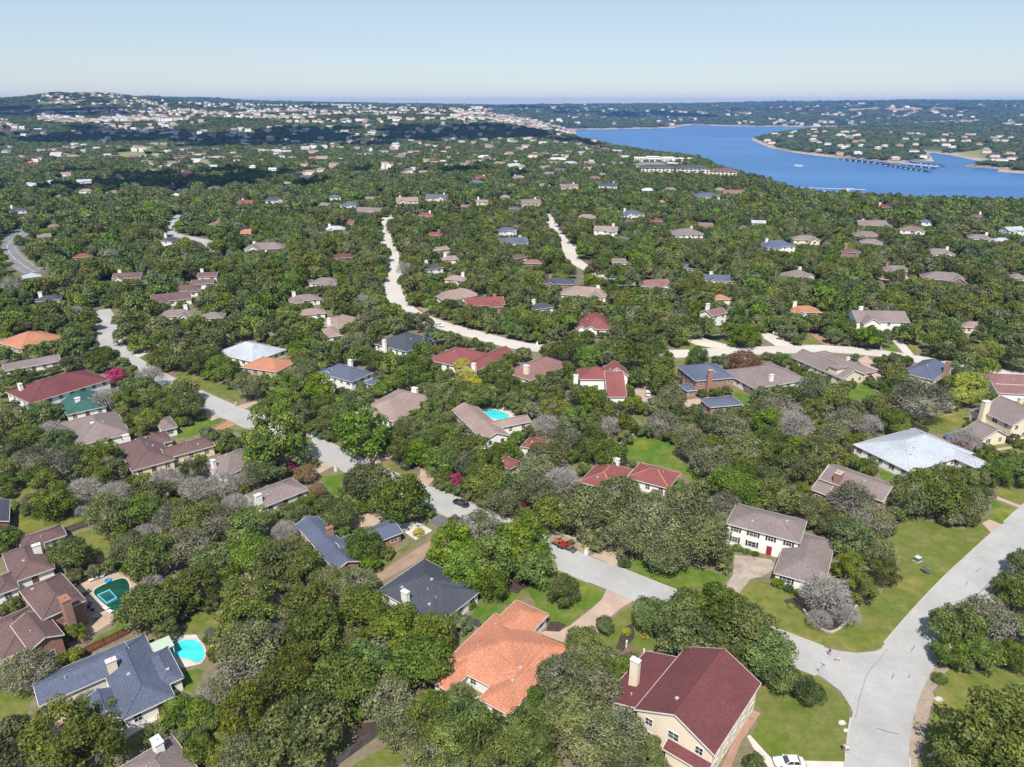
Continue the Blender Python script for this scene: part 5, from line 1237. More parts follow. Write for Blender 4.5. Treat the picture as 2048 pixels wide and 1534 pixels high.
ITEMS = [
  ('car', -13.0, 156.5, 143, ('black', 'sedan'), 'black car parked at the kerb of the side street'),
  ('car', 42.7, 80.2, 178, ('white', 'sedan'), 'white car on the curved walk at the lower edge'),
  ('car', -167.6, 285.7, -52, ('silverblue', 'sedan'), 'silver blue car parked on the left cul-de-sac'),
  ('car', -33.4, 311.8, -33, ('white', 'sedan'), 'white car at the bend of the upper street'),
  ('car', 118.0, 299.0, -30, ('white', 'pickup'), 'white pickup truck on the pale driveway'),
  ('car', 116.9, 304.2, -30, ('grey', 'pickup'), 'grey pickup truck behind the white one'),
  ('car', 47.6, 229.7, 82, ('white', 'suv'), 'white car beside the red roofed gable house'),
  ('car', 47.2, 222.6, 82, ('darkblue', 'sedan'), 'dark blue car in front of the white car on the driveway'),
  ('car', 134.7, 190.6, -38, ('redcar', 'pickup'), 'red pickup truck behind the pale metal roofed house'),
  ('car', 133.7, 194.0, -38, ('blue', 'sedan'), 'blue car in front of the red pickup truck'),
  ('car', 139.8, 185.4, -8, ('black', 'sedan'), 'black car right of the red pickup truck'),
  ('car', 164.2, 292.6, 10, ('darkblue', 'sedan'), 'dark blue car left of the white driveway'),
  ('car', 171.3, 291.2, 5, ('black', 'pickup'), 'black pickup truck right of the white driveway'),
  ('car', -90.7, 509.2, 100, ('grey', 'sedan'), 'grey car driving on the upper street'),
  ('car', -209.1, 394.1, -8, ('white', 'sedan'), 'white car left of two parked in front of the brown roof'),
  ('car', -203.7, 394.1, -4, ('white', 'suv'), 'white car right of two parked in front of the brown roof'),
  ('car', -17.5, 165.9, 233, ('black', 'suv'), 'black car under the pink crape myrtle driveway'),
  ('trailer', 11.7, 138.2, 143, (), 'low utility trailer with lowered mesh ramp'),
  ('mower', 10.8, 139.2, 143, ('orange',), 'orange ride-on mower at the front of the trailer'),
  ('mower', 12.3, 137.8, 143, ('redcar',), 'red ride-on mower at the ramp end of the trailer'),
  ('mailbox', 25.6, 117.4, 143, (2,), 'white brick mailbox pillar at the orange roofed house driveway'),
  ('mailbox', -48.9, 174.5, 143, (2,), 'white mailbox pillar on the near side of the side street'),
  ('mailbox', -37.9, 177.4, 143, (2,), 'white mailbox pillar on the far side of the side street'),
  ('mailbox', -60.9, 196.1, 143, (2,), 'white mailbox pillar beside the blue bin'),
  ('mailbox', -92.9, 219.6, 143, (1,), 'cream mailbox pillar far up the side street'),
  ('mailbox', -80.6, 211.0, 143, (2,), 'white mailbox pillar under the oak edge'),
  ('mailbox', 16.9, 135.4, 143, (2,), 'white mailbox pillar beside the tan driveway'),
  ('mailbox', 10.6, 285.1, 0, (2,), 'white mailbox pillar on the upper street'),
  ('mailbox', -181.3, 290.5, 0, (1,), 'tan mailbox pillar beside the cul-de-sac'),
  ('mailbox', 153.3, 279.8, 0, (2,), 'white mailbox pillar near the white driveway'),
  ('mailbox', 52.4, 82.4, 5, (1,), 'white mailbox pillar on the lawn beside the through road'),
  ('bin', -58.9, 194.7, 143, ('blue',), 'blue wheeled bin beside the mailbox pillar'),
  ('bin', 63.5, 217.5, 10, ('blue',), 'blue wheeled bin at the brick house driveway'),
  ('bin', -85.3, 106.4, -40, ('blue',), 'blue wheeled bin behind the brick house'),
  ('bin', -83.6, 104.5, -40, ('darkblue',), 'dark blue bin in front of the brick house'),
  ('bin', 18.7, 174.2, -20, ('blue',), 'blue bin left of the red roofed house'),
  ('street_sign', 54.8, 98.1, 30, (), 'blue street name sign at the junction corner'),
  ('utility_box', 90.5, 132.8, 30, (), 'green utility box on the wide lawn'),
  ('yard_sign', 65.1, 81.5, 10, (), 'small white yard sign by the gravel verge'),
  ('person', 58.6, 103.5, 200, (), 'person in dark top and red shorts walking on the street'),
  ('dog', 59.6, 102.1, 185, (), 'pale dog on the road next to the walker'),
  ('rock', 54.3, 88.1, 0, (1.1,), 'larger white boulder on the lawn'),
  ('rock', 54.3, 86.6, 0, (0.8,), 'smaller white boulder on the lawn'),
  ('rock', 72.9, 93.1, 0, (1.2,), 'white boulder right of the gravel verge'),
  ('lounger', -81.7, 116.3, -30, ('white',), 'white pool lounger nearest the spa'),
  ('lounger', -80.4, 115.4, -30, ('white',), 'white pool lounger by the green pool edge'),
  ('lounger', -89.5, 125.8, 40, ('white',), 'white pool lounger at the back of the patio'),
  ('lounger', -88.4, 126.7, 40, ('white',), 'white pool lounger beside the blue float'),
  ('lounger', -88.6, 121.0, 60, ('dark',), 'dark lounger against the brick house'),
  ('lounger', -91.8, 125.0, 40, ('dark',), 'dark lounger at the patio corner'),
  ('table', -82.3, 113.6, 0, (), 'round patio table with dark metal legs'),
  ('chair', -85.3, 116.3, 20, ('dark',), 'dark patio chair nearest the brick wall'),
  ('chair', -84.1, 115.7, 200, ('dark',), 'dark patio chair beside the round table'),
  ('chair', -85.7, 117.8, 110, ('dark',), 'dark patio chair at the back of the group'),
  ('float', -86.3, 125.5, 0, (), 'round blue pool float on the patio'),
  ('slide', -59.5, 117.2, 30, (), 'red curved playground slide under the trees'),
  ('pergola', -18.8, 111.5, 143, (), 'red wooden pergola beside the dark slate roofed house'),
  ('deck', 21.2, 101.9, -38, (), 'brown wooden deck with white posts beside the chimney'),
  ('lounger', -7.2, 94.0, -35, ('white',), 'white lounger in the orange roofed house courtyard'),
  ('lounger', -6.6, 93.3, -35, ('white',), 'second white lounger in the courtyard notch'),
  ('patio_cover', -65.0, 103.0, 40, (), 'pale green flat patio roof beside the pool'),
  ('person', -19.2, 164.6, 20, (1,), 'person in white shirt next to the black driveway car'),
  ('shrub', -22.0, 143.0, 0, ('yellow', 1.5), 'round yellow flowering shrub in the white gravel bed'),
  ('shrub', 53.3, 135.8, 0, ('bright', 1.0), 'small clipped shrub left of the red door'),
  ('shrub', 55.0, 134.9, 0, ('bright', 0.9), 'small clipped shrub right of the red door'),
  ('shrub', 51.5, 137.0, 0, ('bright', 1.3), 'rounded hedge at the left corner of the white house'),
  ('shrub', 56.3, 124.0, 0, ('bright', 1.5), 'tall clipped shrub at the garage wing corner'),
  ('shrub', 58.0, 122.3, 0, ('oak', 1.2), 'dark shrub under the garage wing window'),
  ('shrub', 59.4, 121.0, 0, ('oak', 1.1), 'low dark shrub at the end of the garage wing'),
  ('shrub', 24.8, 130.8, 0, ('blue', 1.5), 'bluish rounded shrub at the edge of the tan driveway'),
  ('shrub', 13.8, 139.6, 0, ('oak', 0.9), 'dark shrub on the raised stone strip'),
  ('shrub', 16.5, 138.2, 0, ('yellow', 0.8), 'yellow green shrub on the raised stone strip'),
  ('shrub', 75.5, 97.4, 0, ('bright', 1.4), 'lone shrub at the top of the gravel verge'),
  ('shrub', 56.5, 117.1, 0, ('lime', 0.7), 'low yellow shrub beside the brush bed'),
  ('shrub', 90.2, 128.8, 0, ('conifer', 1.0), 'pale agave like plant on the wide lawn'),
  ('shrub', -58.1, 109.4, 0, ('conifer', 1.0), 'pale spiky plant behind the turquoise pool'),
  ('shrub', -57.5, 107.3, 0, ('oak', 1.2), 'dark shrub right of the turquoise pool'),
  ('shrub', -55.3, 105.1, 0, ('yellow', 1.1), 'yellowish shrub beside the turquoise pool'),
  ('shrub', -65.2, 113.3, 0, ('bright', 1.3), 'bright shrub above the turquoise pool'),
  ('shrub', -8.3, 117.1, 0, ('bright', 1.3), 'bright clipped shrub at the dark slate house corner'),
  ('shrub', 22.1, 109.4, 0, ('lime', 1.0), 'pale shrub in the curved mulch bed'),
  ('shrub', 25.4, 108.3, 0, ('yellow', 0.9), 'yellowish shrub right of the curved mulch bed'),
]
FENCES = [
  ('dark weathered picket fence along the mulch bed at the lower edge', 'greywood', [(-29.0, 77.7), (-27.2, 79.9), (-19.8, 87.6), (-22.2, 89.2)]),
  ('red brown picket fence between the brick and slate blue houses', 'redwood', [(-80.2, 102.3), (-73.7, 109.3)]),
  ('grey picket fence behind the brown roofed house', 'greywood', [(-105.9, 143.3), (-101.0, 148.2)]),
  ('dark brown fence behind the green pool', 'darkwood', [(-95.6, 127.0), (-90.6, 132.4)]),
  ('curved tan picket fence at the top of the backyard', 'tanwood', [(41.2, 199.4), (44.7, 198.6), (47.9, 196.6), (50.3, 194.5), (52.0, 191.8)]),
  ('grey fence crossing the slope right of the backyard', 'greywood', [(62.3, 174.7), (65.4, 171.8), (68.5, 168.2)]),
  ('dark fence along the driveway below the dormer house', 'darkwood', [(132.9, 245.4), (131.0, 236.1), (129.5, 227.1)]),
  ('brown fence along the wide backyard', 'darkwood', [(120.8, 211.3), (124.6, 204.3), (128.5, 198.2)]),
  ('tan fence at the top of the wide backyard', 'tanwood', [(148.0, 219.8), (151.9, 220.3), (154.0, 217.9)]),
  ('grey fence joining the dark slate and orange roofed houses', 'greywood', [(-12.4, 110.1), (-9.2, 112.8), (-6.2, 111.0)]),
  ('tan fence right of the brick house', 'tanwood', [(82.3, 233.4), (85.1, 226.3)]),
  ('tan fence behind the pale pool', 'tanwood', [(-7.5, 222.2), (-2.2, 220.5)]),
]
STONE_WALLS = [
  ('pale low stone retaining wall along the side street', 0.5, [(7.5, 146.2), (11.9, 142.7), (17.5, 138.7), (18.9, 137.6)]),
  ('pale stone garden wall left of the backyard lawn', 1.2, [(37.5, 196.6), (30.2, 187.1), (23.6, 178.6)]),
  ('curved pale stone edging below the brush bed', 0.35, [(58.7, 116.1), (59.2, 112.2), (61.1, 109.6), (64.9, 111.7), (70.6, 118.2)]),
]

def poly_inside(px, py, poly):
    ins = np.zeros(px.shape, bool); n = len(poly)
    for i in range(n):
        x0, y0 = poly[i]; x1, y1 = poly[(i + 1) % n]
        if y0 == y1: continue
        c = ((y0 > py) != (y1 > py)) & (px < (x1 - x0) * (py - y0) / (y1 - y0) + x0)
        ins ^= c
    return ins
def poly_dist(px, py, poly):
    best = np.full(px.shape, 1e12); n = len(poly)
    for i in range(n):
        x0, y0 = poly[i]; x1, y1 = poly[(i + 1) % n]
        dx, dy = x1 - x0, y1 - y0; L = dx * dx + dy * dy + 1e-9
        t = np.clip(((px - x0) * dx + (py - y0) * dy) / L, 0, 1)
        best = np.minimum(best, (px - x0 - t * dx) ** 2 + (py - y0 - t * dy) ** 2)
    return np.sqrt(best)
def sstep(a, b, x):
    t = np.clip((x - a) / (b - a), 0, 1); return t * t * (3 - 2 * t)
LAKE_Z = -50.0
RIDGE_AZ = [-60, -34, -31, -28.4, -25.7, -23.5, -21.9, -18.9, -12, -6, -0.9, 4.7, 12.1, 17.3, 24, 29, 34, 60]
RIDGE_H = [110, 118, 126, 144, 150, 138, 142, 108, 84, 72, 58, 70, 78, 92, 106, 112, 104, 100]
def wob(x, y, L, s):
    return (np.sin(x / L + s) * np.cos(y / L * 1.3 + s * 2.1) + .6 * np.sin((x + y) / L * 1.9 + s * 3.3) + .45 * np.cos((x * .6 - y) / L * 3.1 + s))
def terrain(x, y):
    x = np.asarray(x, float); y = np.asarray(y, float)
    r = np.hypot(x, y); az = np.degrees(np.arctan2(x, y))
    rg = np.interp(az, RIDGE_AZ, RIDGE_H)
    left = np.interp(r, [0, 720, 1200, 1700, 2100, 2600, 3000, 3600, 5000], [0, 0, -4, -12, -4, 22, 40, 54, 62])
    left = np.where(r > 5000, 62 + (np.minimum(rg, 400) - 62) * sstep(5000, 9500, r), left)
    right = np.interp(r, [0, 720, 1200, 1900, 3200, 4600, 6500, 7400], [0, 0, -4, -26, -24, -22, 22, 38])
    right = np.where(r > 7400, 38 + (rg - 38) * sstep(7400, 9500, r), right)
    k = sstep(2.5, 8, az) * sstep(1400, 2200, r)
    z = left * (1 - k) + right * k
    z = np.where(r > 9500, rg + 0 * r - sstep(9500, 13000, r) * (rg - 20), z)
    far = np.interp(az, [10, 17, 23, 28, 31, 36, 60], [60, 100, 125, 152, 146, 138, 130])
    z = np.where(r > 10800, z + (far - z) * sstep(10800, 12800, r) * sstep(18, 23, az), z)
    amp = np.interp(r, [0, 720, 1500, 3000, 6000, 9500, 12000], [0, 0, 3, 7, 12, 7, 3])
    z = z + amp * (.6 * wob(x, y, 310., 1.3) + .35 * wob(x, y, 120., 4.1))
    for ha, hr, hh, hs in ((-28.2, 4850, 62, 330), (-33.8, 4500, 40, 420), (-17.5, 4700, 25, 380), (27, 7000, 30, 600)):
        z = z + hh * np.exp(-((x - math.sin(math.radians(ha)) * hr) ** 2 + (y - math.cos(math.radians(ha)) * hr) ** 2) / (2 * hs * hs))
    m = (r > 700) & (r < 7000) & (az > -2) & (az < 62)
    if m.any():
        xm, ym = x[m], y[m]
        d = poly_dist(xm, ym, LAKE); ins = poly_inside(xm, ym, LAKE)
        bank = LAKE_Z + 2.2 * (1 - np.exp(-d / 12)) + 130 * (1 - np.exp(-np.maximum(d - 8, 0) / np.where(np.hypot(xm, ym) > 4200, 1500., np.interp(az[m], [14, 20], [380., 900.]))))
        zz = z[m] + (np.minimum(z[m], bank) - z[m]) * sstep(690, 780, np.hypot(xm, ym))
        zz = np.where(ins, LAKE_Z - np.minimum(d * .08, 8) - .05, np.maximum(zz, LAKE_Z + np.minimum(d * .08, 1.5)))
        z = z.copy(); z[m] = zz
    return z


# ---------------------------------------------------------------- helpers
def tag(o, label=None, cat=None, group=None, kind=None):
    if label: o['label'] = label
    if cat: o['category'] = cat
    if group: o['group'] = group
    if kind: o['kind'] = kind
    return o
def empty(name, loc, rz=0.0):
    o = bpy.data.objects.new(name, None); C.objects.link(o)
    o.location = loc; o.rotation_euler = (0, 0, rz); o.empty_display_size = .5
    return o
def obj(name, me, parent=None, mat=None, loc=None, rz=None):
    o = bpy.data.objects.new(name, me); C.objects.link(o)
    if parent is not None: o.parent = parent
    if loc is not None: o.location = loc
    if rz is not None: o.rotation_euler = (0, 0, rz)
    if mat is not None and len(me.materials) == 0: me.materials.append(mat)
    return o
class MB:
    """collects polygons for one mesh"""
    def __init__(s): s.v = []; s.f = []; s.m = []
    def quad(s, pts, m=0):
        n = len(s.v); s.v += [tuple(p) for p in pts]; s.f.append(tuple(range(n, n + len(pts)))); s.m.append(m)
    def poly(s, V, F, m=0):
        n = len(s.v); s.v += [tuple(p) for p in V]
        for f in F: s.f.append(tuple(n + i for i in f)); s.m.append(m)
    def box(s, x0, x1, y0, y1, z0, z1, m=0):
        V = [(x0, y0, z0), (x1, y0, z0), (x1, y1, z0), (x0, y1, z0), (x0, y0, z1), (x1, y0, z1), (x1, y1, z1), (x0, y1, z1)]
        s.poly(V, [(0, 3, 2, 1), (4, 5, 6, 7), (0, 1, 5, 4), (1, 2, 6, 5), (2, 3, 7, 6), (3, 0, 4, 7)], m)
    def bar(s, a, b, w, h=None, m=0, up=(0, 0, 1)):
        a = Vector(a); b = Vector(b); d = (b - a).normalized(); u = Vector(up)
        if abs(d.dot(u)) > .98: u = Vector((1, 0, 0))
        x = d.cross(u).normalized() * w / 2; y = x.cross(d).normalized() * (h or w) / 2
        V = [a - x - y, a + x - y, a + x + y, a - x + y, b - x - y, b + x - y, b + x + y, b - x + y]
        s.poly(V, [(0, 3, 2, 1), (4, 5, 6, 7), (0, 1, 5, 4), (1, 2, 6, 5), (2, 3, 7, 6), (3, 0, 4, 7)], m)
    def tube(s, a, b, r0, r1, n=6, m=0, cap=True):
        a = Vector(a); b = Vector(b); d = (b - a)
        if d.length < 1e-6: return
        d.normalize(); u = Vector((0, 0, 1)) if abs(d.z) < .95 else Vector((1, 0, 0))
        x = d.cross(u).normalized(); y = d.cross(x).normalized(); V = []
        for p, r in ((a, r0), (b, r1)):
            for i in range(n):
                t = 2 * math.pi * i / n; V.append(p + x * math.cos(t) * r + y * math.sin(t) * r)
        F = [(i, (i + 1) % n, n + (i + 1) % n, n + i) for i in range(n)]
        if cap: F += [tuple(range(n))[::-1], tuple(range(n, 2 * n))]
        s.poly(V, F, m)
    def cyl(s, c, r, h, n=16, m=0, r1=None):
        s.tube(c, (c[0], c[1], c[2] + h), r, r if r1 is None else r1, n, m)
    def mesh(s, name, mats=()):
        me = bpy.data.meshes.new(name); me.from_pydata(s.v, [], s.f)
        for m in mats: me.materials.append(m)
        if len(mats) > 1: me.polygons.foreach_set('material_index', s.m)
        me.update(); return me
    def build(s, name, mats, parent=None, loc=None, rz=None):
        if not isinstance(mats, (list, tuple)): mats = [mats]
        return obj(name, s.mesh(name, mats), parent, None, loc, rz)
def raw_mesh(name, V, Q, mats=(), tint=None, mi=None):
    """fast mesh from arrays: V (n,3), Q (m,k) faces of k corners"""
    V = np.asarray(V, np.float32); Q = np.asarray(Q, np.int32); k = Q.shape[1]
    me = bpy.data.meshes.new(name)
    me.vertices.add(len(V)); me.vertices.foreach_set('co', V.ravel())
    me.loops.add(Q.size); me.loops.foreach_set('vertex_index', Q.ravel())
    me.polygons.add(len(Q)); me.polygons.foreach_set('loop_start', np.arange(0, Q.size, k, dtype=np.int32))
    for m in mats: me.materials.append(m)
    if mi is not None: me.polygons.foreach_set('material_index', np.asarray(mi, np.int32))
    if tint is not None:
        a = me.attributes.new('tint', 'FLOAT', 'POINT'); a.data.foreach_set('value', np.asarray(tint, np.float32))
    me.update(calc_edges=True); return me

# ---------------------------------------------------------------- materials
MATS = {}
def new_mat(name):
    m = bpy.data.materials.new(name); m.use_nodes = True
    return m, m.node_tree.nodes, m.node_tree.links, m.node_tree.nodes['Principled BSDF']
def mix(N, L, fac, a, b, blend='MIX'):
    n = N.new('ShaderNodeMix'); n.data_type = 'RGBA'; n.blend_type = blend
    for i, x in ((0, fac), (6, a), (7, b)):
        if hasattr(x, 'links') or hasattr(x, 'is_linked'): L.new(x, n.inputs[i])
        elif isinstance(x, (int, float)): n.inputs[i].default_value = x
        else: n.inputs[i].default_value = (*x, 1)
    return n.outputs[2]
def noise(N, L, vec, scale, detail=4, rough=.6):
    n = N.new('ShaderNodeTexNoise'); n.inputs['Scale'].default_value = scale; n.inputs['Detail'].default_value = detail
    n.inputs['Roughness'].default_value = rough
    if vec is not None: L.new(vec, n.inputs['Vector'])
    return n.outputs['Fac']
def ramp(N, L, f, a, b):
    r = N.new('ShaderNodeMapRange'); L.new(f, r.inputs[0]); r.inputs[1].default_value = a; r.inputs[2].default_value = b
    return r.outputs[0]
def surf(name, col, rough=.85, col2=None, s1=.35, s2=6., fine=.35, world_pos=True, bump=0., spec=.3, metal=0., streak=None):
    """a weathered surface: two colours blended by large noise, broken up by fine noise"""
    if name in MATS: return MATS[name]
    m, N, L, B = new_mat(name)
    if world_pos: vec = N.new('ShaderNodeNewGeometry').outputs['Position']
    else: vec = N.new('ShaderNodeTexCoord').outputs['Object']
    c2 = col2 or tuple(c * .72 for c in col)
    big = ramp(N, L, noise(N, L, vec, s1, 5, .65), .36, .66)
    c = mix(N, L, big, col, c2)
    fn = ramp(N, L, noise(N, L, vec, s2, 3, .7), .25, .75)
    c = mix(N, L, fn, c, mix(N, L, 1.0, c, (1 - fine,) * 3, 'MULTIPLY'))
    if streak:
        mp = N.new('ShaderNodeMapping'); L.new(vec, mp.inputs[0]); mp.inputs['Rotation'].default_value = (0, 0, streak[0]); mp.inputs['Scale'].default_value = (.05, 1.1, 1)
        st = ramp(N, L, noise(N, L, mp.outputs[0], .8, 2, .5), .45, .62)
        c = mix(N, L, st, c, mix(N, L, 1.0, c, (streak[1],) * 3, 'MULTIPLY'))
    L.new(c, B.inputs['Base Color']); B.inputs['Roughness'].default_value = rough
    B.inputs['Specular IOR Level'].default_value = spec; B.inputs['Metallic'].default_value = metal
    if bump:
        bp = N.new('ShaderNodeBump'); bp.inputs['Strength'].default_value = bump; bp.inputs['Distance'].default_value = .05
        L.new(fn, bp.inputs['Height']); L.new(bp.outputs[0], B.inputs['Normal'])
    MATS[name] = m; return m
def plain(name, col, rough=.5, metal=0., spec=.4, coat=0.):
    if name in MATS: return MATS[name]
    m, N, L, B = new_mat(name)
    vec = N.new('ShaderNodeTexCoord').outputs['Object']
    f = ramp(N, L, noise(N, L, vec, 2.2, 4), .3, .7)
    L.new(mix(N, L, f, col, tuple(c * .86 for c in col)), B.inputs['Base Color'])
    B.inputs['Roughness'].default_value = rough; B.inputs['Metallic'].default_value = metal
    B.inputs['Specular IOR Level'].default_value = spec; B.inputs['Coat Weight'].default_value = coat
    MATS[name] = m; return m
ROOF_COL = {'maroon': (.132, .041, .042), 'orange': (.47, .195, .115), 'darkslate': (.058, .064, .083), 'slate': (.088, .105, .155), 'brown': (.128, .078, .074),
 'taupe': (.200, .158, .150), 'green': (.030, .100, .085), 'terracotta': (.38, .165, .095), 'palemetal': (.40, .43, .47), 'tanroof': (.275, .200, .175),
 'red': (.205, .065, .060), 'dustred': (.215, .110, .105), 'white': (.62, .60, .57)}
WALL_COL = {'white': (.83, .81, .76), 'cream': (.78, .66, .50), 'brick': (.32, .145, .098), 'tan': (.50, .40, .30), 'brown': (.20, .13, .09)}
def shingle(key):
    n = 'shingle_' + key
    if n in MATS: return MATS[n]
    m, N, L, B = new_mat(n); col = ROOF_COL[key]
    vec = N.new('ShaderNodeTexCoord').outputs['Object']
    geo = N.new('ShaderNodeNewGeometry').outputs['Position']
    big = ramp(N, L, noise(N, L, geo, .12, 4, .6), .3, .7)
    c = mix(N, L, big, tuple(min(1, x * 1.13) for x in col), tuple(x * .86 for x in col))
    tab = ramp(N, L, noise(N, L, geo, 2.6, 2, .9), .28, .72)      # single shingle tabs
    c = mix(N, L, tab, mix(N, L, 1., c, (1.28, 1.26, 1.24), 'MULTIPLY'), mix(N, L, 1., c, (.66, .67, .70), 'MULTIPLY'))
    sep = N.new('ShaderNodeSeparateXYZ'); L.new(vec, sep.inputs[0])
    wv = N.new('ShaderNodeTexWave'); wv.wave_type = 'BANDS'; wv.bands_direction = 'Z'; wv.inputs['Scale'].default_value = 1.7; wv.inputs['Distortion'].default_value = .6; L.new(vec, wv.inputs[0])
    c = mix(N, L, ramp(N, L, wv.outputs['Fac'], .0, 1.), c, mix(N, L, 1., c, (.86, .86, .87), 'MULTIPLY'))
    L.new(c, B.inputs['Base Color']); B.inputs['Roughness'].default_value = .45 if key == 'palemetal' else .82
    B.inputs['Specular IOR Level'].default_value = .35
    bp = N.new('ShaderNodeBump'); bp.inputs['Strength'].default_value = .35; bp.inputs['Distance'].default_value = .04
    L.new(tab, bp.inputs['Height']); L.new(bp.outputs[0], B.inputs['Normal'])
    MATS[n] = m; return m
def wallmat(key):
    n = 'wall_' + key
    if n in MATS: return MATS[n]
    col = WALL_COL[key]
    if key != 'brick': return surf(n, col, .9, tuple(c * .9 for c in col), .3, 3.5, .10, bump=.1)
    m, N, L, B = new_mat(n); vec = N.new('ShaderNodeTexCoord').outputs['Object']
    big = ramp(N, L, noise(N, L, vec, .5, 4), .3, .7); c = mix(N, L, big, col, (.24, .10, .07))
    one = ramp(N, L, noise(N, L, vec, 5.5, 1, .9), .3, .7); c = mix(N, L, one, mix(N, L, 1., c, (1.25, 1.2, 1.15), 'MULTIPLY'), mix(N, L, 1., c, (.75, .72, .72), 'MULTIPLY'))
    wv = N.new('ShaderNodeTexWave'); wv.bands_direction = 'Z'; wv.inputs['Scale'].default_value = 4.2; L.new(vec, wv.inputs[0])
    c = mix(N, L, ramp(N, L, wv.outputs['Fac'], .8, 1.), c, (.42, .36, .31))
    L.new(c, B.inputs['Base Color']); B.inputs['Roughness'].default_value = .9; MATS[n] = m; return m
def glass():
    if 'glass' in MATS: return MATS['glass']
    m, N, L, B = new_mat('window_glass'); vec = N.new('ShaderNodeNewGeometry').outputs['Position']
    f = ramp(N, L, noise(N, L, vec, .35, 2), .35, .65)
    L.new(mix(N, L, f, (.012, .016, .022), (.10, .115, .125)), B.inputs['Base Color'])
    B.inputs['Roughness'].default_value = .08; B.inputs['Specular IOR Level'].default_value = .6; MATS['glass'] = m; return m
def leafmat(name, dark, light, trans=.16):
    dark = tuple(c * .78 for c in dark)
    m, N, L, B = new_mat(name)
    at = N.new('ShaderNodeAttribute'); at.attribute_name = 'tint'
    oi = N.new('ShaderNodeObjectInfo')
    c = mix(N, L, at.outputs['Fac'], dark, light)
    hv = N.new('ShaderNodeHueSaturation'); L.new(c, hv.inputs['Color'])
    def rr(a, b, mul):
        k = N.new('ShaderNodeMath'); k.operation = 'MULTIPLY'; L.new(oi.outputs['Random'], k.inputs[0]); k.inputs[1].default_value = mul
        f = N.new('ShaderNodeMath'); f.operation = 'FRACT'; L.new(k.outputs[0], f.inputs[0])
        r = N.new('ShaderNodeMapRange'); L.new(f.outputs[0], r.inputs[0]); r.inputs[3].default_value = a; r.inputs[4].default_value = b; return r.outputs[0]
    L.new(rr(.484, .514, 1.), hv.inputs['Hue']); L.new(rr(.82, 1.14, 7.3), hv.inputs['Saturation']); L.new(rr(.62, 1.18, 17.7), hv.inputs['Value'])
    L.new(hv.outputs[0], B.inputs['Base Color']); B.inputs['Roughness'].default_value = .55; B.inputs['Specular IOR Level'].default_value = .25
    tr = N.new('ShaderNodeBsdfTranslucent'); L.new(hv.outputs[0], tr.inputs[0])
    ms = N.new('ShaderNodeMixShader'); ms.inputs[0].default_value = trans
    L.new(B.outputs[0], ms.inputs[1]); L.new(tr.outputs[0], ms.inputs[2]); L.new(ms.outputs[0], N['Material Output'].inputs['Surface'])
    MATS[name] = m; return m
LEAF = {
 'oak': leafmat('leaf_live_oak', (.060, .095, .015), (.185, .230, .046)),
 'bright': leafmat('leaf_broadleaf', (.068, .122, .013), (.190, .270, .036)),
 'cedar': leafmat('leaf_cedar', (.068, .090, .014), (.185, .208, .034)),
 'greyoak': leafmat('leaf_dull_oak', (.088, .108, .036), (.240, .256, .100)),
 'grey': leafmat('leaf_sparse', (.105, .114, .050), (.235, .235, .120)),
 'blue': leafmat('leaf_bluish', (.050, .095, .020), (.135, .205, .052)),
 'pink': leafmat('leaf_pink_blossom', (.30, .035, .09), (.52, .09, .20), .15),
 'yellow': leafmat('leaf_yellow', (.38, .33, .02), (.62, .55, .04)),
 'lime': leafmat('leaf_lime', (.19, .24, .02), (.36, .40, .04)),
 'rust': leafmat('leaf_rusty', (.17, .095, .045), (.29, .17, .085)),
 'conifer': leafmat('leaf_silver_conifer', (.10, .15, .12), (.22, .28, .24)),
}
BARK = surf('bark', (.20, .165, .13), .9, (.12, .10, .08), 1.5, 9, .3, world_pos=False)
TWIG = surf('twig_grey', (.37, .345, .32), .9, (.29, .27, .25), 1.5, 9, .3, world_pos=False)
WHITE = surf('white_paint', (.76, .75, .72), .7, (.68, .67, .64), .5, 4, .08)
TRIM = surf('trim_paint', (.66, .64, .60), .7, (.58, .56, .52), .5, 4, .1)
GRAVEL = surf('gravel', (.42, .335, .255), .95, (.30, .235, .175), .4, 3.5, .45, bump=.5)
PAVE = {
 'concrete': surf('road_concrete', (.385, .378, .365), .9, (.315, .308, .298), .11, 1.1, .13),
 'concrete_pale': surf('road_concrete_pale', (.52, .48, .435), .9, (.45, .41, .37), .05, 1.5, .10),
 'asphalt': surf('road_asphalt', (.20, .20, .21), .9, (.15, .15, .16), .06, 2, .12),
 'tarmac': surf('drive_tarmac', (.13, .13, .15), .9, (.10, .10, .115), .3, 4, .2),
 'pinkcrete': surf('drive_pink_concrete', (.45, .335, .27), .9, (.36, .26, .205), .22, 3, .12),
 'browncrete': surf('drive_brown_concrete', (.33, .225, .165), .9, (.26, .17, .125), .25, 3, .15),
 'stained': surf('drive_stained_concrete', (.42, .35, .29), .9, (.24, .19, .155), .28, 2.5, .2),
 'tan': surf('drive_tan', (.46, .345, .255), .9, (.36, .265, .19), .25, 3, .2),
 'whitecrete': surf('drive_white_concrete', (.56, .52, .46), .9, (.47, .43, .38), .25, 3, .12),
 'terracotta': surf('drive_terracotta', (.42, .215, .12), .9, (.33, .165, .095), .4, 3, .2),
 'redbrick': surf('path_red_brick', (.38, .235, .175), .9, (.29, .17, .125), .5, 4, .25),
 'mulch': surf('mulch', (.055, .036, .03), .95, (.085, .058, .045), .6, 4, .4),
 'gravel': GRAVEL}

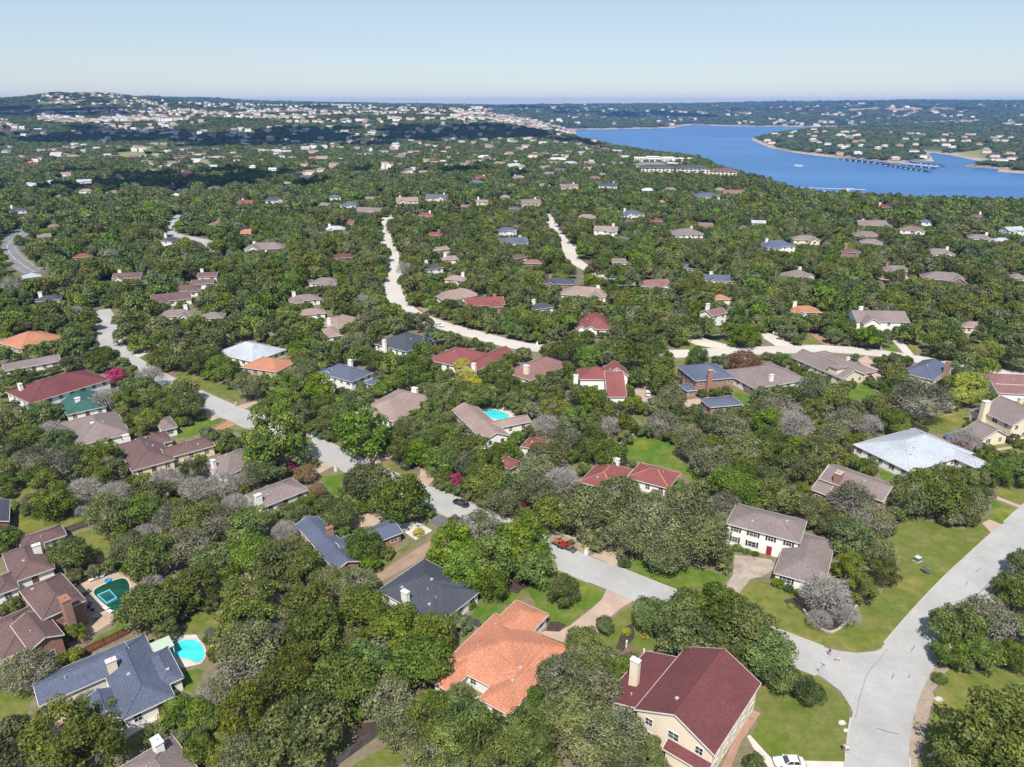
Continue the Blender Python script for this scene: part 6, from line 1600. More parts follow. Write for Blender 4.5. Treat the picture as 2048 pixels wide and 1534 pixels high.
# ---------------------------------------------------------------- ground, lake
def ground_mat():
    m, N, L, B = new_mat('ground'); vec = N.new('ShaderNodeNewGeometry').outputs['Position']
    a = N.new('ShaderNodeAttribute'); a.attribute_name = 'soil'; w = N.new('ShaderNodeAttribute'); w.attribute_name = 'wood'
    md = N.new('ShaderNodeAttribute'); md.attribute_name = 'meadow'
    f1 = ramp(N, L, noise(N, L, vec, .055, 6, .65), .38, .62); f2 = ramp(N, L, noise(N, L, vec, .7, 5, .7), .3, .7)
    near = mix(N, L, f1, (.150, .128, .078), (.082, .102, .030)); near = mix(N, L, f2, near, (.21, .165, .12))
    f3 = ramp(N, L, noise(N, L, vec, .012, 8, .75), .3, .7)
    wood = mix(N, L, f3, (.040, .055, .020), (.072, .088, .032))
    c = mix(N, L, w.outputs['Fac'], near, wood)
    c = mix(N, L, md.outputs['Fac'], c, mix(N, L, f3, (.17, .19, .06), (.23, .22, .10)))
    so = mix(N, L, f1, (.42, .33, .245), (.33, .25, .18))
    c = mix(N, L, a.outputs['Fac'], c, so)
    L.new(c, B.inputs['Base Color']); B.inputs['Roughness'].default_value = .95; B.inputs['Specular IOR Level'].default_value = .15
    return m
def build_ground():
    az = np.concatenate([np.arange(-180, -48, 6.), np.arange(-48, -38, .8), np.arange(-38, 38.01, .16), np.arange(38.8, 48, .8), np.arange(48, 180, 6.)])
    r = np.concatenate([[1e-3, 40, 120, 300, 500, 640], np.geomspace(720, 12000, 235), np.geomspace(12200, 14500, 8)])
    A, Rr = np.meshgrid(np.radians(az), r); X = np.sin(A) * Rr; Y = np.cos(A) * Rr
    Z = terrain(X.ravel(), Y.ravel()).reshape(X.shape)
    n, k = X.shape; V = np.stack([X.ravel(), Y.ravel(), Z.ravel()], 1)
    i, j = np.meshgrid(np.arange(n - 1), np.arange(k), indexing='ij'); j2 = (j + 1) % k
    Q = np.stack([i * k + j, (i + 1) * k + j, (i + 1) * k + j2, i * k + j2], -1).reshape(-1, 4)[:, ::-1]
    me = raw_mesh('ground', V, Q, [ground_mat()])
    x, y = V[:, 0], V[:, 1]; rr = np.hypot(x, y); az = np.degrees(np.arctan2(x, y))
    soil = np.zeros(len(V)); m = (rr > 900) & (rr < 6500) & (az > 0) & (az < 60)
    d = poly_dist(x[m], y[m], LAKE); soil[m] = np.clip(1.25 - d / np.where(rr[m] > 3500, 75., 32.), 0, 1) * (0.55 + .45 * (np.sin(x[m] / 37.) + np.sin(y[m] / 61. + x[m] / 23.) > -0.6))
    def patch(a0, a1, r0, r1, amt, L):
        q = np.exp(-((az - (a0 + a1) / 2) / ((a1 - a0) / 2)) ** 4 - ((rr - (r0 + r1) / 2) / ((r1 - r0) / 2)) ** 4)
        return amt * q * (wob(x, y, L, 2.2) > -.25)
    soil = np.maximum.reduce([soil, patch(20, 31, 6300, 7900, .7, 160.), patch(16, 22, 5600, 6200, .75, 120.), patch(9, 15, 7200, 7900, .4, 150.), patch(-36, -27, 4200, 4700, .45, 130.), patch(-36, -12, 3000, 3900, .35, 70.), patch(-10, 4, 3300, 4200, .3, 80.)])
    mead = np.maximum.reduce([np.zeros(len(V)), patch(-34, -12, 2350, 2520, .8, 90.), patch(29, 33, 2300, 2900, .9, 200.), patch(-28.2, -25.4, 1650, 1900, 1., 900.)])
    for nm, v in (('soil', soil), ('wood', np.clip((rr - 300) / 500, 0, 1)), ('meadow', np.clip(mead, 0, 1))):
        a = me.attributes.new(nm, 'FLOAT', 'POINT'); a.data.foreach_set('value', v.astype(np.float32))
    me.polygons.foreach_set('use_smooth', np.ones(len(me.polygons), bool))
    return tag(obj('ground', me), kind='structure')
build_ground()
def water_mat(name, deep, tone, rough, bs):
    m, N, L, B = new_mat(name); vec = N.new('ShaderNodeNewGeometry').outputs['Position']
    mp = N.new('ShaderNodeMapping'); L.new(vec, mp.inputs[0]); mp.inputs['Scale'].default_value = (.35, 1, 1)
    f = ramp(N, L, noise(N, L, mp.outputs[0], .0035 if bs > 1 else .4, 5, .6), .35, .65)
    L.new(mix(N, L, f, deep, tone), B.inputs['Base Color']); B.inputs['Roughness'].default_value = rough; B.inputs['IOR'].default_value = 1.333
    bp = N.new('ShaderNodeBump'); bp.inputs['Strength'].default_value = .5; bp.inputs['Distance'].default_value = .6 if bs > 1 else .05
    L.new(noise(N, L, vec, .12 if bs > 1 else 2.2, 5, .6), bp.inputs['Height']); L.new(bp.outputs[0], B.inputs['Normal']); return m
LAKE_MAT = water_mat('lake_water', (.010, .080, .24), (.028, .130, .32), .32, 5)
mb = MB(); mb.quad([(x, y, LAKE_Z) for x, y in ((200, 900), (2700, 900), (2700, 5800), (200, 5800))])
tag(mb.build('lake', LAKE_MAT), kind='structure')

# ---------------------------------------------------------------- streets, kerbs, lawns, drives
def smooth_line(pts, step=3.0):
    P = np.array(pts, float); out = []
    for i in range(len(P) - 1):
        p0 = P[max(i - 1, 0)]; p1 = P[i]; p2 = P[i + 1]; p3 = P[min(i + 2, len(P) - 1)]
        n = max(2, int(np.linalg.norm(p2 - p1) / step))
        for t in np.linspace(0, 1, n, endpoint=False):
            out.append(.5 * ((2 * p1) + (p2 - p0) * t + (2 * p0 - 5 * p1 + 4 * p2 - p3) * t * t + (3 * p1 - p0 - 3 * p2 + p3) * t ** 3))
    out.append(P[-1]); return np.array(out)
def offsets(L, w):
    T = np.gradient(L, axis=0); T /= np.linalg.norm(T, axis=1)[:, None]; Nn = np.stack([-T[:, 1], T[:, 0]], 1)
    return L + Nn * w, L - Nn * w
LINES = []
APRON = [(57.97, 105.84), (61.13, 104.66), (64.09, 104.21), (67.65, 104.66), (71.0, 105.97), (73.44, 105.05), (65.58, 93.1), (56.53, 87.85), (57.27, 91.38), (57.06, 94.99), (54.99, 98.46)]
def line_dist(x, y, L):
    return poly_dist(np.asarray(x, float), np.asarray(y, float), np.vstack([L, L[::-1]]))
KERB = surf('kerb_concrete', (.45, .43, .40), .9, (.36, .345, .32), .3, 4, .15)
for n, w, m, pts in ROADS: LINES.append((smooth_line(pts), w, n, m))
for k, (Ln, w, n, m) in enumerate(LINES):
    a, b = offsets(Ln, w / 2); mb = MB(); z = .100 + .006 * k
    for i in range(len(Ln) - 1):
        mb.quad([(*b[i], z), (*b[i + 1], z), (*a[i + 1], z), (*a[i], z)])
    road = tag(mb.build(n, PAVE[m]), kind='structure')
    if k in (0, 1, 2):
        mb = MB(); others = [(l2, w2) for l2, w2, _, _ in LINES if l2 is not Ln]
        for side in (1, -1):
            e0 = offsets(Ln, side * (w / 2 - .02))[0]; e1 = offsets(Ln, side * (w / 2 + .28))[0]
            for i in range(len(Ln) - 1):
                mx, my = (e0[i] + e0[i + 1]) / 2
                if poly_inside(np.array([mx]), np.array([my]), [((p[0] - 60.5) * 1.04 + 60.5, (p[1] - 100.) * 1.04 + 100.) for p in APRON])[0] and e1 is not None: continue
                if any(line_dist([mx], [my], l2)[0] < w2 / 2 + .3 for l2, w2 in others): continue
                if any(mm != 'mulch' and poly_inside(np.array([e1[i][0]]), np.array([e1[i][1]]), pl)[0] for nn, mm, pl in PAVED): continue
                A, B_ = (e0[i], e0[i + 1]), (e1[i], e1[i + 1]); h = z + .11
                P4 = [(*A[0], h), (*A[1], h), (*B_[1], h), (*B_[0], h)]
                if side < 0: P4 = P4[::-1]
                mb.quad(P4); mb.quad([(*A[0], z - .05), (*A[1], z - .05), (*A[1], h), (*A[0], h)]); mb.quad([(*B_[0], 0), (*B_[1], 0), (*B_[1], h), (*B_[0], h)])
        tag(mb.build('kerb', KERB), kind='structure')
# junction apron where the side street fans out into the through road
mb = MB(); mb.quad([(*p, .096) for p in APRON][::-1]); tag(mb.build('junction_apron', PAVE['concrete']), kind='structure')
SEAL = plain('crack_seal', (.05, .05, .055), .8)
mb = MB()
for line in ([(59.48, 87.15), (60.66, 86.55), (62.59, 85.87)], [(67.29, 97.75), (68.24, 98.94)], [(70.34, 97.99), (71.19, 98.94)], [(74.36, 104.66), (75.87, 106.1)], [(95.52, 120.04), (102.99, 125.99)], [(78.15, 108.25), (79.64, 109.77)], [(57.04, 89.18), (59.41, 93.1), (63.35, 98.82), (70.17, 105.05)], [(100.93, 128.61), (102.68, 129.86)], [(96.09, 124.29), (97.33, 125.31)]):
    G_ = line; w = .025 if len(line) > 3 else .05
    for a, b in zip(G_, G_[1:]):
        dx, dy = b[0] - a[0], b[1] - a[1]; l = math.hypot(dx, dy); ox, oy = -dy / l * w, dx / l * w
        mb.quad([(a[0] - ox, a[1] - oy, .118), (b[0] - ox, b[1] - oy, .118), (b[0] + ox, b[1] + oy, .118), (a[0] + ox, a[1] + oy, .118)])
tag(mb.build('road_cracks', SEAL), kind='structure')
mb = MB(); hw = [l for l in LINES if l[2] == 'highway'][0]
for off, ww in ((-.15, .12), (.15, .12), (-4.6, .12), (4.6, .12)):
    a, b = offsets(hw[0], off + ww / 2)[0], offsets(hw[0], off - ww / 2)[0]
    for i in range(len(a) - 1): mb.quad([(*b[i], .14), (*b[i + 1], .14), (*a[i + 1], .14), (*a[i], .14)])
tag(mb.build('lane_markings', plain('lane_paint', (.7, .62, .35), .7)), kind='structure')
def grass_mat(i, hue):
    m, N, L, B = new_mat('lawn_grass_%d' % i); vec = N.new('ShaderNodeNewGeometry').outputs['Position']
    base = [((.135, .165, .030), (.185, .180, .055)), ((.092, .165, .018), (.140, .185, .030)), ((.160, .160, .050), (.220, .185, .085))][hue]
    f = ramp(N, L, noise(N, L, vec, .10, 5, .65), .40, .60); c = mix(N, L, f, *base)
    dry = ramp(N, L, noise(N, L, vec, .18, 6, .75), .50, .72); c = mix(N, L, dry, c, (.245, .200, .095))
    g = ramp(N, L, noise(N, L, vec, 4.5, 3, .8), .2, .8); c = mix(N, L, g, c, mix(N, L, 1., c, (.66, .70, .62), 'MULTIPLY'))
    pt = ramp(N, L, noise(N, L, vec, .42, 6, .72), .42, .60); c = mix(N, L, pt, c, mix(N, L, 1., c, (.70, .80, .62), 'MULTIPLY'))
    yl = ramp(N, L, noise(N, L, vec, .045, 3, .6), .52, .66); c = mix(N, L, yl, c, mix(N, L, 1., c, (1.32, 1.16, 1.05), 'MULTIPLY'))
    bp = N.new('ShaderNodeBump'); bp.inputs['Strength'].default_value = .6; bp.inputs['Distance'].default_value = .12; L.new(noise(N, L, vec, 2.2, 5, .8), bp.inputs['Height']); L.new(bp.outputs[0], B.inputs['Normal'])
    L.new(c, B.inputs['Base Color']); B.inputs['Roughness'].default_value = .9; B.inputs['Specular IOR Level'].default_value = .15
    return m
GRASS = [grass_mat(0, 0), grass_mat(1, 1), grass_mat(2, 2), grass_mat(3, 0)]
def ragged(pl, amp=.35, step=1.2, seed=0):
    r2 = random.Random(seed); out = []
    for i in range(len(pl)):
        a, b = pl[i], pl[(i + 1) % len(pl)]; n = max(1, min(24, int(math.dist(a, b) / step)))
        for k in range(n):
            t = k / n; out.append((a[0] + (b[0] - a[0]) * t + r2.uniform(-amp, amp), a[1] + (b[1] - a[1]) * t + r2.uniform(-amp, amp)))
    return out
def ccw(p): return p if sum(a[0] * b[1] - b[0] * a[1] for a, b in zip(p, p[1:] + p[:1])) > 0 else p[::-1]
for i, pl in enumerate(LAWNS):
    h = 0 if i in (0, 1) else [1, 0, 3, 1, 0][i % 5] if i not in (15, 19, 22) else 2
    mb = MB(); mb.quad([(x, y, .008 + .0008 * i) for x, y in ccw(ragged(pl, .35, 1.3, i))]); tag(mb.build('lawn', GRASS[h]), kind='structure')
for i, (n, m, pl) in enumerate(PAVED):
    q = ragged(pl, .3, 1.2, i + 90) if m in ('gravel', 'mulch') or n in ('courtyard', 'bare_ground') else pl
    mb = MB(); mb.quad([(x, y, .058 + .0008 * i) for x, y in ccw([tuple(p) for p in q])]); tag(mb.build(n, PAVE[m]), kind='structure')

# ---------------------------------------------------------------- swimming pools
POOLW = {'turq': water_mat('pool_turquoise', (.03, .42, .46), (.06, .55, .56), .08, 0), 'green': water_mat('pool_green', (.004, .045, .022), (.008, .07, .035), .06, 0), 'spa': water_mat('spa_water', (.01, .06, .06), (.02, .1, .1), .06, 0)}
for l, c, pl in POOLS:
    cx = sum(p[0] for p in pl) / len(pl); cy = sum(p[1] for p in pl) / len(pl); h = .55 if c == 'spa' else .16
    loc = ccw([(x - cx, y - cy) for x, y in pl]); ring = smooth_line(loc + [loc[0]], .8)[:-1] if c != 'spa' else np.array(loc)
    root = tag(empty('swimming_pool' if c != 'spa' else 'spa', (cx, cy, 0)), l, 'pool', 'garden pools')
    mb = MB(); mb.quad([(x, y, h - .06) for x, y in ring]); mb.build('water', POOLW[c], root)
    mb = MB(); o = ring * (1 + .45 / np.linalg.norm(ring, axis=1))[:, None]; n = len(ring)
    for i in range(n):
        j = (i + 1) % n
        mb.quad([(*ring[i], h), (*o[i], h), (*o[j], h), (*ring[j], h)]); mb.quad([(*o[i], 0), (*o[j], 0), (*o[j], h), (*o[i], h)]); mb.quad([(*ring[j], 0), (*ring[i], 0), (*ring[i], h), (*ring[j], h)])
    mb.build('rim', plain('pool_tile_blue', (.12, .42, .52), .3) if c == 'spa' else surf('pool_coping', (.58, .54, .48), .8), root)

# ---------------------------------------------------------------- houses
def roof_parts(mb, fa, w, over=0.):
    u0, u1, v0, v1, z, ty, ax, p = w
    W, D = u1 - u0, v1 - v0; um, vm = (u0 + u1) / 2, (v0 + v1) / 2; ridges = []
    E = [(u0, v0, z), (u1, v0, z), (u1, v1, z), (u0, v1, z)]
    if ty == 'hip':
        if W >= D: s = D / 2; a, b = (u0 + s, vm, z + s * p), (u1 - s, vm, z + s * p); F = [(0, 1, 5, 4), (2, 3, 4, 5), (1, 2, 5), (3, 0, 4)]; ridges = [(a, b), (E[0], a), (E[3], a), (E[1], b), (E[2], b)]
        else: s = W / 2; a, b = (um, v0 + s, z + s * p), (um, v1 - s, z + s * p); F = [(1, 2, 5, 4), (3, 0, 4, 5), (0, 1, 4), (2, 3, 5)]; ridges = [(a, b), (E[0], a), (E[1], a), (E[2], b), (E[3], b)]
        mb.poly(E + [a, b], F + [(3, 2, 1, 0)])
        edges = [(0, 1), (1, 2), (2, 3), (3, 0)]
    elif ty == 'gable':
        along_u = (W >= D) if ax is None else ax == 'L'
        t = .16
        if along_u: s = D / 2; a, b = (u0, vm, z + s * p), (u1, vm, z + s * p); F = [(0, 1, 5, 4), (2, 3, 4, 5)]; ends = [(0, 4), (4, 3), (1, 5), (5, 2)]; edges = [(0, 1), (2, 3)]
        else: s = W / 2; a, b = (um, v0, z + s * p), (um, v1, z + s * p); F = [(1, 2, 5, 4), (3, 0, 4, 5)]; ends = [(0, 4), (4, 1), (3, 5), (5, 2)]; edges = [(1, 2), (3, 0)]
        V = E + [a, b]; mb.poly(V, F); low = [(x, y, zz - t) for x, y, zz in V]; mb.poly(low, [f[::-1] for f in F]); ridges = [(a, b)]
        for i, j in ends:
            A, B_ = Vector(V[i]), Vector(V[j]); fa.bar(A - Vector((0, 0, .10)), B_ - Vector((0, 0, .10)), .07, .22)
    else:                                   # shed: low edge at the front ('F') or the left ('L')
        h = (D if ax == 'F' else W) * p
        V = [(u0, v0, z), (u1, v0, z), (u1, v1, z + h), (u0, v1, z + h)] if ax == 'F' else [(u0, v0, z), (u1, v0, z + h), (u1, v1, z + h), (u0, v1, z)]
        mb.poly(V, [(0, 1, 2, 3)]); mb.poly([(x, y, q - .16) for x, y, q in V], [(3, 2, 1, 0)]); E = V; edges = [(0, 1), (1, 2), (2, 3), (3, 0)]
    for i, j in edges:
        A, B_ = Vector(E[i]), Vector(E[j]); fa.bar(A - Vector((0, 0, .09)), B_ - Vector((0, 0, .09)), .08, .20)
    return ridges
def roof_z(w, u, v):
    u0, u1, v0, v1, z, ty, ax, p = w
    if not (u0 <= u <= u1 and v0 <= v <= v1): return None
    du, dv = min(u - u0, u1 - u), min(v - v0, v1 - v)
    if ty == 'hip': return z + min(du, dv) * p
    if ty == 'gable': return z + (dv if ((u1 - u0 >= v1 - v0) if ax is None else ax == 'L') else du) * p
    return z + ((v - v0) if ax == 'F' else (u - u0)) * p
WIN = {}
def window_meshes(w, h):
    k = (w, h)
    if k not in WIN:
        f = MB(); t = .09
        f.box(-w / 2 - t, w / 2 + t, -.06, .05, -t, 0); f.box(-w / 2 - t, w / 2 + t, -.06, .05, h, h + t); f.box(-w / 2 - t, -w / 2, -.055, .05, 0, h); f.box(w / 2, w / 2 + t, -.055, .05, 0, h)
        f.box(-.03, .03, -.045, .03, 0, h); f.box(-w / 2, -.03, -.04, .03, h / 2 - .025, h / 2 + .025); f.box(.03, w / 2, -.04, .03, h / 2 - .025, h / 2 + .025)
        g = MB(); g.box(-w / 2, w / 2, -.02, .02, 0, h)
        WIN[k] = (f.mesh('window', [WHITE]), g.mesh('pane', [glass()]))
    return WIN[k]
DOORS = {'red': plain('door_red', (.30, .02, .03), .5), 'brown': plain('door_brown', (.13, .07, .04), .6), 'white': plain('door_white', (.66, .64, .6), .6)}
SHUT = plain('shutter_dark', (.03, .032, .035), .7)
METAL = plain('vent_metal', (.5, .5, .5), .5, .3)
def build_house(x, y, z0, a, label, roof, wall, wings, chimneys=(), ex=None, detail=2, group=None, name='house'):
    ex = ex or {}; root = tag(empty(name, (x, y, z0), a), label, 'house', group)
    rm, wm = shingle(roof), wallmat(wall)
    rb, fb, wb = MB(), MB(), MB(); ridges = []
    ca, sa = math.cos(a), math.sin(a)
    for w in wings:
        ridges += roof_parts(rb, fb, w)
        u0, u1, v0, v1, z, ty, ax, p = w; o = .42; a0, a1, b0, b1 = u0 + o, u1 - o, v0 + o, v1 - o
        wb.box(a0, a1, b0, b1, -.4, z - .02 + (0 if ty == 'hip' else -.0))
        if ty == 'gable':
            along_u = (u1 - u0 >= v1 - v0) if ax is None else ax == 'L'
            if along_u:
                zr = z - .06 + ((b1 - b0) / 2) * p + o * p * .6; vm = (b0 + b1) / 2
                wb.poly([(a0, b0, z - .03), (a0, b1, z - .03), (a0, vm, zr), (a1, b0, z - .03), (a1, b1, z - .03), (a1, vm, zr)], [(1, 0, 2), (3, 4, 5)])
            else:
                zr = z - .06 + ((a1 - a0) / 2) * p + o * p * .6; um = (a0 + a1) / 2
                wb.poly([(a0, b0, z - .03), (a1, b0, z - .03), (um, b0, zr), (a0, b1, z - .03), (a1, b1, z - .03), (um, b1, zr)], [(0, 1, 2), (4, 3, 5)])
        elif ty == 'shed':
            h = ((b1 - b0) if ax == 'F' else (a1 - a0)) * p
            if ax == 'F': wb.poly([(a0, b0, z - .03), (a0, b1, z - .03), (a0, b1, z + h), (a1, b0, z - .03), (a1, b1, z - .03), (a1, b1, z + h)], [(1, 0, 2), (3, 4, 5), (2, 5, 4, 1)])
            else: wb.poly([(a0, b0, z - .03), (a1, b0, z - .03), (a1, b0, z + h), (a0, b1, z - .03), (a1, b1, z - .03), (a1, b1, z + h)], [(0, 1, 2), (4, 3, 5)])
    wb.build('wall', wm, root); rf = rb.build('roof', rm, root)
    if detail >= 1: fb.build('fascia', TRIM, root)
    if detail >= 2 and ridges:
        cb = MB()
        for A, B_ in ridges:
            if (Vector(A) - Vector(B_)).length > .5: cb.bar(Vector(A) + Vector((0, 0, .03)), Vector(B_) + Vector((0, 0, .03)), .34, .07)
        cap = shingle('terracotta') if 'orange ridge' in label else rm
        cb.build('ridge_cap', cap, rf)
    def inside_other(u, v, zz, me_):
        for w in wings:
            if w is me_: continue
            if w[0] + .4 < u < w[1] - .4 and w[2] + .4 < v < w[3] - .4 and zz < w[4] + .5: return True
        return False
    if detail >= 1:
        cu, cv = -(x * ca + y * sa), -(-x * sa + y * ca)      # camera foot in house axes
        nd = 0
        for wi, w in enumerate(wings):
            u0, u1, v0, v1, z, ty, ax, p = w; o = .42
            if ty == 'shed' and z < 3.3: continue
            faces = []
            faces.append((-1 if cv < v0 else 1, 'v')); faces.append((-1 if cu < u0 else 1, 'u'))
            for sgn, axn in faces:
                L0, L1 = (u0 + o, u1 - o) if axn == 'v' else (v0 + o, v1 - o)
                ln = L1 - L0
                if ln < 2.6: continue
                c = ((v0 + o) if sgn < 0 else (v1 - o)) if axn == 'v' else ((u0 + o) if sgn < 0 else (u1 - o))
                n = max(1, int((ln - .8) / (3.1 if detail == 2 else 4.4)))
                for st in range(max(1, round(z / 2.75))):
                    for k in range(n):
                        t = L0 + ln * (k + .5) / n; zz = .95 + 2.75 * st
                        u, v = (t, c) if axn == 'v' else (c, t)
                        uo, vo = (u, v + .4 * sgn) if axn == 'v' else (u + .4 * sgn, v)
                        if inside_other(uo, vo, zz, w) or zz + 1.4 > z: continue
                        if any(abs(u - q[0]) < q[3] / 2 + .8 and abs(v - q[1]) < q[3] / 2 + .8 for q in chimneys): continue
                        wd = 1.7 if (k + wi) % 3 == 1 and ln / n > 2.8 else 1.15
                        rot = (0 if sgn < 0 else math.pi) if axn == 'v' else (-math.pi / 2 if sgn < 0 else math.pi / 2)
                        if st == 0 and k == n // 2 and nd == 0 and detail == 2 and axn == 'v' and wi == 0:
                            nd = 1; db = MB(); db.box(-.5, .5, -.05, .04, 0, 2.1); db.box(-.58, -.5, -.07, .04, 0, 2.18); db.box(.5, .58, -.07, .04, 0, 2.18); db.box(-.5, .5, -.07, .04, 2.1, 2.18)
                            d_ = db.build('door', DOORS['red' if ex.get('reddoor') else 'brown'], root, (u, v + .02 * sgn, .1), rot); continue
                        fm, pm = window_meshes(wd, 1.35)
                        wo_ = obj('window', fm, root, None, (u, v, zz), rot); obj('pane', pm, wo_)
                        if ex.get('shutters'):
                            for s_ in (-1, 1):
                                sb = MB(); sb.box(-.2, .2, -.05, .03, -.05, 1.45); so = sb.build('shutter', SHUT, wo_, (s_ * (wd / 2 + .34), 0, 0))
        if 'garage' in ex:
            w = wings[ex['garage']]; gb = MB(); gb.box(-2.4, 2.4, -.05, .05, 0, 2.15)
            for q in range(4): gb.box(-2.35, 2.35, -.07, -.05, .06 + q * .53, .53 + q * .53)
            gb.build('garage_door', DOORS['white'], root, ((w[0] + w[1]) / 2, w[2] + .40, .05))
    for (u, v, zt, cw, col) in chimneys:
        cb = MB(); d = cw * .62; cb.box(u - cw / 2, u + cw / 2, v - d / 2, v + d / 2, -.3, zt - .12)
        cm = wallmat(col) if col in WALL_COL else shingle(col)
        co = cb.build('chimney', cm, root)
        kb = MB(); kb.box(u - cw / 2 - .1, u + cw / 2 + .1, v - d / 2 - .1, v + d / 2 + .1, zt - .12, zt + .06); kb.cyl((u, v, zt + .06), .17, .3, 8)
        kb.build('chimney_cap', TRIM if col != 'brick' else wallmat('brick'), co)
    for k in range(ex.get('vents', 2 if detail == 2 else 0)):
        w = wings[k % len(wings)]; u = w[0] + (w[1] - w[0]) * rnd.uniform(.2, .8); v = w[2] + (w[3] - w[2]) * rnd.uniform(.15, .5)
        zz = max([q for q in (roof_z(w2, u, v) for w2 in wings) if q is not None]); vb = MB()
        if k % 2: vb.cyl((0, 0, -.1), .09, .5, 8); vb.cyl((0, 0, .36), .14, .1, 8)
        else: vb.box(-.22, .22, -.22, .22, -.15, .22); vb.box(-.27, .27, -.27, .27, .22, .28)
        vb.build('roof_vent', METAL, root, (u, v, zz))
    if 'dormer' in ex:
        u, v = ex['dormer']; db = MB(); db.box(u - 2.6, u + 2.6, v, v + 4, 3.2, 5.6); dm = db.build('dormer', wm, root)
        rb2 = MB(); fb2 = MB(); roof_parts(rb2, fb2, (u - 3, u + 3, v - .4, v + 4.4, 5.6, 'hip', None, .4)); rb2.build('dormer_roof', rm, dm)
        for q in (-1.5, 0, 1.5): fm, pm = window_meshes(1.15, 1.35); wo_ = obj('window', fm, dm, None, (u + q, v, 3.9), 0)
    for k, (u, v) in enumerate(ex.get('ac', ())):
        ab = MB(); ab.box(-.45, .45, -.45, .45, 0, .9); ab.cyl((0, 0, .9), .36, .04, 12)
        tag(ab.build('air_conditioner', plain('ac_paint', (.45, .47, .48), .6), None, (x + u * ca - v * sa, y + u * sa + v * ca, .05), a), 'grey air conditioning unit beside the cream gable wall', 'air conditioner')
    return root
for h in HOUSES:
    build_house(h['x'], h['y'], 0, h['a'], h['l'], h['roof'], h['wall'], [tuple(w) for w in h['w']], h['ch'], h['ex'], 2, 'houses of the near neighbourhood')
MIDBOX = []
for k, (x, y, z, w, roof, wall, st, rd, ch, l) in enumerate(MID_HOUSES):
    a = math.radians(rd); d = min(max(w * .62, 8.), 14.); ze = 2.8 * st; hw = w / 2; r = math.hypot(x, y)
    near = r < 560
    wings = [(-hw, hw, 0, d, ze, 'hip' if k % 3 else 'gable', None, .46)]
    if w > 13:
        s = 1 if k % 2 else -1; c = s * hw * .5
        wings.append((c - w * .17, c + w * .17, -min(3.2, d * .3), d * .6, ze - .15, 'gable' if k % 4 < 2 else 'hip', 'F', .6))
    if w > 20: wings.append((-s * hw * .55 - w * .16, -s * hw * .55 + w * .16, d * .4, d + 4, ze - .1, 'hip', None, .46))
    chs = [((.28 if k % 2 else -.3) * w, d * .62, ze + 3.6 + (.8 if st == 2 else 0), 1.7, 'white' if wall != 'brick' else 'brick')] if ch else []
    build_house(x, y, z, a, l, roof, wall, wings, chs, None, 1 if r < 1000 else 0, 'houses among the trees further back')
    MIDBOX.append((x, y, z, w, d, ze + d * .23))

# ---------------------------------------------------------------- trees
def lobes_crown(seed, nl, nleaf, leaf, rz=.74, lr=(.24, .40), low=-.35, sparse=1.0, shape='dome'):
    """unit crown: leaf clumps on the skins of many overlapping lobes"""
    g = np.random.default_rng(seed); V = []; T = []
    cs = []; tries = 0
    while len(cs) < nl and tries < 4000:
        tries += 1; p = g.normal(size=3); p /= np.linalg.norm(p)
        if p[2] < low: continue
        if shape == 'dome': q = p * np.array([1, 1, rz]) * g.uniform(.56, .84)
        elif shape == 'tall': q = np.array([p[0] * .62, p[1] * .62, p[2] * 1.0]) * g.uniform(.45, .82)
        else:
            hgt = g.uniform(0, 1) ** 1.3; rad = (1 - hgt) * .78 + .05; t = g.uniform(0, 6.28); q = np.array([math.cos(t) * rad, math.sin(t) * rad, hgt * 2.7 - .9])
        cs.append((q, g.uniform(*lr) * (1 if shape != 'cone' else (.55 + .55 * (1 - hgt)))))
    for q, r in cs:
        n = int(nleaf * (r / .32) ** 2 * sparse); d = g.normal(size=(n, 3)); d /= np.linalg.norm(d, axis=1)[:, None]
        d[:, 2] = np.where(d[:, 2] < -.5, -d[:, 2], d[:, 2])
        p = q + d * r * g.uniform(.72, 1.12, size=(n, 1)) * np.array([1, 1, .85])
        nm = d + g.normal(scale=.55, size=(n, 3)) + np.array([0, 0, .25]); nm /= np.linalg.norm(nm, axis=1)[:, None]
        t1 = np.cross(nm, g.normal(size=(n, 3))); t1 /= np.linalg.norm(t1, axis=1)[:, None] + 1e-9; t2 = np.cross(nm, t1)
        s = leaf * g.uniform(.6, 1.45, size=(n, 1)); s2 = s * g.uniform(.55, .95, size=(n, 1))
        V.append(np.stack([p - t1 * s, p + t1 * s * .7 - t2 * s2, p + t1 * s * .7 + t2 * s2], 1))
        base = g.uniform(.1, .8); T.append(np.repeat(np.clip(base + g.normal(scale=.22, size=n), 0, 1), 3))
    V = np.concatenate(V).reshape(-1, 3); Q = np.arange(len(V)).reshape(-1, 3)
    return V, Q, np.concatenate(T)
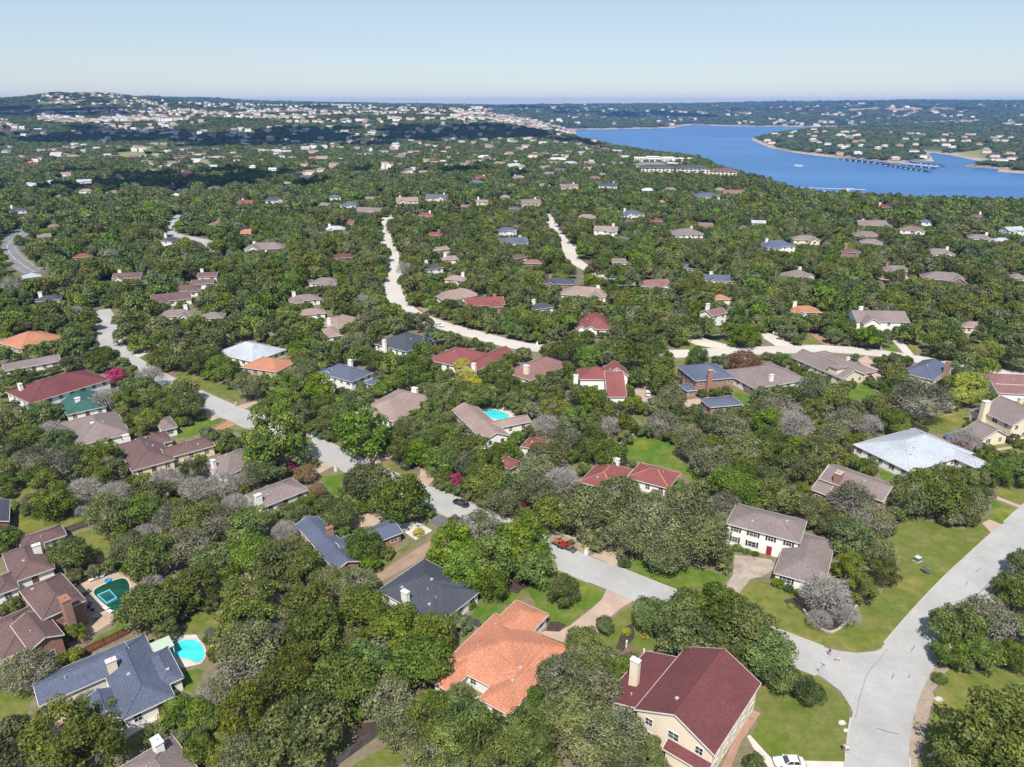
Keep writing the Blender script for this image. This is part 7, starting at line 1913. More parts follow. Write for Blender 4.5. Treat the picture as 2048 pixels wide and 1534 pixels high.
def branches(seed, levels=3, spread=.9, up=.5, n0=6, top=.75, r0=.05, trunk=.55):
    """limbs as tapered segments: list of (a, b, ra, rb)"""
    g = random.Random(seed); S = []
    def grow(p, d, L, r, lv):
        q = p; n = 3
        for i in range(n):
            d = (d + Vector((g.uniform(-.25, .25), g.uniform(-.25, .25), g.uniform(-.12, .2)))).normalized(); e = q + d * L / n
            S.append((q.copy(), e.copy(), r * (1 - .22 * i), r * (1 - .22 * (i + 1)))); q = e
            if lv > 0 and i >= 0:
                for _ in range(2 if i < 2 else 3):
                    dd = (d + Vector((g.uniform(-1, 1), g.uniform(-1, 1), g.uniform(-.2, .6))) * .9).normalized(); grow(q, dd, L * g.uniform(.5, .72), r * .5, lv - 1)
    base = Vector((0, 0, 0)); t = Vector((g.uniform(-.05, .05), g.uniform(-.05, .05), trunk)); S.append((base, t, r0 * 1.5, r0 * 1.15))
    for i in range(n0):
        a = 6.283 * i / n0 + g.uniform(-.3, .3); d = Vector((math.cos(a) * spread, math.sin(a) * spread, up + g.uniform(-.1, .35))).normalized(); grow(t, d, top, r0 * .75, levels - 1)
    return S
def seg_arrays(S, n=3, minr=0.):
    V = []; Q = []; k = 0
    for a, b, ra, rb in S:
        d = (b - a); 
        if d.length < 1e-5: continue
        d.normalize(); u = Vector((0, 0, 1)) if abs(d.z) < .9 else Vector((1, 0, 0)); x = d.cross(u).normalized(); y = d.cross(x)
        for p, r in ((a, max(ra, minr)), (b, max(rb, minr))):
            for i in range(n):
                t = 6.2832 * i / n; V.append(p + x * math.cos(t) * r + y * math.sin(t) * r)
        for i in range(n): Q += [(k + i, k + (i + 1) % n, k + n + (i + 1) % n), (k + i, k + n + (i + 1) % n, k + n + i)]
        k += 2 * n
    return np.array([tuple(v) for v in V], float), np.array(Q)
def join(parts):
    V = []; Q = []; T = []; M_ = []; k = 0
    for v, q, t, m in parts:
        V.append(v); Q.append(q + k); T.append(t if t is not None else np.full(len(v), .5)); M_.append(np.full(len(q), m)); k += len(v)
    return np.concatenate(V), np.concatenate(Q), np.concatenate(T), np.concatenate(M_)
def twig_haze(seed, n, zc, rz, ln=.22, w=.010):
    g = np.random.default_rng(seed); p = g.normal(size=(n, 3)); p /= np.linalg.norm(p, axis=1)[:, None]; p[:, 2] = np.abs(p[:, 2]) * 1.1 - .25
    p *= g.uniform(.45, 1.0, size=(n, 1)) ** .6 * np.array([1, 1, rz]); d = p + g.normal(scale=.5, size=(n, 3)) + np.array([0, 0, .15]); d /= np.linalg.norm(d, axis=1)[:, None]
    s = np.cross(d, g.normal(size=(n, 3))); s /= np.linalg.norm(s, axis=1)[:, None]; L = ln * g.uniform(.5, 1.3, size=(n, 1))
    a = p - d * L / 2; b = p + d * L / 2
    V = np.stack([a - s * w, a + s * w, b], 1).reshape(-1, 3) + np.array([0, 0, zc]); return V, np.arange(len(V)).reshape(-1, 3)
# every prototype: crown mesh (centre lifted to its height above the foot) + trunk mesh, for a crown radius of 1
PROTO = {}
def proto(key, crown, zc, trunk_seed, trunk_h, mats, extra=None, tr=.05):
    V, Q, T = crown; V = V + np.array([0, 0, zc]); parts = [(V, Q, T, 0)]
    if extra is not None: parts.append((*extra, None, 1))
    V, Q, T, mi = join(parts); cm = raw_mesh('crown', V, Q, mats, T, mi)
    S = branches(trunk_seed, 2, .8, .8, 4, trunk_h * .55, tr, trunk_h); tv, tq = seg_arrays(S, 5); tm = raw_mesh('trunk', tv, tq, [BARK if tr > .04 else TWIG])
    PROTO.setdefault(key, []).append((cm, tm))
L_ = LEAF['oak']
for s in range(4): proto('oak', lobes_crown(10 + s, 40, 235, .043, .72, (.19, .37)), .80, s, .42, [L_, TWIG])
for s in range(3): proto('tall', lobes_crown(30 + s, 42, 235, .043, .92, (.18, .34), -.6), .88, 20 + s, .40, [L_, TWIG])
for s in range(3): proto('cedar', lobes_crown(50 + s, 58, 180, .040, 1.0, (.16, .30), -.8, 1., 'dome'), .88, 40 + s, .35, [L_, TWIG])
def sparse_extra(seed, n=420): return twig_haze(seed, n, .80, .72, .26, .012)
for s in range(3): proto('greyoak', lobes_crown(70 + s, 48, 175, .039, .70, (.20, .36)), .74, 60 + s, .38, [L_, TWIG], sparse_extra(s, 380))
for s in range(3): proto('grey', lobes_crown(90 + s, 40, 105, .037, .76, (.18, .34)), .82, 80 + s, .45, [L_, TWIG], sparse_extra(40 + s, 1100))
for s in range(3):
    S = branches(100 + s, 3, .85, .75, 6, .62, .045, .5); bv, bq = seg_arrays(S[1:], 3, .006); hv, hq = twig_haze(200 + s, 1500, .86, .78, .24, .011)
    V, Q, T, mi = join([(bv, bq, None, 0), (hv, hq, None, 0)]); cm = raw_mesh('crown', V, Q, [TWIG], T)
    tv, tq = seg_arrays(S[:1], 6); PROTO.setdefault('bare', []).append((cm, raw_mesh('trunk', tv, tq, [TWIG])))
proto('conifer', lobes_crown(130, 70, 90, .055, 1, (.20, .34), -1, 1, 'cone'), 1.15, 131, .3, [L_, TWIG])
SHAPE = {'oak': 'oak', 'bright': 'tall', 'cedar': 'cedar', 'greyoak': 'greyoak', 'grey': 'grey', 'blue': 'tall', 'pink': 'tall', 'yellow': 'tall', 'lime': 'oak', 'rust': 'greyoak', 'conifer': 'conifer', 'bare': 'bare'}
GROUPS = {'oak': 'live oaks among the houses', 'greyoak': 'dull live oaks among the houses', 'bright': 'bright broadleaf trees', 'cedar': 'cedars', 'grey': 'sparse grey trees', 'bare': 'leafless trees', 'pink': 'crape myrtles', 'lime': 'lime green trees', 'yellow': 'yellow trees', 'rust': 'rusty trees', 'conifer': 'conifers', 'blue': 'bluish trees'}
for i, (k, x, y, r, ht, l) in enumerate(TREES):
    key = TREE_KEYS[k]; var = PROTO[SHAPE[key]]; cm, tm = var[i % len(var)]
    root = tag(empty(TREE_NAME[key], (x, y, 0), rnd.uniform(0, 6.28)), l, 'tree', GROUPS[key])
    zs = r * rnd.uniform(.92, 1.08); root.scale = (r, r * rnd.uniform(.9, 1.1), zs)
    obj('trunk', tm, root); c = obj('crown', cm, root)
    if key != 'bare':
        c.material_slots[0].link = 'OBJECT'; c.material_slots[0].material = LEAF[key]

def polar(bearing, r): a = math.radians(bearing); return math.sin(a) * r, math.cos(a) * r
def ter(x, y): return float(terrain(np.array([x]), np.array([y]))[0])
SHORE = [(*polar(px, r), ter(*polar(px, r)), w, 14, top) for px, r, w, top in ((11.05, 1116, 54, 9), (13.71, 1111, 54, 9), (15.95, 1141, 46, 9), (11.56, 1300, 112, 9), (10.62, 1226, 62, 6))]
def far_positions():
    g = np.random.default_rng(5); out = []
    def zone(n, a0, a1, r0, r1, size, h, clump=None):
        az = np.radians(g.uniform(a0, a1, n)); r = g.uniform(r0, r1, n); x, y = np.sin(az) * r, np.cos(az) * r
        if clump: ok = wob(x, y, clump[0], clump[1]) > clump[2]; x, y = x[ok], y[ok]
        z = terrain(x, y); ok = z > LAKE_Z + 3; n = ok.sum()
        out.append(np.stack([x[ok], y[ok], z[ok], size * g.uniform(.7, 1.35, n), h * g.uniform(.8, 1.3, n), g.uniform(-.6, .6, n)], 1))
    zone(1900, -32, 3, 2800, 4700, 14, 6.5, (150., 2.2, .0)); zone(600, -36, -24, 2500, 3300, 17, 7, (120., 1., .2)); zone(600, -4, 7, 2700, 4000, 17, 7, (110., 4., .1)); zone(430, -34, 9, 1050, 2700, 17, 6.5)
    zone(900, -8, 35, 4800, 8800, 28, 10, (300., 1.7, -.1)); zone(240, -36, -8, 4300, 8200, 17, 7, (260., .7, .1)); zone(90, -27, -22, 5200, 5900, 26, 9); zone(30, -29.4, -27, 4700, 5000, 22, 8)
    return np.concatenate(out)
FAR_H = far_positions()
PENINSULA = []
_g = np.random.default_rng(77)
for _ in range(1500):
    if len(PENINSULA) >= 78: break
    az = math.radians(_g.uniform(17.2, 34)); r = _g.uniform(2030, 3700); x, y = math.sin(az) * r, math.cos(az) * r; z = ter(x, y); w = _g.uniform(16, 30)
    if z < LAKE_Z + 3 or any(math.hypot(x - q[0], y - q[1]) < 45 for q in PENINSULA): continue
    PENINSULA.append((x, y, z, w, _g.uniform(-.5, .5), int(_g.integers(5)), int(_g.integers(3))))
SHORE += [(497.53, 1171.9, LAKE_Z + 3, 66, 18, 8), (407.58, 1101.78, LAKE_Z + 9, 28, 10, 5)]
# the rest of the wood: one object that instances its own prototypes on its own points
def woodland():
    P_ = []      # (x, y, z, sx, sz, rot, kind)
    for k, x, y, r in MORE_TREES:
        key = TREE_KEYS[k]; kind = {'oak': 0, 'bright': 2, 'cedar': 1, 'greyoak': 3, 'grey': 3, 'bare': 4}.get(key, 0)
        P_.append((x, y, 0, r, r, kind))
    P_ = [np.array(P_)]
    g = np.random.default_rng(21)
    def open_ground(x, y, r, hc):
        s = CAM_H / (CAM_H - hc); s = s[np.hypot(x, y) < 720]; bad = np.zeros(len(x), bool)
        m = np.hypot(x, y) < 720
        xm, ym, rm = x[m], y[m], r[m]; b = np.zeros(m.sum(), bool)
        for Ln, w, n, mm in LINES:
            if Ln[:, 1].max() < 290: continue
            L2 = Ln[::4]
            b |= line_dist(xm, ym, L2) < w / 2 + 1.2
            b |= (line_dist(xm * s, ym * s, L2) < w / 2 + rm * .25) & (g.uniform(size=len(xm)) < .8)
        for pl in LAWNS + [p for _, _, p in PAVED]:
            if max(p[1] for p in pl) < 290: continue
            b |= poly_inside(xm * s, ym * s, pl)
        bad[m] = b; return bad
    def room_below(x, y, z, r, rad):
        """how tall a tree may grow so that the walls and roofs behind it stay in sight from the air"""
        top_max = np.full(len(x), 1e3)
        for (hx, hy, hz, w, d, top) in MIDBOX:
            rr = math.hypot(hx, hy); m = (r < rr + d + 2) & (r > rr - max(60, rr * .2))
            if not m.any(): continue
            ii = np.where(m)[0]; k = rr / r[ii]; lat = np.abs(x[ii] * k - hx) < w / 2 + rad[ii] * .7
            front = lat & (r[ii] < rr + 1)
            lim = CAM_H - z[ii] - (CAM_H - hz - .30 * top) / k
            top_max[ii[front]] = np.minimum(top_max[ii[front]], np.maximum(lim[front], 0))
            inside = (np.abs(x[ii] - hx) < w / 2 + 1.) & (y[ii] > hy - 2) & (y[ii] < hy + d + 1)
            top_max[ii[inside]] = 0
        return top_max
    for q in SHORE: MIDBOX.append(q)
    for q in PENINSULA: MIDBOX.append((q[0], q[1] - 5, q[2], q[3] + 6, 12, 9))
    for h in HOUSES:
        if h['y'] > 270: MIDBOX.append((h['x'], h['y'] - 6, 0, 16, 13, 5))
    hm = np.zeros((420, 900), bool)                       # far house plots, by bearing and log distance
    fa = np.degrees(np.arctan2(FAR_H[:, 0], FAR_H[:, 1])); fl = np.log(np.hypot(FAR_H[:, 0], FAR_H[:, 1]))
    for da in (-1, 0, 1):
        for dl in range(-7, 3): hm[np.clip(((fa + 42) / .2).astype(int) + da, 0, 419), np.clip(((fl - 6) / .004).astype(int) + dl, 0, 899)] = True
    rr_ = 300.
    while rr_ < 10200:
        s = max(7.6, .0058 * rr_); n = int(2 * math.radians(42) * rr_ / s)
        az = np.radians(-42) + (np.arange(n) + g.uniform(-.45, .45, n)) * 2 * math.radians(42) / n; r = rr_ + g.uniform(-.5, .5, n) * s
        x, y = np.sin(az) * r, np.cos(az) * r; z = terrain(x, y); rad = s * (.44 + .46 * g.uniform(size=n) ** 1.4); hc = np.minimum(rad * .85, 9.)
        ok = (y > 303) & (z > LAKE_Z + .8)
        u = wob(x, y, 140., 7.); ok &= ~((u < -1.35) & (rr_ > 900)) 
        if rr_ > 900:                                   # rocky shore and cleared ground stay open
            m = (r > 900) & (r < 6500) & (az > 0); dd = np.full(n, 1e9)
            if m.any(): dd[m] = poly_dist(x[m], y[m], LAKE)
            ok &= dd > np.where(r > 3500, 55, 22)
            azd = np.degrees(az); ok &= ~(hm[np.clip(((azd + 42) / .2).astype(int), 0, 419), np.clip(((np.log(r) - 6) / .004).astype(int), 0, 899)] & (g.uniform(size=n) < .85))
            def inp(a0, a1, r0, r1, L): return (azd > a0) & (azd < a1) & (r > r0) & (r < r1) & (wob(x, y, L, 2.2) > -.25)
            ok &= ~(inp(20.5, 30.5, 6400, 7800, 160.) & (g.uniform(size=n) < .7)) & ~inp(29.3, 32.7, 2350, 2850, 200.) & ~inp(-28, -25.6, 1680, 1880, 900.) & ~(inp(-34, -12, 2370, 2500, 90.) & (g.uniform(size=n) < .8))
            ok &= ~(inp(-36, 4, 3000, 4100, 70.) & (g.uniform(size=n) < .55))
        t = g.uniform(size=n); tone = wob(x, y, 190., 3.) * .12
        kind = np.where(t + tone < .40, 0, np.where(t + tone < .60, 1, np.where(t + tone < .80, 2, 3)))
        kind = np.where((t > .985), 4, kind)
        sz = rad * np.where((az < .08) & (r > 2750) & (r < 4700), .6, 1.) * np.where(rr_ > 1500, np.interp(rr_, [1500, 2200, 4000, 9000], [.9, .6, .45, .36]), g.uniform(.8, 1.45, n))
        if rr_ < 760: ok &= ~open_ground(x, y, rad, .8 * sz) & ~open_ground(x, y, rad * .5, 1.35 * sz)
        if rr_ < 4000:
            lim = room_below(x, y, z, r, rad); f = np.minimum(1, lim / (1.45 * sz)); f = np.where(g.uniform(size=n) < .06, np.maximum(f, .6), f)
            sz = sz * f; rad = rad * np.maximum(f, .45) ; ok &= (lim > 1.3)
        kind = kind + 5 * (rr_ > 620)
        kind = np.where(kind == 9, 8, kind)
        P_.append(np.stack([x, y, z - rad * .12, rad, sz, kind], 1)[ok]); rr_ += s * .92
    P_ = np.concatenate(P_); n = len(P_)
    V = [P_[:, :3]]; Q = []; T = [np.zeros(n)]; KD = [np.full(n, -1.)]; MI = []; k = n
    def put(V_, Q_, T_, mi, kd):
        nonlocal k
        V.append(V_); Q.append(Q_ + k); T.append(T_); MI.append(mi); KD.append(np.full(len(V_), float(kd))); k += len(V_)
    order = ['oak', 'cedar', 'bright', 'greyoak']
    for kd in range(9):
        hi = kd < 5; b = kd % 5
        if b == 4:
            hv, hq = twig_haze(300, 700, .86, .78, .26, .016); S = branches(333, 2, .85, .75, 5, .8, .045, .5); bv, bq = seg_arrays(S, 3, .008)
            v, q, t, m = join([(hv, hq, None, 0), (bv, bq, None, 0)]); put(v, q, t, np.full(len(q), 4), kd); continue
        v, q, t = lobes_crown(400 + kd, 26 if hi else 13, 105 if hi else 48, .075 if hi else .135, .74 if b != 1 else .95, (.22, .42) if hi else (.30, .50))
        put(v + np.array([0, 0, .80]), q, t, np.full(len(q), b), kd)
    V = np.concatenate(V); Q = np.concatenate(Q); T = np.concatenate(T); KD = np.concatenate(KD); MI = np.concatenate(MI)
    me = raw_mesh('woodland', V, Q, [LEAF[o] for o in order] + [TWIG], T, MI)
    def at(nm, ty, v, f='value'): a = me.attributes.new(nm, ty, 'POINT'); a.data.foreach_set(f, np.asarray(v, np.float32 if ty != 'INT' else np.int32).ravel())
    pad = len(V) - n
    at('part', 'INT', KD + 1)                           # 0 = planting point, 1.. = prototype
    at('pick', 'INT', np.concatenate([P_[:, 5], np.full(pad, -1)]))
    at('size', 'FLOAT_VECTOR', np.concatenate([np.stack([P_[:, 3], P_[:, 3], P_[:, 4]], 1), np.ones((pad, 3))]), 'vector')
    at('turn', 'FLOAT_VECTOR', np.stack([np.zeros(len(V)), np.zeros(len(V)), g.uniform(0, 6.28, len(V))], 1), 'vector')
    o = tag(obj('woodland', me), 'continuous oak and cedar woodland covering the ground between and beyond the houses', 'woodland', None, 'stuff')
    ng = bpy.data.node_groups.new('woodland', 'GeometryNodeTree')
    ng.interface.new_socket('Geometry', in_out='INPUT', socket_type='NodeSocketGeometry'); ng.interface.new_socket('Geometry', in_out='OUTPUT', socket_type='NodeSocketGeometry')
    N, L = ng.nodes, ng.links; gi = N.new('NodeGroupInput'); go = N.new('NodeGroupOutput'); jn = N.new('GeometryNodeJoinGeometry')
    def na(nm, ty): a = N.new('GeometryNodeInputNamedAttribute'); a.data_type = ty; a.inputs[0].default_value = nm; return a.outputs[0]
    def eq(a, v): c = N.new('FunctionNodeCompare'); c.data_type = 'INT'; c.operation = 'EQUAL'; L.new(a, c.inputs[2]); c.inputs[3].default_value = v; return c.outputs[0]
    part, pick, size, turn = na('part', 'INT'), na('pick', 'INT'), na('size', 'FLOAT_VECTOR'), na('turn', 'FLOAT_VECTOR')
    sp = N.new('GeometryNodeSeparateGeometry'); L.new(gi.outputs[0], sp.inputs[0]); L.new(eq(part, 0), sp.inputs[1])
    for kd in range(9):
        pg = N.new('GeometryNodeSeparateGeometry'); L.new(gi.outputs[0], pg.inputs[0]); L.new(eq(part, kd + 1), pg.inputs[1])
        ip = N.new('GeometryNodeInstanceOnPoints'); L.new(sp.outputs[0], ip.inputs['Points']); L.new(eq(pick, kd), ip.inputs['Selection']); L.new(pg.outputs[0], ip.inputs['Instance'])
        L.new(turn, ip.inputs['Rotation']); L.new(size, ip.inputs['Scale']); L.new(ip.outputs[0], jn.inputs[0])
    L.new(jn.outputs[0], go.inputs[0])
    md = o.modifiers.new('planting', 'NODES'); md.node_group = ng
    print('woodland points', n)
woodland()
# ---------------------------------------------------------------- fences and stone walls
WOODM = {'greywood': surf('fence_grey_wood', (.15, .135, .125), .9, (.09, .08, .075), .8, 7, .35), 'redwood': surf('fence_red_wood', (.27, .085, .055), .9, (.19, .06, .04), .8, 7, .3),
 'darkwood': surf('fence_dark_wood', (.105, .07, .052), .9, (.07, .048, .04), .8, 7, .3), 'tanwood': surf('fence_tan_wood', (.28, .215, .165), .9, (.20, .15, .115), .8, 7, .3)}
for l, m, pts in FENCES:
    cx, cy = pts[0]; root = tag(empty('fence', (cx, cy, 0)), l, 'fence', 'garden fences'); bb = MB(); rb = MB(); posts = []
    for a, b in zip(pts, pts[1:]):
        L = math.dist(a, b); n = max(1, int(L / .30)); dx, dy = (b[0] - a[0]) / L, (b[1] - a[1]) / L
        for k in range(n):
            t = (k + .5) / n * L; h = 1.85 + rnd.uniform(-.05, .06); x, y = a[0] - cx + dx * t, a[1] - cy + dy * t; w = .125; o = rnd.uniform(-.012, .012)
            P4 = [(x - dx * w - dy * o, y - dy * w + dx * o), (x + dx * w - dy * o, y + dy * w + dx * o)]
            th = .022; q = [(P4[0][0] + dy * th, P4[0][1] - dx * th), (P4[1][0] + dy * th, P4[1][1] - dx * th), (P4[1][0] - dy * th, P4[1][1] + dx * th), (P4[0][0] - dy * th, P4[0][1] + dx * th)]
            bb.poly([(*p, .03) for p in q] + [(*p, h) for p in q], [(4, 5, 6, 7), (0, 1, 5, 4), (1, 2, 6, 5), (2, 3, 7, 6), (3, 0, 4, 7)])
        for z in (.4, 1.45): rb.bar((a[0] - cx - dy * .06, a[1] - cy + dx * .06, z), (b[0] - cx - dy * .06, b[1] - cy + dx * .06, z), .05, .1)
        for k in range(int(L / 2.6) + 1): posts.append((a[0] - cx + dx * 2.6 * k - dy * .12, a[1] - cy + dy * 2.6 * k + dx * .12))
    tag(bb.build('boards', WOODM[m], root), kind='stuff'); rb.build('rail', WOODM[m], root)
    pm = MB(); pm.box(-.06, .06, -.06, .06, 0, 1.95); pme = pm.mesh('post', [WOODM[m]])
    for p in posts: obj('post', pme, root, None, (*p, 0))
STONE = surf('pale_stone', (.52, .47, .40), .9, (.42, .37, .31), .9, 4, .3)
for l, h, pts in STONE_WALLS:
    cx, cy = pts[0]; mb = MB(); q = smooth_line(pts, 1.1)
    for i, (a, b) in enumerate(zip(q, q[1:])):
        d = b - a; d = d / np.linalg.norm(d); s = .02; w = .22 + rnd.uniform(-.03, .05); hh = h + rnd.uniform(-.06, .06)
        mb.bar((a[0] - cx + d[0] * s, a[1] - cy + d[1] * s, hh / 2), (b[0] - cx - d[0] * s, b[1] - cy - d[1] * s, hh / 2), 2 * w * .8, hh)
    tag(mb.build('stone_wall', STONE, None, (cx, cy, .05)), l, 'wall')

# ---------------------------------------------------------------- vehicles and small things
PAINT = {'black': (.012, .013, .016), 'white': (.72, .72, .70), 'silverblue': (.30, .36, .44), 'grey': (.20, .21, .22), 'darkblue': (.02, .03, .06), 'redcar': (.42, .02, .02), 'blue': (.02, .10, .38), 'orange': (.55, .13, .02), 'dark': (.03, .03, .035)}
TYRE = plain('tyre', (.02, .02, .02), .9); RIM = plain('rim', (.5, .5, .52), .35, .8); LAMP = plain('headlamp', (.7, .7, .66), .15); TAIL = plain('tail_lamp', (.35, .01, .01), .3)
def paint(k): return plain('paint_' + k, PAINT[k], .28, 0., .5, .6)
def ring_loft(mb, R, m=0):
    n = len(R[0])
    V = [p for r in R for p in r]; F = []
    for i in range(len(R) - 1):
        for j in range(n): F.append((i * n + j, i * n + (j + 1) % n, (i + 1) * n + (j + 1) % n, (i + 1) * n + j))
    F += [tuple(range(n))[::-1], tuple(range((len(R) - 1) * n, len(R) * n))]; mb.poly(V, F, m)
def build_car(x, y, rz, col, kind, label):
    root = tag(empty('car' if kind != 'pickup' else 'pickup_truck', (x, y, .13), rz), label, 'car' if kind != 'pickup' else 'truck', 'parked and moving vehicles')
    L, H_, belt = {'sedan': (4.7, 1.45, .92), 'suv': (4.8, 1.72, 1.05), 'pickup': (5.6, 1.85, 1.10)}[kind]; hl = L / 2
    prof = {'sedan': [(-1, .55, .70), (-.93, .80, .88), (-.6, .90, .95), (0, .91, .92), (.35, .90, .92), (.78, .86, .80), (.95, .78, .68), (1, .55, .6)],
            'suv': [(-1, .60, .95), (-.95, .84, 1.05), (-.5, .92, 1.06), (.2, .92, 1.05), (.5, .91, 1.0), (.85, .87, .92), (.97, .78, .80), (1, .6, .7)],
            'pickup': [(-1, .80, .95), (-.98, .94, 1.06), (-.3, .96, 1.06), (.2, .96, 1.10), (.5, .95, 1.08), (.88, .90, 1.0), (.98, .84, .85), (1, .7, .75)]}[kind]
    mb = MB(); R = []
    for t, w, zt in prof:
        X = t * hl; zb = .30 if abs(t) < .9 else .40
        R.append([(X, -w * .92, zb), (X, w * .92, zb), (X, w, (zb + zt) / 2), (X, w * .96, zt - .06), (X, w * .80, zt), (X, -w * .80, zt), (X, -w * .96, zt - .06), (X, -w, (zb + zt) / 2)])
    ring_loft(mb, R); body = mb.build('body', paint(col), root)
    g0, g1, t0, t1 = {'sedan': (-.72, .40, -.48, .08), 'suv': (-.95, .42, -.86, .16), 'pickup': (-.12, .48, -.06, .26)}[kind]
    mb = MB(); wb, wt = .80, .62
    def frus(xa, xb, xc, xd, za, zb_, w0, w1): ring_loft(mb, [[(xa, -w0, za), (xa, w0, za), (xb, w0, za), (xb, -w0, za)], [(xc, -w1, zb_), (xc, w1, zb_), (xd, w1, zb_), (xd, -w1, zb_)]])
    frus(g0 * hl, g1 * hl, t0 * hl, t1 * hl, belt - .04, H_ - .05, wb, wt); mb.build('windows', glass(), root)
    mb = MB(); frus(t0 * hl - .05, t1 * hl + .05, t0 * hl + .1, t1 * hl - .1, H_ - .06, H_, wt + .02, wt - .05)
    for sgn in (-1, 1):
        for (xa, xc) in ((g0 * hl, t0 * hl), (g1 * hl, t1 * hl), ((g0 + g1) / 2 * hl, (t0 + t1) / 2 * hl)): mb.bar((xa, sgn * (wb + .005), belt - .02), (xc, sgn * (wt + .005), H_ - .05), .07)
    mb.build('cabin_roof', paint(col), root)
    if kind == 'pickup':
        mb = MB(); mb.box(-hl + .12, -.14 * hl, -.72, .72, 1.05, 1.075); mb.build('bed', plain('bed_liner', (.04, .04, .045), .8), root)
        mb = MB()
        for s_ in (-1, 1): mb.box(-hl + .05, -.14 * hl, s_ * .76 - .08, s_ * .76 + .08, 1.04, 1.2)
        mb.box(-hl + .02, -hl + .12, -.84, .84, 1.04, 1.2); mb.build('bed_side', paint(col), root)
    wr = .36 if kind != 'sedan' else .33
    for X in (-.60 * hl, .62 * hl):
        for s_ in (-1, 1):
            mb = MB(); mb.tube((0, -.11, 0), (0, .11, 0), wr, wr, 14); wo_ = mb.build('wheel', TYRE, root, (X, s_ * .82, wr))
            mb = MB(); mb.tube((0, -.125, 0), (0, .125, 0), wr * .6, wr * .6, 10); mb.build('rim', RIM, wo_)
    for s_ in (-1, 1):
        mb = MB(); mb.box(-.09, .03, -.2, .2, -.07, .07); mb.build('headlight', LAMP, root, (hl * .97, s_ * .58, .66 if kind == 'sedan' else .82))
        mb = MB(); mb.box(-.03, .06, -.2, .2, -.07, .07); mb.build('tail_light', TAIL, root, (-hl * .985, s_ * .60, .74 if kind == 'sedan' else .88))
        mb = MB(); mb.box(-.08, .08, -.09, .09, -.06, .08); mb.build('side_mirror', paint(col), root, (g1 * hl - .25, s_ * (wb + .16), belt + .03))
    return root
def skin_body(name, V, E, Rr, mats, pick, parent, loc=(0, 0, 0)):
    me = bpy.data.meshes.new(name); me.from_pydata(V, E, []); o = bpy.data.objects.new(name, me); C.objects.link(o)
    md = o.modifiers.new('skin', 'SKIN'); sd = me.skin_vertices[0].data
    for i, r in enumerate(Rr): sd[i].radius = (r, r)
    sd[0].use_root = True; o.modifiers.new('sub', 'SUBSURF').levels = 1
    dg = bpy.context.evaluated_depsgraph_get(); m2 = bpy.data.meshes.new_from_object(o.evaluated_get(dg)); bpy.data.objects.remove(o)
    m2.name = name; m2.materials.clear()
    for m in mats: m2.materials.append(m)
    for p in m2.polygons: p.material_index = pick(p.center); p.use_smooth = True
    return obj(name, m2, parent, None, loc)
SKIN = plain('skin', (.45, .27, .19), .6)
def build_person(x, y, rz, label, white=False):
    root = tag(empty('person', (x, y, .13), rz), label, 'person')
    V = [(0, 0, .98), (0, 0, 1.2), (0, 0, 1.42), (.01, 0, 1.52), (.02, 0, 1.63), (.03, 0, 1.72), (0, -.1, .92), (.16, -.11, .52), (.06, -.11, .09), (.2, -.11, .05), (0, .1, .92), (-.10, .11, .52), (-.28, .11, .12), (-.16, .11, .05),
         (0, -.2, 1.40), (-.10, -.25, 1.14), (.06, -.25, .92), (.12, -.24, .84), (0, .2, 1.40), (.10, .25, 1.14), (.28, .23, 1.0), (.35, .22, .97)]
    E = [(0, 1), (1, 2), (2, 3), (3, 4), (4, 5), (0, 6), (6, 7), (7, 8), (8, 9), (0, 10), (10, 11), (11, 12), (12, 13), (2, 14), (14, 15), (15, 16), (16, 17), (2, 18), (18, 19), (19, 20), (20, 21)]
    Rr = [.15, .14, .15, .055, .095, .08, .09, .062, .045, .04, .09, .062, .045, .04, .06, .045, .035, .03, .06, .045, .035, .03]
    top = plain('shirt_white', (.7, .7, .68), .8) if white else plain('shirt_navy', (.03, .035, .09), .8); low = plain('trousers_dark', (.05, .05, .06), .8) if white else plain('shorts_red', (.42, .03, .04), .8); hair = plain('hair_dark', (.03, .02, .015), .7); shoe = plain('shoe_pale', (.5, .5, .5), .7)
    def pick(c):
        if c.z > 1.70 or (c.z > 1.60 and c.x < -.01): return 3
        if c.z > 1.50: return 0
        if c.z > 1.02 and abs(c.y) < .27 and not (abs(c.y) > .17 and c.z < 1.18): return 1
        if .60 < c.z < 1.03 and abs(c.y) < .2: return 2
        if c.z < .10: return 4
        return 0
    skin_body('body', V, E, Rr, [SKIN, top, low, hair, shoe], pick, root); return root
def build_dog(x, y, rz, label):
    root = tag(empty('dog', (x, y, .13), rz), label, 'dog')
    V = [(-.30, 0, .52), (0, 0, .53), (.28, 0, .55), (.42, 0, .70), (.52, 0, .78), (.66, 0, .74), (-.34, -.08, .42), (-.28, -.09, .30), (-.38, -.09, .18), (-.36, -.09, .03), (-.34, .08, .42), (-.22, .09, .30), (-.30, .09, .18), (-.26, .09, .03), (.28, -.08, .40), (.24, -.08, .2), (.28, -.08, .03), (.28, .08, .40), (.34, .08, .2), (.38, .08, .03), (-.44, 0, .60), (-.56, 0, .74), (.49, -.06, .88), (.49, .06, .88)]
    E = [(0, 1), (1, 2), (2, 3), (3, 4), (4, 5), (0, 6), (6, 7), (7, 8), (8, 9), (0, 10), (10, 11), (11, 12), (12, 13), (2, 14), (14, 15), (15, 16), (2, 17), (17, 18), (18, 19), (0, 20), (20, 21), (4, 22), (4, 23)]
    Rr = [.11, .125, .14, .08, .085, .045, .07, .05, .03, .03, .07, .05, .03, .03, .05, .035, .03, .05, .035, .03, .03, .018, .03, .03]
    skin_body('body', V, E, Rr, [plain('fur_cream', (.58, .44, .27), .8)], lambda c: 0, root); return root
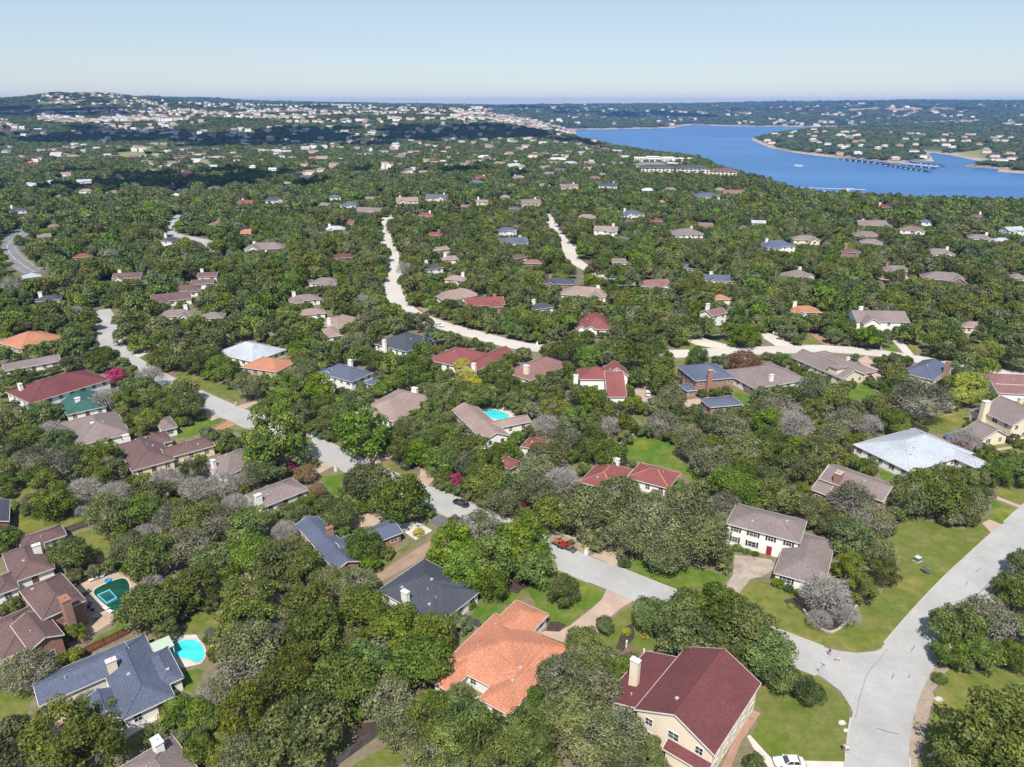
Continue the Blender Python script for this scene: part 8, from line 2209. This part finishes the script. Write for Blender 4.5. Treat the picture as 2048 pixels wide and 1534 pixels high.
def build_item(k, x, y, d, par, l):
    rz = math.radians(d); W = WHITE; g0 = .10
    if k == 'car': return build_car(x, y, rz, par[0], par[1], l)
    if k == 'person': return build_person(x, y, rz, l, bool(par))
    if k == 'dog': return build_dog(x, y, rz, l)
    if k == 'mailbox':
        root = tag(empty('mailbox', (x, y, .05), rz), l, 'mailbox', 'mailbox pillars'); m = wallmat('white') if par[0] == 2 else wallmat('tan')
        mb = MB(); mb.box(-.35, .35, -.35, .35, -.05, 1.35); mb.build('pillar', m, root); mb = MB(); mb.box(-.42, .42, -.42, .42, 1.35, 1.45); mb.poly([(-.42, -.42, 1.45), (.42, -.42, 1.45), (.42, .42, 1.45), (-.42, .42, 1.45), (0, 0, 1.62)], [(0, 1, 4), (1, 2, 4), (2, 3, 4), (3, 0, 4)]); mb.build('cap', STONE, root)
        mb = MB(); mb.box(-.14, .14, -.38, -.345, .95, 1.2); mb.build('letter_door', SHUT, root)
    elif k == 'bin':
        root = tag(empty('wheeled_bin', (x, y, g0), rz), l, 'bin', 'wheeled bins'); mb = MB(); ring_loft(mb, [[(-.27, -.3, .08), (.27, -.3, .08), (.27, .25, .08), (-.27, .25, .08)], [(-.33, -.36, 1.0), (.33, -.36, 1.0), (.33, .36, 1.0), (-.33, .36, 1.0)]]); mb.build('body', plain('bin_' + par[0], tuple(c * 1.4 for c in PAINT[par[0]]), .5), root)
        mb = MB(); mb.box(-.36, .36, -.4, .38, 1.0, 1.07); mb.build('lid', plain('lid_' + par[0], PAINT[par[0]], .5), root)
        for s_ in (-1, 1): mb = MB(); mb.tube((s_ * .3, .28, .12), (s_ * .36, .28, .12), .12, .12, 10); mb.build('wheel', TYRE, root)
    elif k == 'street_sign':
        root = tag(empty('street_sign', (x, y, 0), rz), l, 'sign'); mb = MB(); mb.cyl((0, 0, 0), .035, 3.0, 8); mb.build('post', METAL, root); b = plain('sign_blue', (.05, .28, .52), .4)
        mb = MB(); mb.box(-.45, .45, -.015, .015, 2.78, 2.97); mb.build('name_plate', b, root); mb = MB(); mb.box(-.015, .015, -.45, .45, 2.99, 3.18); mb.build('name_plate', b, root)
    elif k == 'utility_box':
        root = tag(empty('utility_box', (x, y, 0), rz), l, 'utility box'); mb = MB(); mb.box(-.6, .6, -.5, .5, .1, 1.0); mb.build('cabinet', plain('utility_green', (.09, .17, .12), .5), root); mb = MB(); mb.box(-.8, .8, -.7, .7, -.05, .1); mb.build('plinth', STONE, root); mb = MB(); mb.box(-.63, .63, -.54, .54, 1.0, 1.06); mb.build('lid', plain('utility_pale', (.45, .55, .55), .5), root)
    elif k == 'yard_sign':
        root = tag(empty('yard_sign', (x, y, 0), rz), l, 'sign'); mb = MB(); mb.box(-.45, .45, -.02, .02, .35, 1.0); mb.build('board', W, root)
        for s_ in (-1, 1): mb = MB(); mb.cyl((s_ * .4, 0, 0), .02, .4, 6); mb.build('stake', METAL, root)
    elif k == 'shrub':
        root = tag(empty('shrub', (x, y, 0), rz), l, 'shrub', 'garden shrubs'); cm, tm = PROTO['oak'][int(abs(x * 7)) % 4]; s = par[1]; root.scale = (s, s, s * .8); cm2 = cm
        o = obj('foliage', cm2, root, None, (0, 0, -.25)); o.material_slots[0].link = 'OBJECT'; o.material_slots[0].material = LEAF[par[0]]
        obj('stem', tm, root)
    elif k == 'rock':
        g = np.random.default_rng(int(abs(x * 10))); mb = MB(); s = par[0]; n = 9; R = []
        for i, (z, rr) in enumerate(((-.15, .75), (.15, 1.), (.38, .8), (.52, .35))): R.append([(math.cos(6.283 * j / n) * rr * s * .7 * g.uniform(.8, 1.15), math.sin(6.283 * j / n) * rr * s * .45 * g.uniform(.8, 1.15), z * s * g.uniform(.85, 1.1)) for j in range(n)])
        ring_loft(mb, R); tag(mb.build('boulder', surf('boulder_stone', (.58, .55, .50), .9, (.44, .41, .36), 1.2, 5, .25), None, (x, y, .03)), l, 'boulder', 'boulders on lawns')
    elif k == 'lounger':
        m = WHITE if par[0] == 'white' else plain('lounger_dark', (.04, .042, .05), .7); root = tag(empty('lounger', (x, y, .1), rz), l, 'lounger', 'patio loungers'); mb = MB(); mb.box(-.9, .35, -.32, .32, .3, .38); mb.build('seat', m, root)
        mb = MB(); mb.poly([(.35, -.32, .30), (.35, .32, .30), (.95, .32, .78), (.95, -.32, .78), (.32, -.32, .37), (.32, .32, .37), (.92, .32, .85), (.92, -.32, .85)], [(0, 1, 2, 3), (7, 6, 5, 4), (0, 4, 5, 1), (1, 5, 6, 2), (2, 6, 7, 3), (3, 7, 4, 0)]); mb.build('backrest', m, root)
        for X in (-.8, .4):
            for s_ in (-1, 1): mb = MB(); mb.cyl((X, s_ * .28, 0), .025, .31, 6); mb.build('leg', m, root)
    elif k == 'table':
        root = tag(empty('patio_table', (x, y, .1), rz), l, 'table'); mb = MB(); mb.cyl((0, 0, .70), .6, .05, 20); mb.build('tabletop', plain('table_grey', (.32, .30, .27), .5), root)
        for j in range(4): t = j * 1.571 + .5; mb = MB(); mb.tube((math.cos(t) * .45, math.sin(t) * .45, 0), (math.cos(t) * .3, math.sin(t) * .3, .7), .025, .025, 6); mb.build('leg', SHUT, root)
    elif k == 'chair':
        m = plain('lounger_dark', (.04, .042, .05), .7); root = tag(empty('patio_chair', (x, y, .1), rz), l, 'chair', 'patio chairs'); mb = MB(); mb.box(-.28, .28, -.28, .28, .40, .47); mb.build('seat', m, root); mb = MB(); mb.box(-.28, .28, .24, .31, .47, .95); mb.build('backrest', m, root)
        for sx in (-1, 1):
            for sy in (-1, 1): mb = MB(); mb.cyl((sx * .24, sy * .24, 0), .022, .4, 6); mb.build('leg', m, root)
    elif k == 'float':
        mb = MB(); R = []
        for i in range(21):
            t = 6.2832 * i / 20; c = (math.cos(t) * .55, math.sin(t) * .55)
            R.append([(c[0] + math.cos(t) * .2 * math.cos(q), c[1] + math.sin(t) * .2 * math.cos(q), .2 + .2 * math.sin(q)) for q in [j * .7854 for j in range(8)]])
        for i in range(20):
            for j in range(8): mb.quad([R[i][j], R[i][(j + 1) % 8], R[i + 1][(j + 1) % 8], R[i + 1][j]])
        tag(mb.build('pool_float', plain('float_blue', (.03, .28, .62), .35), None, (x, y, .1)), l, 'pool float')
    elif k == 'slide':
        root = tag(empty('playground_slide', (x, y, 0), rz), l, 'slide'); m = plain('slide_red', (.5, .02, .03), .35); mb = MB(); pr = None
        for i in range(13):
            t = i / 12; a = t * 2.2; p = Vector((math.cos(a) * 2.2, math.sin(a) * 2.2, .35 + 2.0 * (1 - t) ** 1.3)); nn = Vector((math.cos(a), math.sin(a), 0)); cur = [p - nn * .45 + Vector((0, 0, .3)), p - nn * .4, p + nn * .4, p + nn * .45 + Vector((0, 0, .3))]
            if pr: [mb.quad([pr[j], pr[j + 1], cur[j + 1], cur[j]]) for j in range(3)]
            pr = cur
        mb.build('chute', m, root); mb = MB(); mb.box(1.6, 2.8, -1.1, 0, 2.2, 2.3); mb.build('platform', m, root)
        for px_, py_ in ((1.65, -1.05), (2.75, -1.05), (1.65, -.05), (2.75, -.05)): mb = MB(); mb.cyl((px_, py_, 0), .06, 3.2, 6); mb.build('post', m, root)
    elif k == 'pergola':
        root = tag(empty('pergola', (x, y, 0), rz), l, 'pergola'); m = WOODM['redwood']
        for sx in (-1, 1):
            for sy in (-1, 1): mb = MB(); mb.box(sx * 1.8 - .07, sx * 1.8 + .07, sy * 1.3 - .07, sy * 1.3 + .07, 0, 2.6); mb.build('post', m, root)
        for sy in (-1, 1): mb = MB(); mb.box(-2.2, 2.2, sy * 1.3 - .05, sy * 1.3 + .05, 2.6, 2.8); mb.build('beam', m, root)
        for j in range(9): mb = MB(); mb.box(-2 + j * .5 - .04, -2 + j * .5 + .04, -1.7, 1.7, 2.8, 2.92); mb.build('rafter', m, root)
    elif k == 'deck':
        root = tag(empty('deck', (x, y, 0), rz), l, 'deck'); m = surf('deck_wood', (.22, .13, .11), .8, (.16, .095, .08), .9, 6, .25)
        for j in range(18): mb = MB(); mb.box(-1.8 + j * .2, -1.8 + j * .2 + .18, -2.6, 2.6, .75, .8); mb.build('plank', m, root)
        for px_, py_ in ((-1.8, 2.5), (1.8, 2.5), (-1.8, -2.5), (1.8, -2.5)): mb = MB(); mb.box(px_ - .13, px_ + .13, py_ - .13, py_ + .13, 0, 2.3); mb.build('post', WHITE, root)
        mb = MB(); mb.box(-1.8, 1.8, 2.42, 2.48, 1.6, 1.68); mb.box(-1.86, -1.80, -2.4, 2.4, 1.6, 1.68)
        mb.build('railing', m, root)
    elif k == 'patio_cover':
        root = tag(empty('patio_cover', (x, y, 0), rz), l, 'patio cover'); mb = MB(); mb.box(-2.6, 2.6, -1.7, 1.7, 2.5, 2.62); mb.build('roof_panel', plain('cover_pale_green', (.42, .50, .40), .6), root)
        for sx in (-1, 1):
            for sy in (-1, 1): mb = MB(); mb.box(sx * 2.4 - .07, sx * 2.4 + .07, sy * 1.5 - .07, sy * 1.5 + .07, 0, 2.5); mb.build('post', WHITE, root)
    elif k == 'trailer':
        root = tag(empty('utility_trailer', (x, y, .13), rz), l, 'trailer'); m = plain('trailer_black', (.025, .025, .028), .6); mb = MB(); mb.box(-2.2, 2.6, -1.0, 1.0, .5, .56); mb.build('deck', plain('trailer_deck', (.16, .11, .08), .8), root)
        mb = MB()
        for sy in (-1, 1):
            for z in (.62, .95): mb.bar((-2.2, sy * 1.03, z), (2.6, sy * 1.03, z), .05)
            for j in range(6): mb.bar((-2.2 + j * .96, sy * 1.03, .5), (-2.2 + j * .96, sy * 1.03, .97), .05)
        mb.bar((2.6, -1, .55), (3.6, 0, .5), .07); mb.bar((2.6, 1, .55), (3.6, 0, .5), .07); mb.build('rail_frame', m, root)
        mb = MB()
        for j in range(12): mb.bar((-2.25 - j * .11, -.95, .52 - j * .042), (-2.25 - j * .11, .95, .52 - j * .042), .035)
        for j in range(7): mb.bar((-2.25, -.95 + j * .316, .52), (-3.5, -.95 + j * .316, .05), .035)
        mb.build('ramp', m, root)
        for X in (-.4, .5):
            for sy in (-1, 1): mb = MB(); mb.tube((X, sy * 1.10 - .1, .33), (X, sy * 1.10 + .1, .33), .33, .33, 12); mb.build('wheel', TYRE, root)
    elif k == 'mower':
        root = tag(empty('ride_on_mower', (x, y, .69), rz), l, 'mower', 'mowers on the trailer'); m = paint(par[0])
        mb = MB(); ring_loft(mb, [[(-.9, -.45, .3), (-.9, .45, .3), (-.9, .4, .8), (-.9, -.4, .8)], [(-.2, -.5, .3), (-.2, .5, .3), (-.2, .45, .75), (-.2, -.45, .75)], [(.5, -.4, .25), (.5, .4, .25), (.5, .35, .5), (.5, -.35, .5)]]); mb.build('body', m, root)
        mb = MB(); mb.box(-.35, .15, -.27, .27, .75, .85); mb.box(-.42, -.33, -.27, .27, .85, 1.3); mb.build('seat', SHUT, root)
        mb = MB(); mb.box(.1, 1.0, -.7, .7, .12, .3); mb.build('cutting_deck', m, root); mb = MB(); mb.bar((-.6, -.42, .7), (-.7, -.42, 1.6), .05); mb.bar((-.6, .42, .7), (-.7, .42, 1.6), .05); mb.bar((-.7, -.42, 1.6), (-.7, .42, 1.6), .05); mb.build('roll_bar', SHUT, root)
        for X, r in ((-.55, .3), (.75, .16)):
            for sy in (-1, 1): mb = MB(); mb.tube((X, sy * .58 - .11, r), (X, sy * .58 + .11, r), r, r, 12); mb.build('wheel', TYRE, root)
for it in ITEMS: build_item(*it)

# ---------------------------------------------------------------- shore: apartments, resort, marina, boats
def apartment(bearing, r, z, L, D, fl, rot, roof, label, rt='hip'):
    x, y = polar(bearing, r); z = ter(x, y); h = 3.3 * fl; root = tag(empty('apartment_block', (x, y, z), math.radians(rot)), label, 'apartment block', 'lakeside apartment blocks')
    mb = MB(); mb.box(-L / 2, L / 2, -D / 2, D / 2, -6, h); mb.build('wall', wallmat('cream'), root); rb, fb = MB(), MB(); roof_parts(rb, fb, (-L / 2 - 1, L / 2 + 1, -D / 2 - 1, D / 2 + 1, h, rt, None, .45)); rb.build('roof', shingle(roof), root); fb.build('fascia', TRIM, root)
    wm_ = MB(); wm_.box(-1.3, 1.3, -.15, .12, 0, 2.1); wme = wm_.mesh('window', [glass()]); bm_ = MB(); bm_.box(-1.7, 1.7, -1.3, 0, -.15, 0); bm_.box(-1.7, 1.7, -1.3, -1.22, 0, .9); bme = bm_.mesh('balcony', [WHITE]); n = int(L / 5.5)
    for f in range(fl):
        for k in range(n):
            X = -L / 2 + L * (k + .5) / n; obj('window', wme, root, None, (X, -D / 2 - .02, .6 + 3.3 * f))
            if k % 2 == 0 and f > 0: obj('balcony', bme, root, None, (X, -D / 2, .45 + 3.3 * f))
apartment(11.05, 1125, 0, 49, 15, 3, 4, 'darkslate', 'left cream apartment block with dark slate roof above the lake')
apartment(13.71, 1120, 0, 48, 15, 3, -2, 'darkslate', 'middle cream apartment block with dark slate roof above the lake')
apartment(15.95, 1150, 0, 40, 15, 3, -14, 'brown', 'right apartment block with brown roof at the lake shore')
def resort():
    x, y = polar(11.56, 1330); root = tag(empty('resort_building', (x, y, ter(x, y)), math.radians(-3)), 'long white flat roofed resort building on the lake bluff', 'hotel')
    m = wallmat('white'); blocks = [(-52, -30, 12), (-30, -8, 13.5), (-8, 18, 12.5), (18, 52, 11)]
    for i, (a, b, h) in enumerate(blocks): mb = MB(); mb.box(a, b - .2, -8 + i * .4, 10 + i * .3, -8, h); mb.box(a - .4, b - .6, -8.6 + i * .4, 10.6 + i * .3, h, h + .6); mb.build('wing', m, root)
    mb = MB(); mb.box(6, 56, -26, -10, -8, 4.5); mb.build('pavilion', m, root); mb = MB(); mb.box(2, 60, -30, -7, 4.5, 5.4); mb.build('pavilion_roof', WHITE, root)
    w = MB(); w.box(-1.4, 1.4, -.12, .12, 0, 2.0); wme = w.mesh('window', [glass()])
    for i, (a, b, h) in enumerate(blocks):
        for f in range(3):
            for k in range(int((b - a) / 4.4)): obj('window', wme, root, None, (a + 2.4 + 4.4 * k, -8.05 + i * .4, 1.2 + 3.4 * f))
    for k in range(10): obj('window', wme, root, None, (9 + 4.8 * k, -26.05, 1.2))
resort()
apartment(10.62, 1235, 0, 52, 16, 2, 3, 'taupe', 'long low brown roofed wing in front of the white resort')
def docks():
    blue = plain('dock_roof_blue', (.06, .09, .14), .5); pale = plain('dock_roof_pale', (.42, .50, .58), .5); deck = plain('dock_deck', (.30, .27, .24), .8); hull = WHITE
    rows = [((919.78, 2094.81), (977.22, 1941.1), blue, 9, 'long covered boat dock row with dark roof beside the peninsula'), ((914.7, 2037.93), (960.64, 1876.11), blue, 9, 'second covered boat dock row with dark roof'), ((945.36, 1860.52), (953.5, 1678.54), blue, 12, 'nearest covered marina dock with dark roof'), ((983.46, 1876.11), (1021.63, 1772.01), pale, 14, 'covered marina dock with pale blue roof'), ((1066.5, 1924.44), (1071.39, 1830.08), blue, 10, 'rightmost covered marina dock'), ((1053.88, 1975.26), (1070.79, 1949.53), blue, 10, 'small covered marina dock near the sand spit')]
    for a, b, m, w, l in rows:
        A, B_ = a, b; L = math.dist(A, B_); rz = math.atan2(B_[1] - A[1], B_[0] - A[0]); root = tag(empty('boat_dock', (A[0], A[1], LAKE_Z), rz), l, 'boat dock', 'marina docks')
        mb = MB(); mb.box(0, L, -w / 2, w / 2, .2, .7); mb.build('deck', deck, root); mb = MB(); mb.box(-1, L + 1, -w / 2 - 2, w / 2 + 2, 4.4, 4.9); mb.build('roof', m, root)
        pm = MB(); pm.box(-.2, .2, -.2, .2, -1, 4.4); pme = pm.mesh('post', [METAL])
        for k in range(int(L / 16) + 1):
            for s_ in (-1, 1): obj('post', pme, root, None, (min(k * 16, L), s_ * w / 2, 0))
        hm = MB(); ring_loft(hm, [[(-3.6, -1.2, .1), (-3.6, 1.2, .1), (-3.6, 1.3, 1.1), (-3.6, -1.3, 1.1)], [(1.5, -1.2, .1), (1.5, 1.2, .1), (1.5, 1.35, 1.2), (1.5, -1.35, 1.2)], [(4, -.1, .4), (4, .1, .4), (4, .1, 1.4), (4, -.1, 1.4)]]); hm.box(-1.2, 1.0, -.9, .9, 1.1, 2.2)
        hme = hm.mesh('moored_boat', [hull]); n = int(L / 22)
        for k in range(n):
            bx, by = A[0] + math.cos(rz) * (6 + 22 * k) + math.sin(rz) * (w / 2 + 1), A[1] + math.sin(rz) * (6 + 22 * k) - math.cos(rz) * (w / 2 + 1)
            tag(obj('moored_boat', hme, None, None, (bx, by, LAKE_Z), rz - math.pi / 2), 'small white boat moored at the ' + l.split(' with ')[0], 'boat', 'boats moored along the marina docks')
docks()
def motor_boat(x, y, rz, label):
    root = tag(empty('motor_boat', (x, y, LAKE_Z), rz), label, 'boat', 'boats under way'); mb = MB()
    ring_loft(mb, [[(-6, -2, .1), (-6, 2, .1), (-6, 2.2, 1.8), (-6, -2.2, 1.8)], [(2, -2, .1), (2, 2, .1), (2, 2.3, 2), (2, -2.3, 2)], [(7, -.1, .6), (7, .1, .6), (7, .1, 2.4), (7, -.1, 2.4)]]); mb.build('hull', WHITE, root)
    mb = MB(); mb.box(-3.5, 2, -1.6, 1.6, 1.9, 4); mb.build('cabin', WHITE, root); mb = MB(); mb.box(-3.6, 2.1, -1.65, 1.65, 2.7, 3.4); mb.build('windows', glass(), root)
motor_boat(709.58, 1845.18, .2, 'left white motor boat on the open lake'); motor_boat(713.85, 1830.08, .2, 'right white motor boat on the open lake')
mb = MB(); A, B_ = (544.77, 1194.36), (613.5, 1333.42); mb.bar((A[0], A[1], LAKE_Z + .6), (B_[0], B_[1], LAKE_Z + .6), 5, .5); mb.bar((B_[0] - 9, B_[1], LAKE_Z + .7), (B_[0] + 9, B_[1], LAKE_Z + .7), 6, .5)
tag(mb.build('pier', surf('pier_deck', (.58, .55, .50), .9)), 'narrow pale pier reaching into the lake', 'pier')
mb = MB(); pts = [(519.3, 1362.48), (529.58, 1359.1), (539.8, 1355.73), (549.98, 1352.38), (560.11, 1349.05), (570.19, 1345.73), (580.23, 1342.42), (590.21, 1339.14), (600.15, 1335.86), (610.05, 1332.61), (619.9, 1329.37), (629.7, 1326.14), (639.46, 1322.93)]
for a, b in zip(pts, pts[1:]): mb.bar((*a, LAKE_Z + .2), (*b, LAKE_Z + .2), 1.3, .5)
tag(mb.build('floating_boom', WHITE), 'thin white floating boom line on the near lake', 'floating boom')
x, y = (497.53, 1174.9); build_house(x, y, LAKE_Z + 3, .06, 'big lakeside house with terracotta roof beside the pier', 'terracotta', 'white', [(-20, 20, 0, 18, 6, 'hip', None, .4), (-34, -16, -4, 12, 4, 'hip', None, .3), (14, 30, -5, 10, 5, 'gable', 'F', .5)], [(-6, 9, 11, 2.5, 'white'), (8, 9, 11, 2.5, 'white')], None, 1); 
x, y = (407.58, 1102.78); build_house(x, y, LAKE_Z + 9, -.1, 'small white house with red roof near the lakeside house', 'red', 'white', [(-14, 14, 0, 10, 4, 'hip', None, .4)], [], None, 0)
PEN_GRP = {}
for k, (x, y, z, w, a, ri, wi) in enumerate(PENINSULA):
    ro = ['tanroof', 'taupe', 'palemetal', 'white', 'terracotta'][ri]; wa = ['white', 'cream', 'tan'][wi]
    l = '%s house with %s roof %s of the peninsula' % (wa, {'tanroof': 'tan', 'taupe': 'grey brown', 'palemetal': 'pale grey', 'white': 'white', 'terracotta': 'orange'}[ro], ['on the near shore', 'on the crest', 'at the back'][0 if math.hypot(x, y) < 2300 else 1 if math.hypot(x, y) < 2900 else 2] + [' in the left part', ' in the middle', ' at the right'][0 if math.atan2(x, y) < .41 else 1 if math.atan2(x, y) < .5 else 2])
    build_house(x, y, z + 1, a, l, ro, wa, [(-w / 2, w / 2, -5, 6, 6.5, 'hip', None, .4)], [], None, 0, 'houses on the lake peninsula')
def far_houses():
    g = np.random.default_rng(5); V = []; F = []; MI = []; k = 0
    mats = [wallmat('white'), wallmat('cream'), wallmat('tan'), shingle('taupe'), shingle('tanroof'), shingle('palemetal'), shingle('brown')]
    def one(x, y, z, w, d, h, rz, wm, rm):
        nonlocal k
        c, s = math.cos(rz), math.sin(rz); P = [(-w, -d, -3), (w, -d, -3), (w, d, -3), (-w, d, -3), (-w, -d, h), (w, -d, h), (w, d, h), (-w, d, h), (-w, 0, h + d * .5), (w, 0, h + d * .5)]
        V.extend([(x + a * c - b * s, y + a * s + b * c, z + q) for a, b, q in P])
        for f, m in (((0, 1, 5, 4), wm), ((2, 3, 7, 6), wm), ((1, 2, 6, 5), wm), ((3, 0, 4, 7), wm), ((5, 6, 9, 5), wm), ((7, 4, 8, 7), wm), ((4, 5, 9, 8), rm), ((6, 7, 8, 9), rm)): F.append(tuple(dict.fromkeys(k + i for i in f))); MI.append(m)
        k += 10
    for x, y, z, w, h, a in FAR_H: one(x, y, z, w / 2, w * .3, h, a, int(g.integers(3)), 3 + int(g.integers(4)))
    me = bpy.data.meshes.new('distant_houses'); me.from_pydata(V, [], F)
    for m in mats: me.materials.append(m)
    me.polygons.foreach_set('material_index', MI); me.update()
    tag(obj('distant_houses', me), 'mass of tiny pale houses spread over the distant wooded hills', 'houses', None, 'stuff')
far_houses()

# ---------------------------------------------------------------- haze and clouds
def haze():
    mb = MB(); mb.box(-14600, 14600, -3000, 14600, -62, 176); m = bpy.data.materials.new('haze_air'); m.use_nodes = True; N, L = m.node_tree.nodes, m.node_tree.links; N.clear()
    o = N.new('ShaderNodeOutputMaterial'); v = N.new('ShaderNodeVolumePrincipled'); v.inputs['Color'].default_value = (.19, .43, 1.0, 1); v.inputs['Density'].default_value = 6.2e-5; v.inputs['Anisotropy'].default_value = 0.0
    L.new(v.outputs[0], o.inputs['Volume']); tag(mb.build('haze', m), 'thin blue air between the camera and the far hills', 'haze', None, 'stuff')
haze()

def cloud(sx, sy, a, b, alt, label, seed):
    """a real cumulus high above the land; it stands where its shadow falls on (sx, sy)"""
    g = np.random.default_rng(seed); k = alt / math.tan(math.radians(SUN_EL)); hx = SUN_DIR.xy.normalized()
    x, y = sx + hx.x * k, sy + hx.y * k; V = []; F = []; n0 = 0
    for i in range(26):
        t = g.uniform(0, 6.28); q = math.sqrt(g.uniform(0, 1)); cx, cy = math.cos(t) * q * a, math.sin(t) * q * b; r = g.uniform(.22, .42) * min(a, b) * (1.15 - .5 * q); cz = g.uniform(0, .3) * r
        for u in range(7):
            ph = math.pi * u / 6
            for w in range(12):
                th = 6.2832 * w / 12; s = r * (1 + .12 * math.sin(3 * th + i) * math.sin(2 * ph)); z = math.cos(ph) * s * .7
                V.append((cx + math.sin(ph) * math.cos(th) * s, cy + math.sin(ph) * math.sin(th) * s, cz + max(z, -.18 * r)))
        for u in range(6):
            for w in range(12): F.append((n0 + u * 12 + w, n0 + (u + 1) * 12 + w, n0 + (u + 1) * 12 + (w + 1) % 12, n0 + u * 12 + (w + 1) % 12))
        n0 += 84
    me = bpy.data.meshes.new('cloud'); me.from_pydata(V, [], F); me.materials.append(surf('cloud_white', (.9, .9, .9), 1., (.86, .86, .88), .01, .05, .05)); me.update()
    tag(obj('cloud', me, None, None, (x, y, alt)), label, 'cloud', 'clouds overhead')
for i, (sx, sy, a, b, l) in enumerate(((-900, 2080, 620, 330, 'cumulus cloud high over the far left woods'), (-250, 2250, 480, 300, 'cumulus cloud high over the far central woods'), (-520, 960, 330, 150, 'long cloud high over the left valley'), (-90, 1090, 150, 60, 'small cloud high over the central woods'), (-1900, 3300, 600, 300, 'cloud high over the left hills'), (900, 6200, 900, 500, 'cloud high over the far shore'))): cloud(sx, sy, a, b, 1250, l, 60 + i)
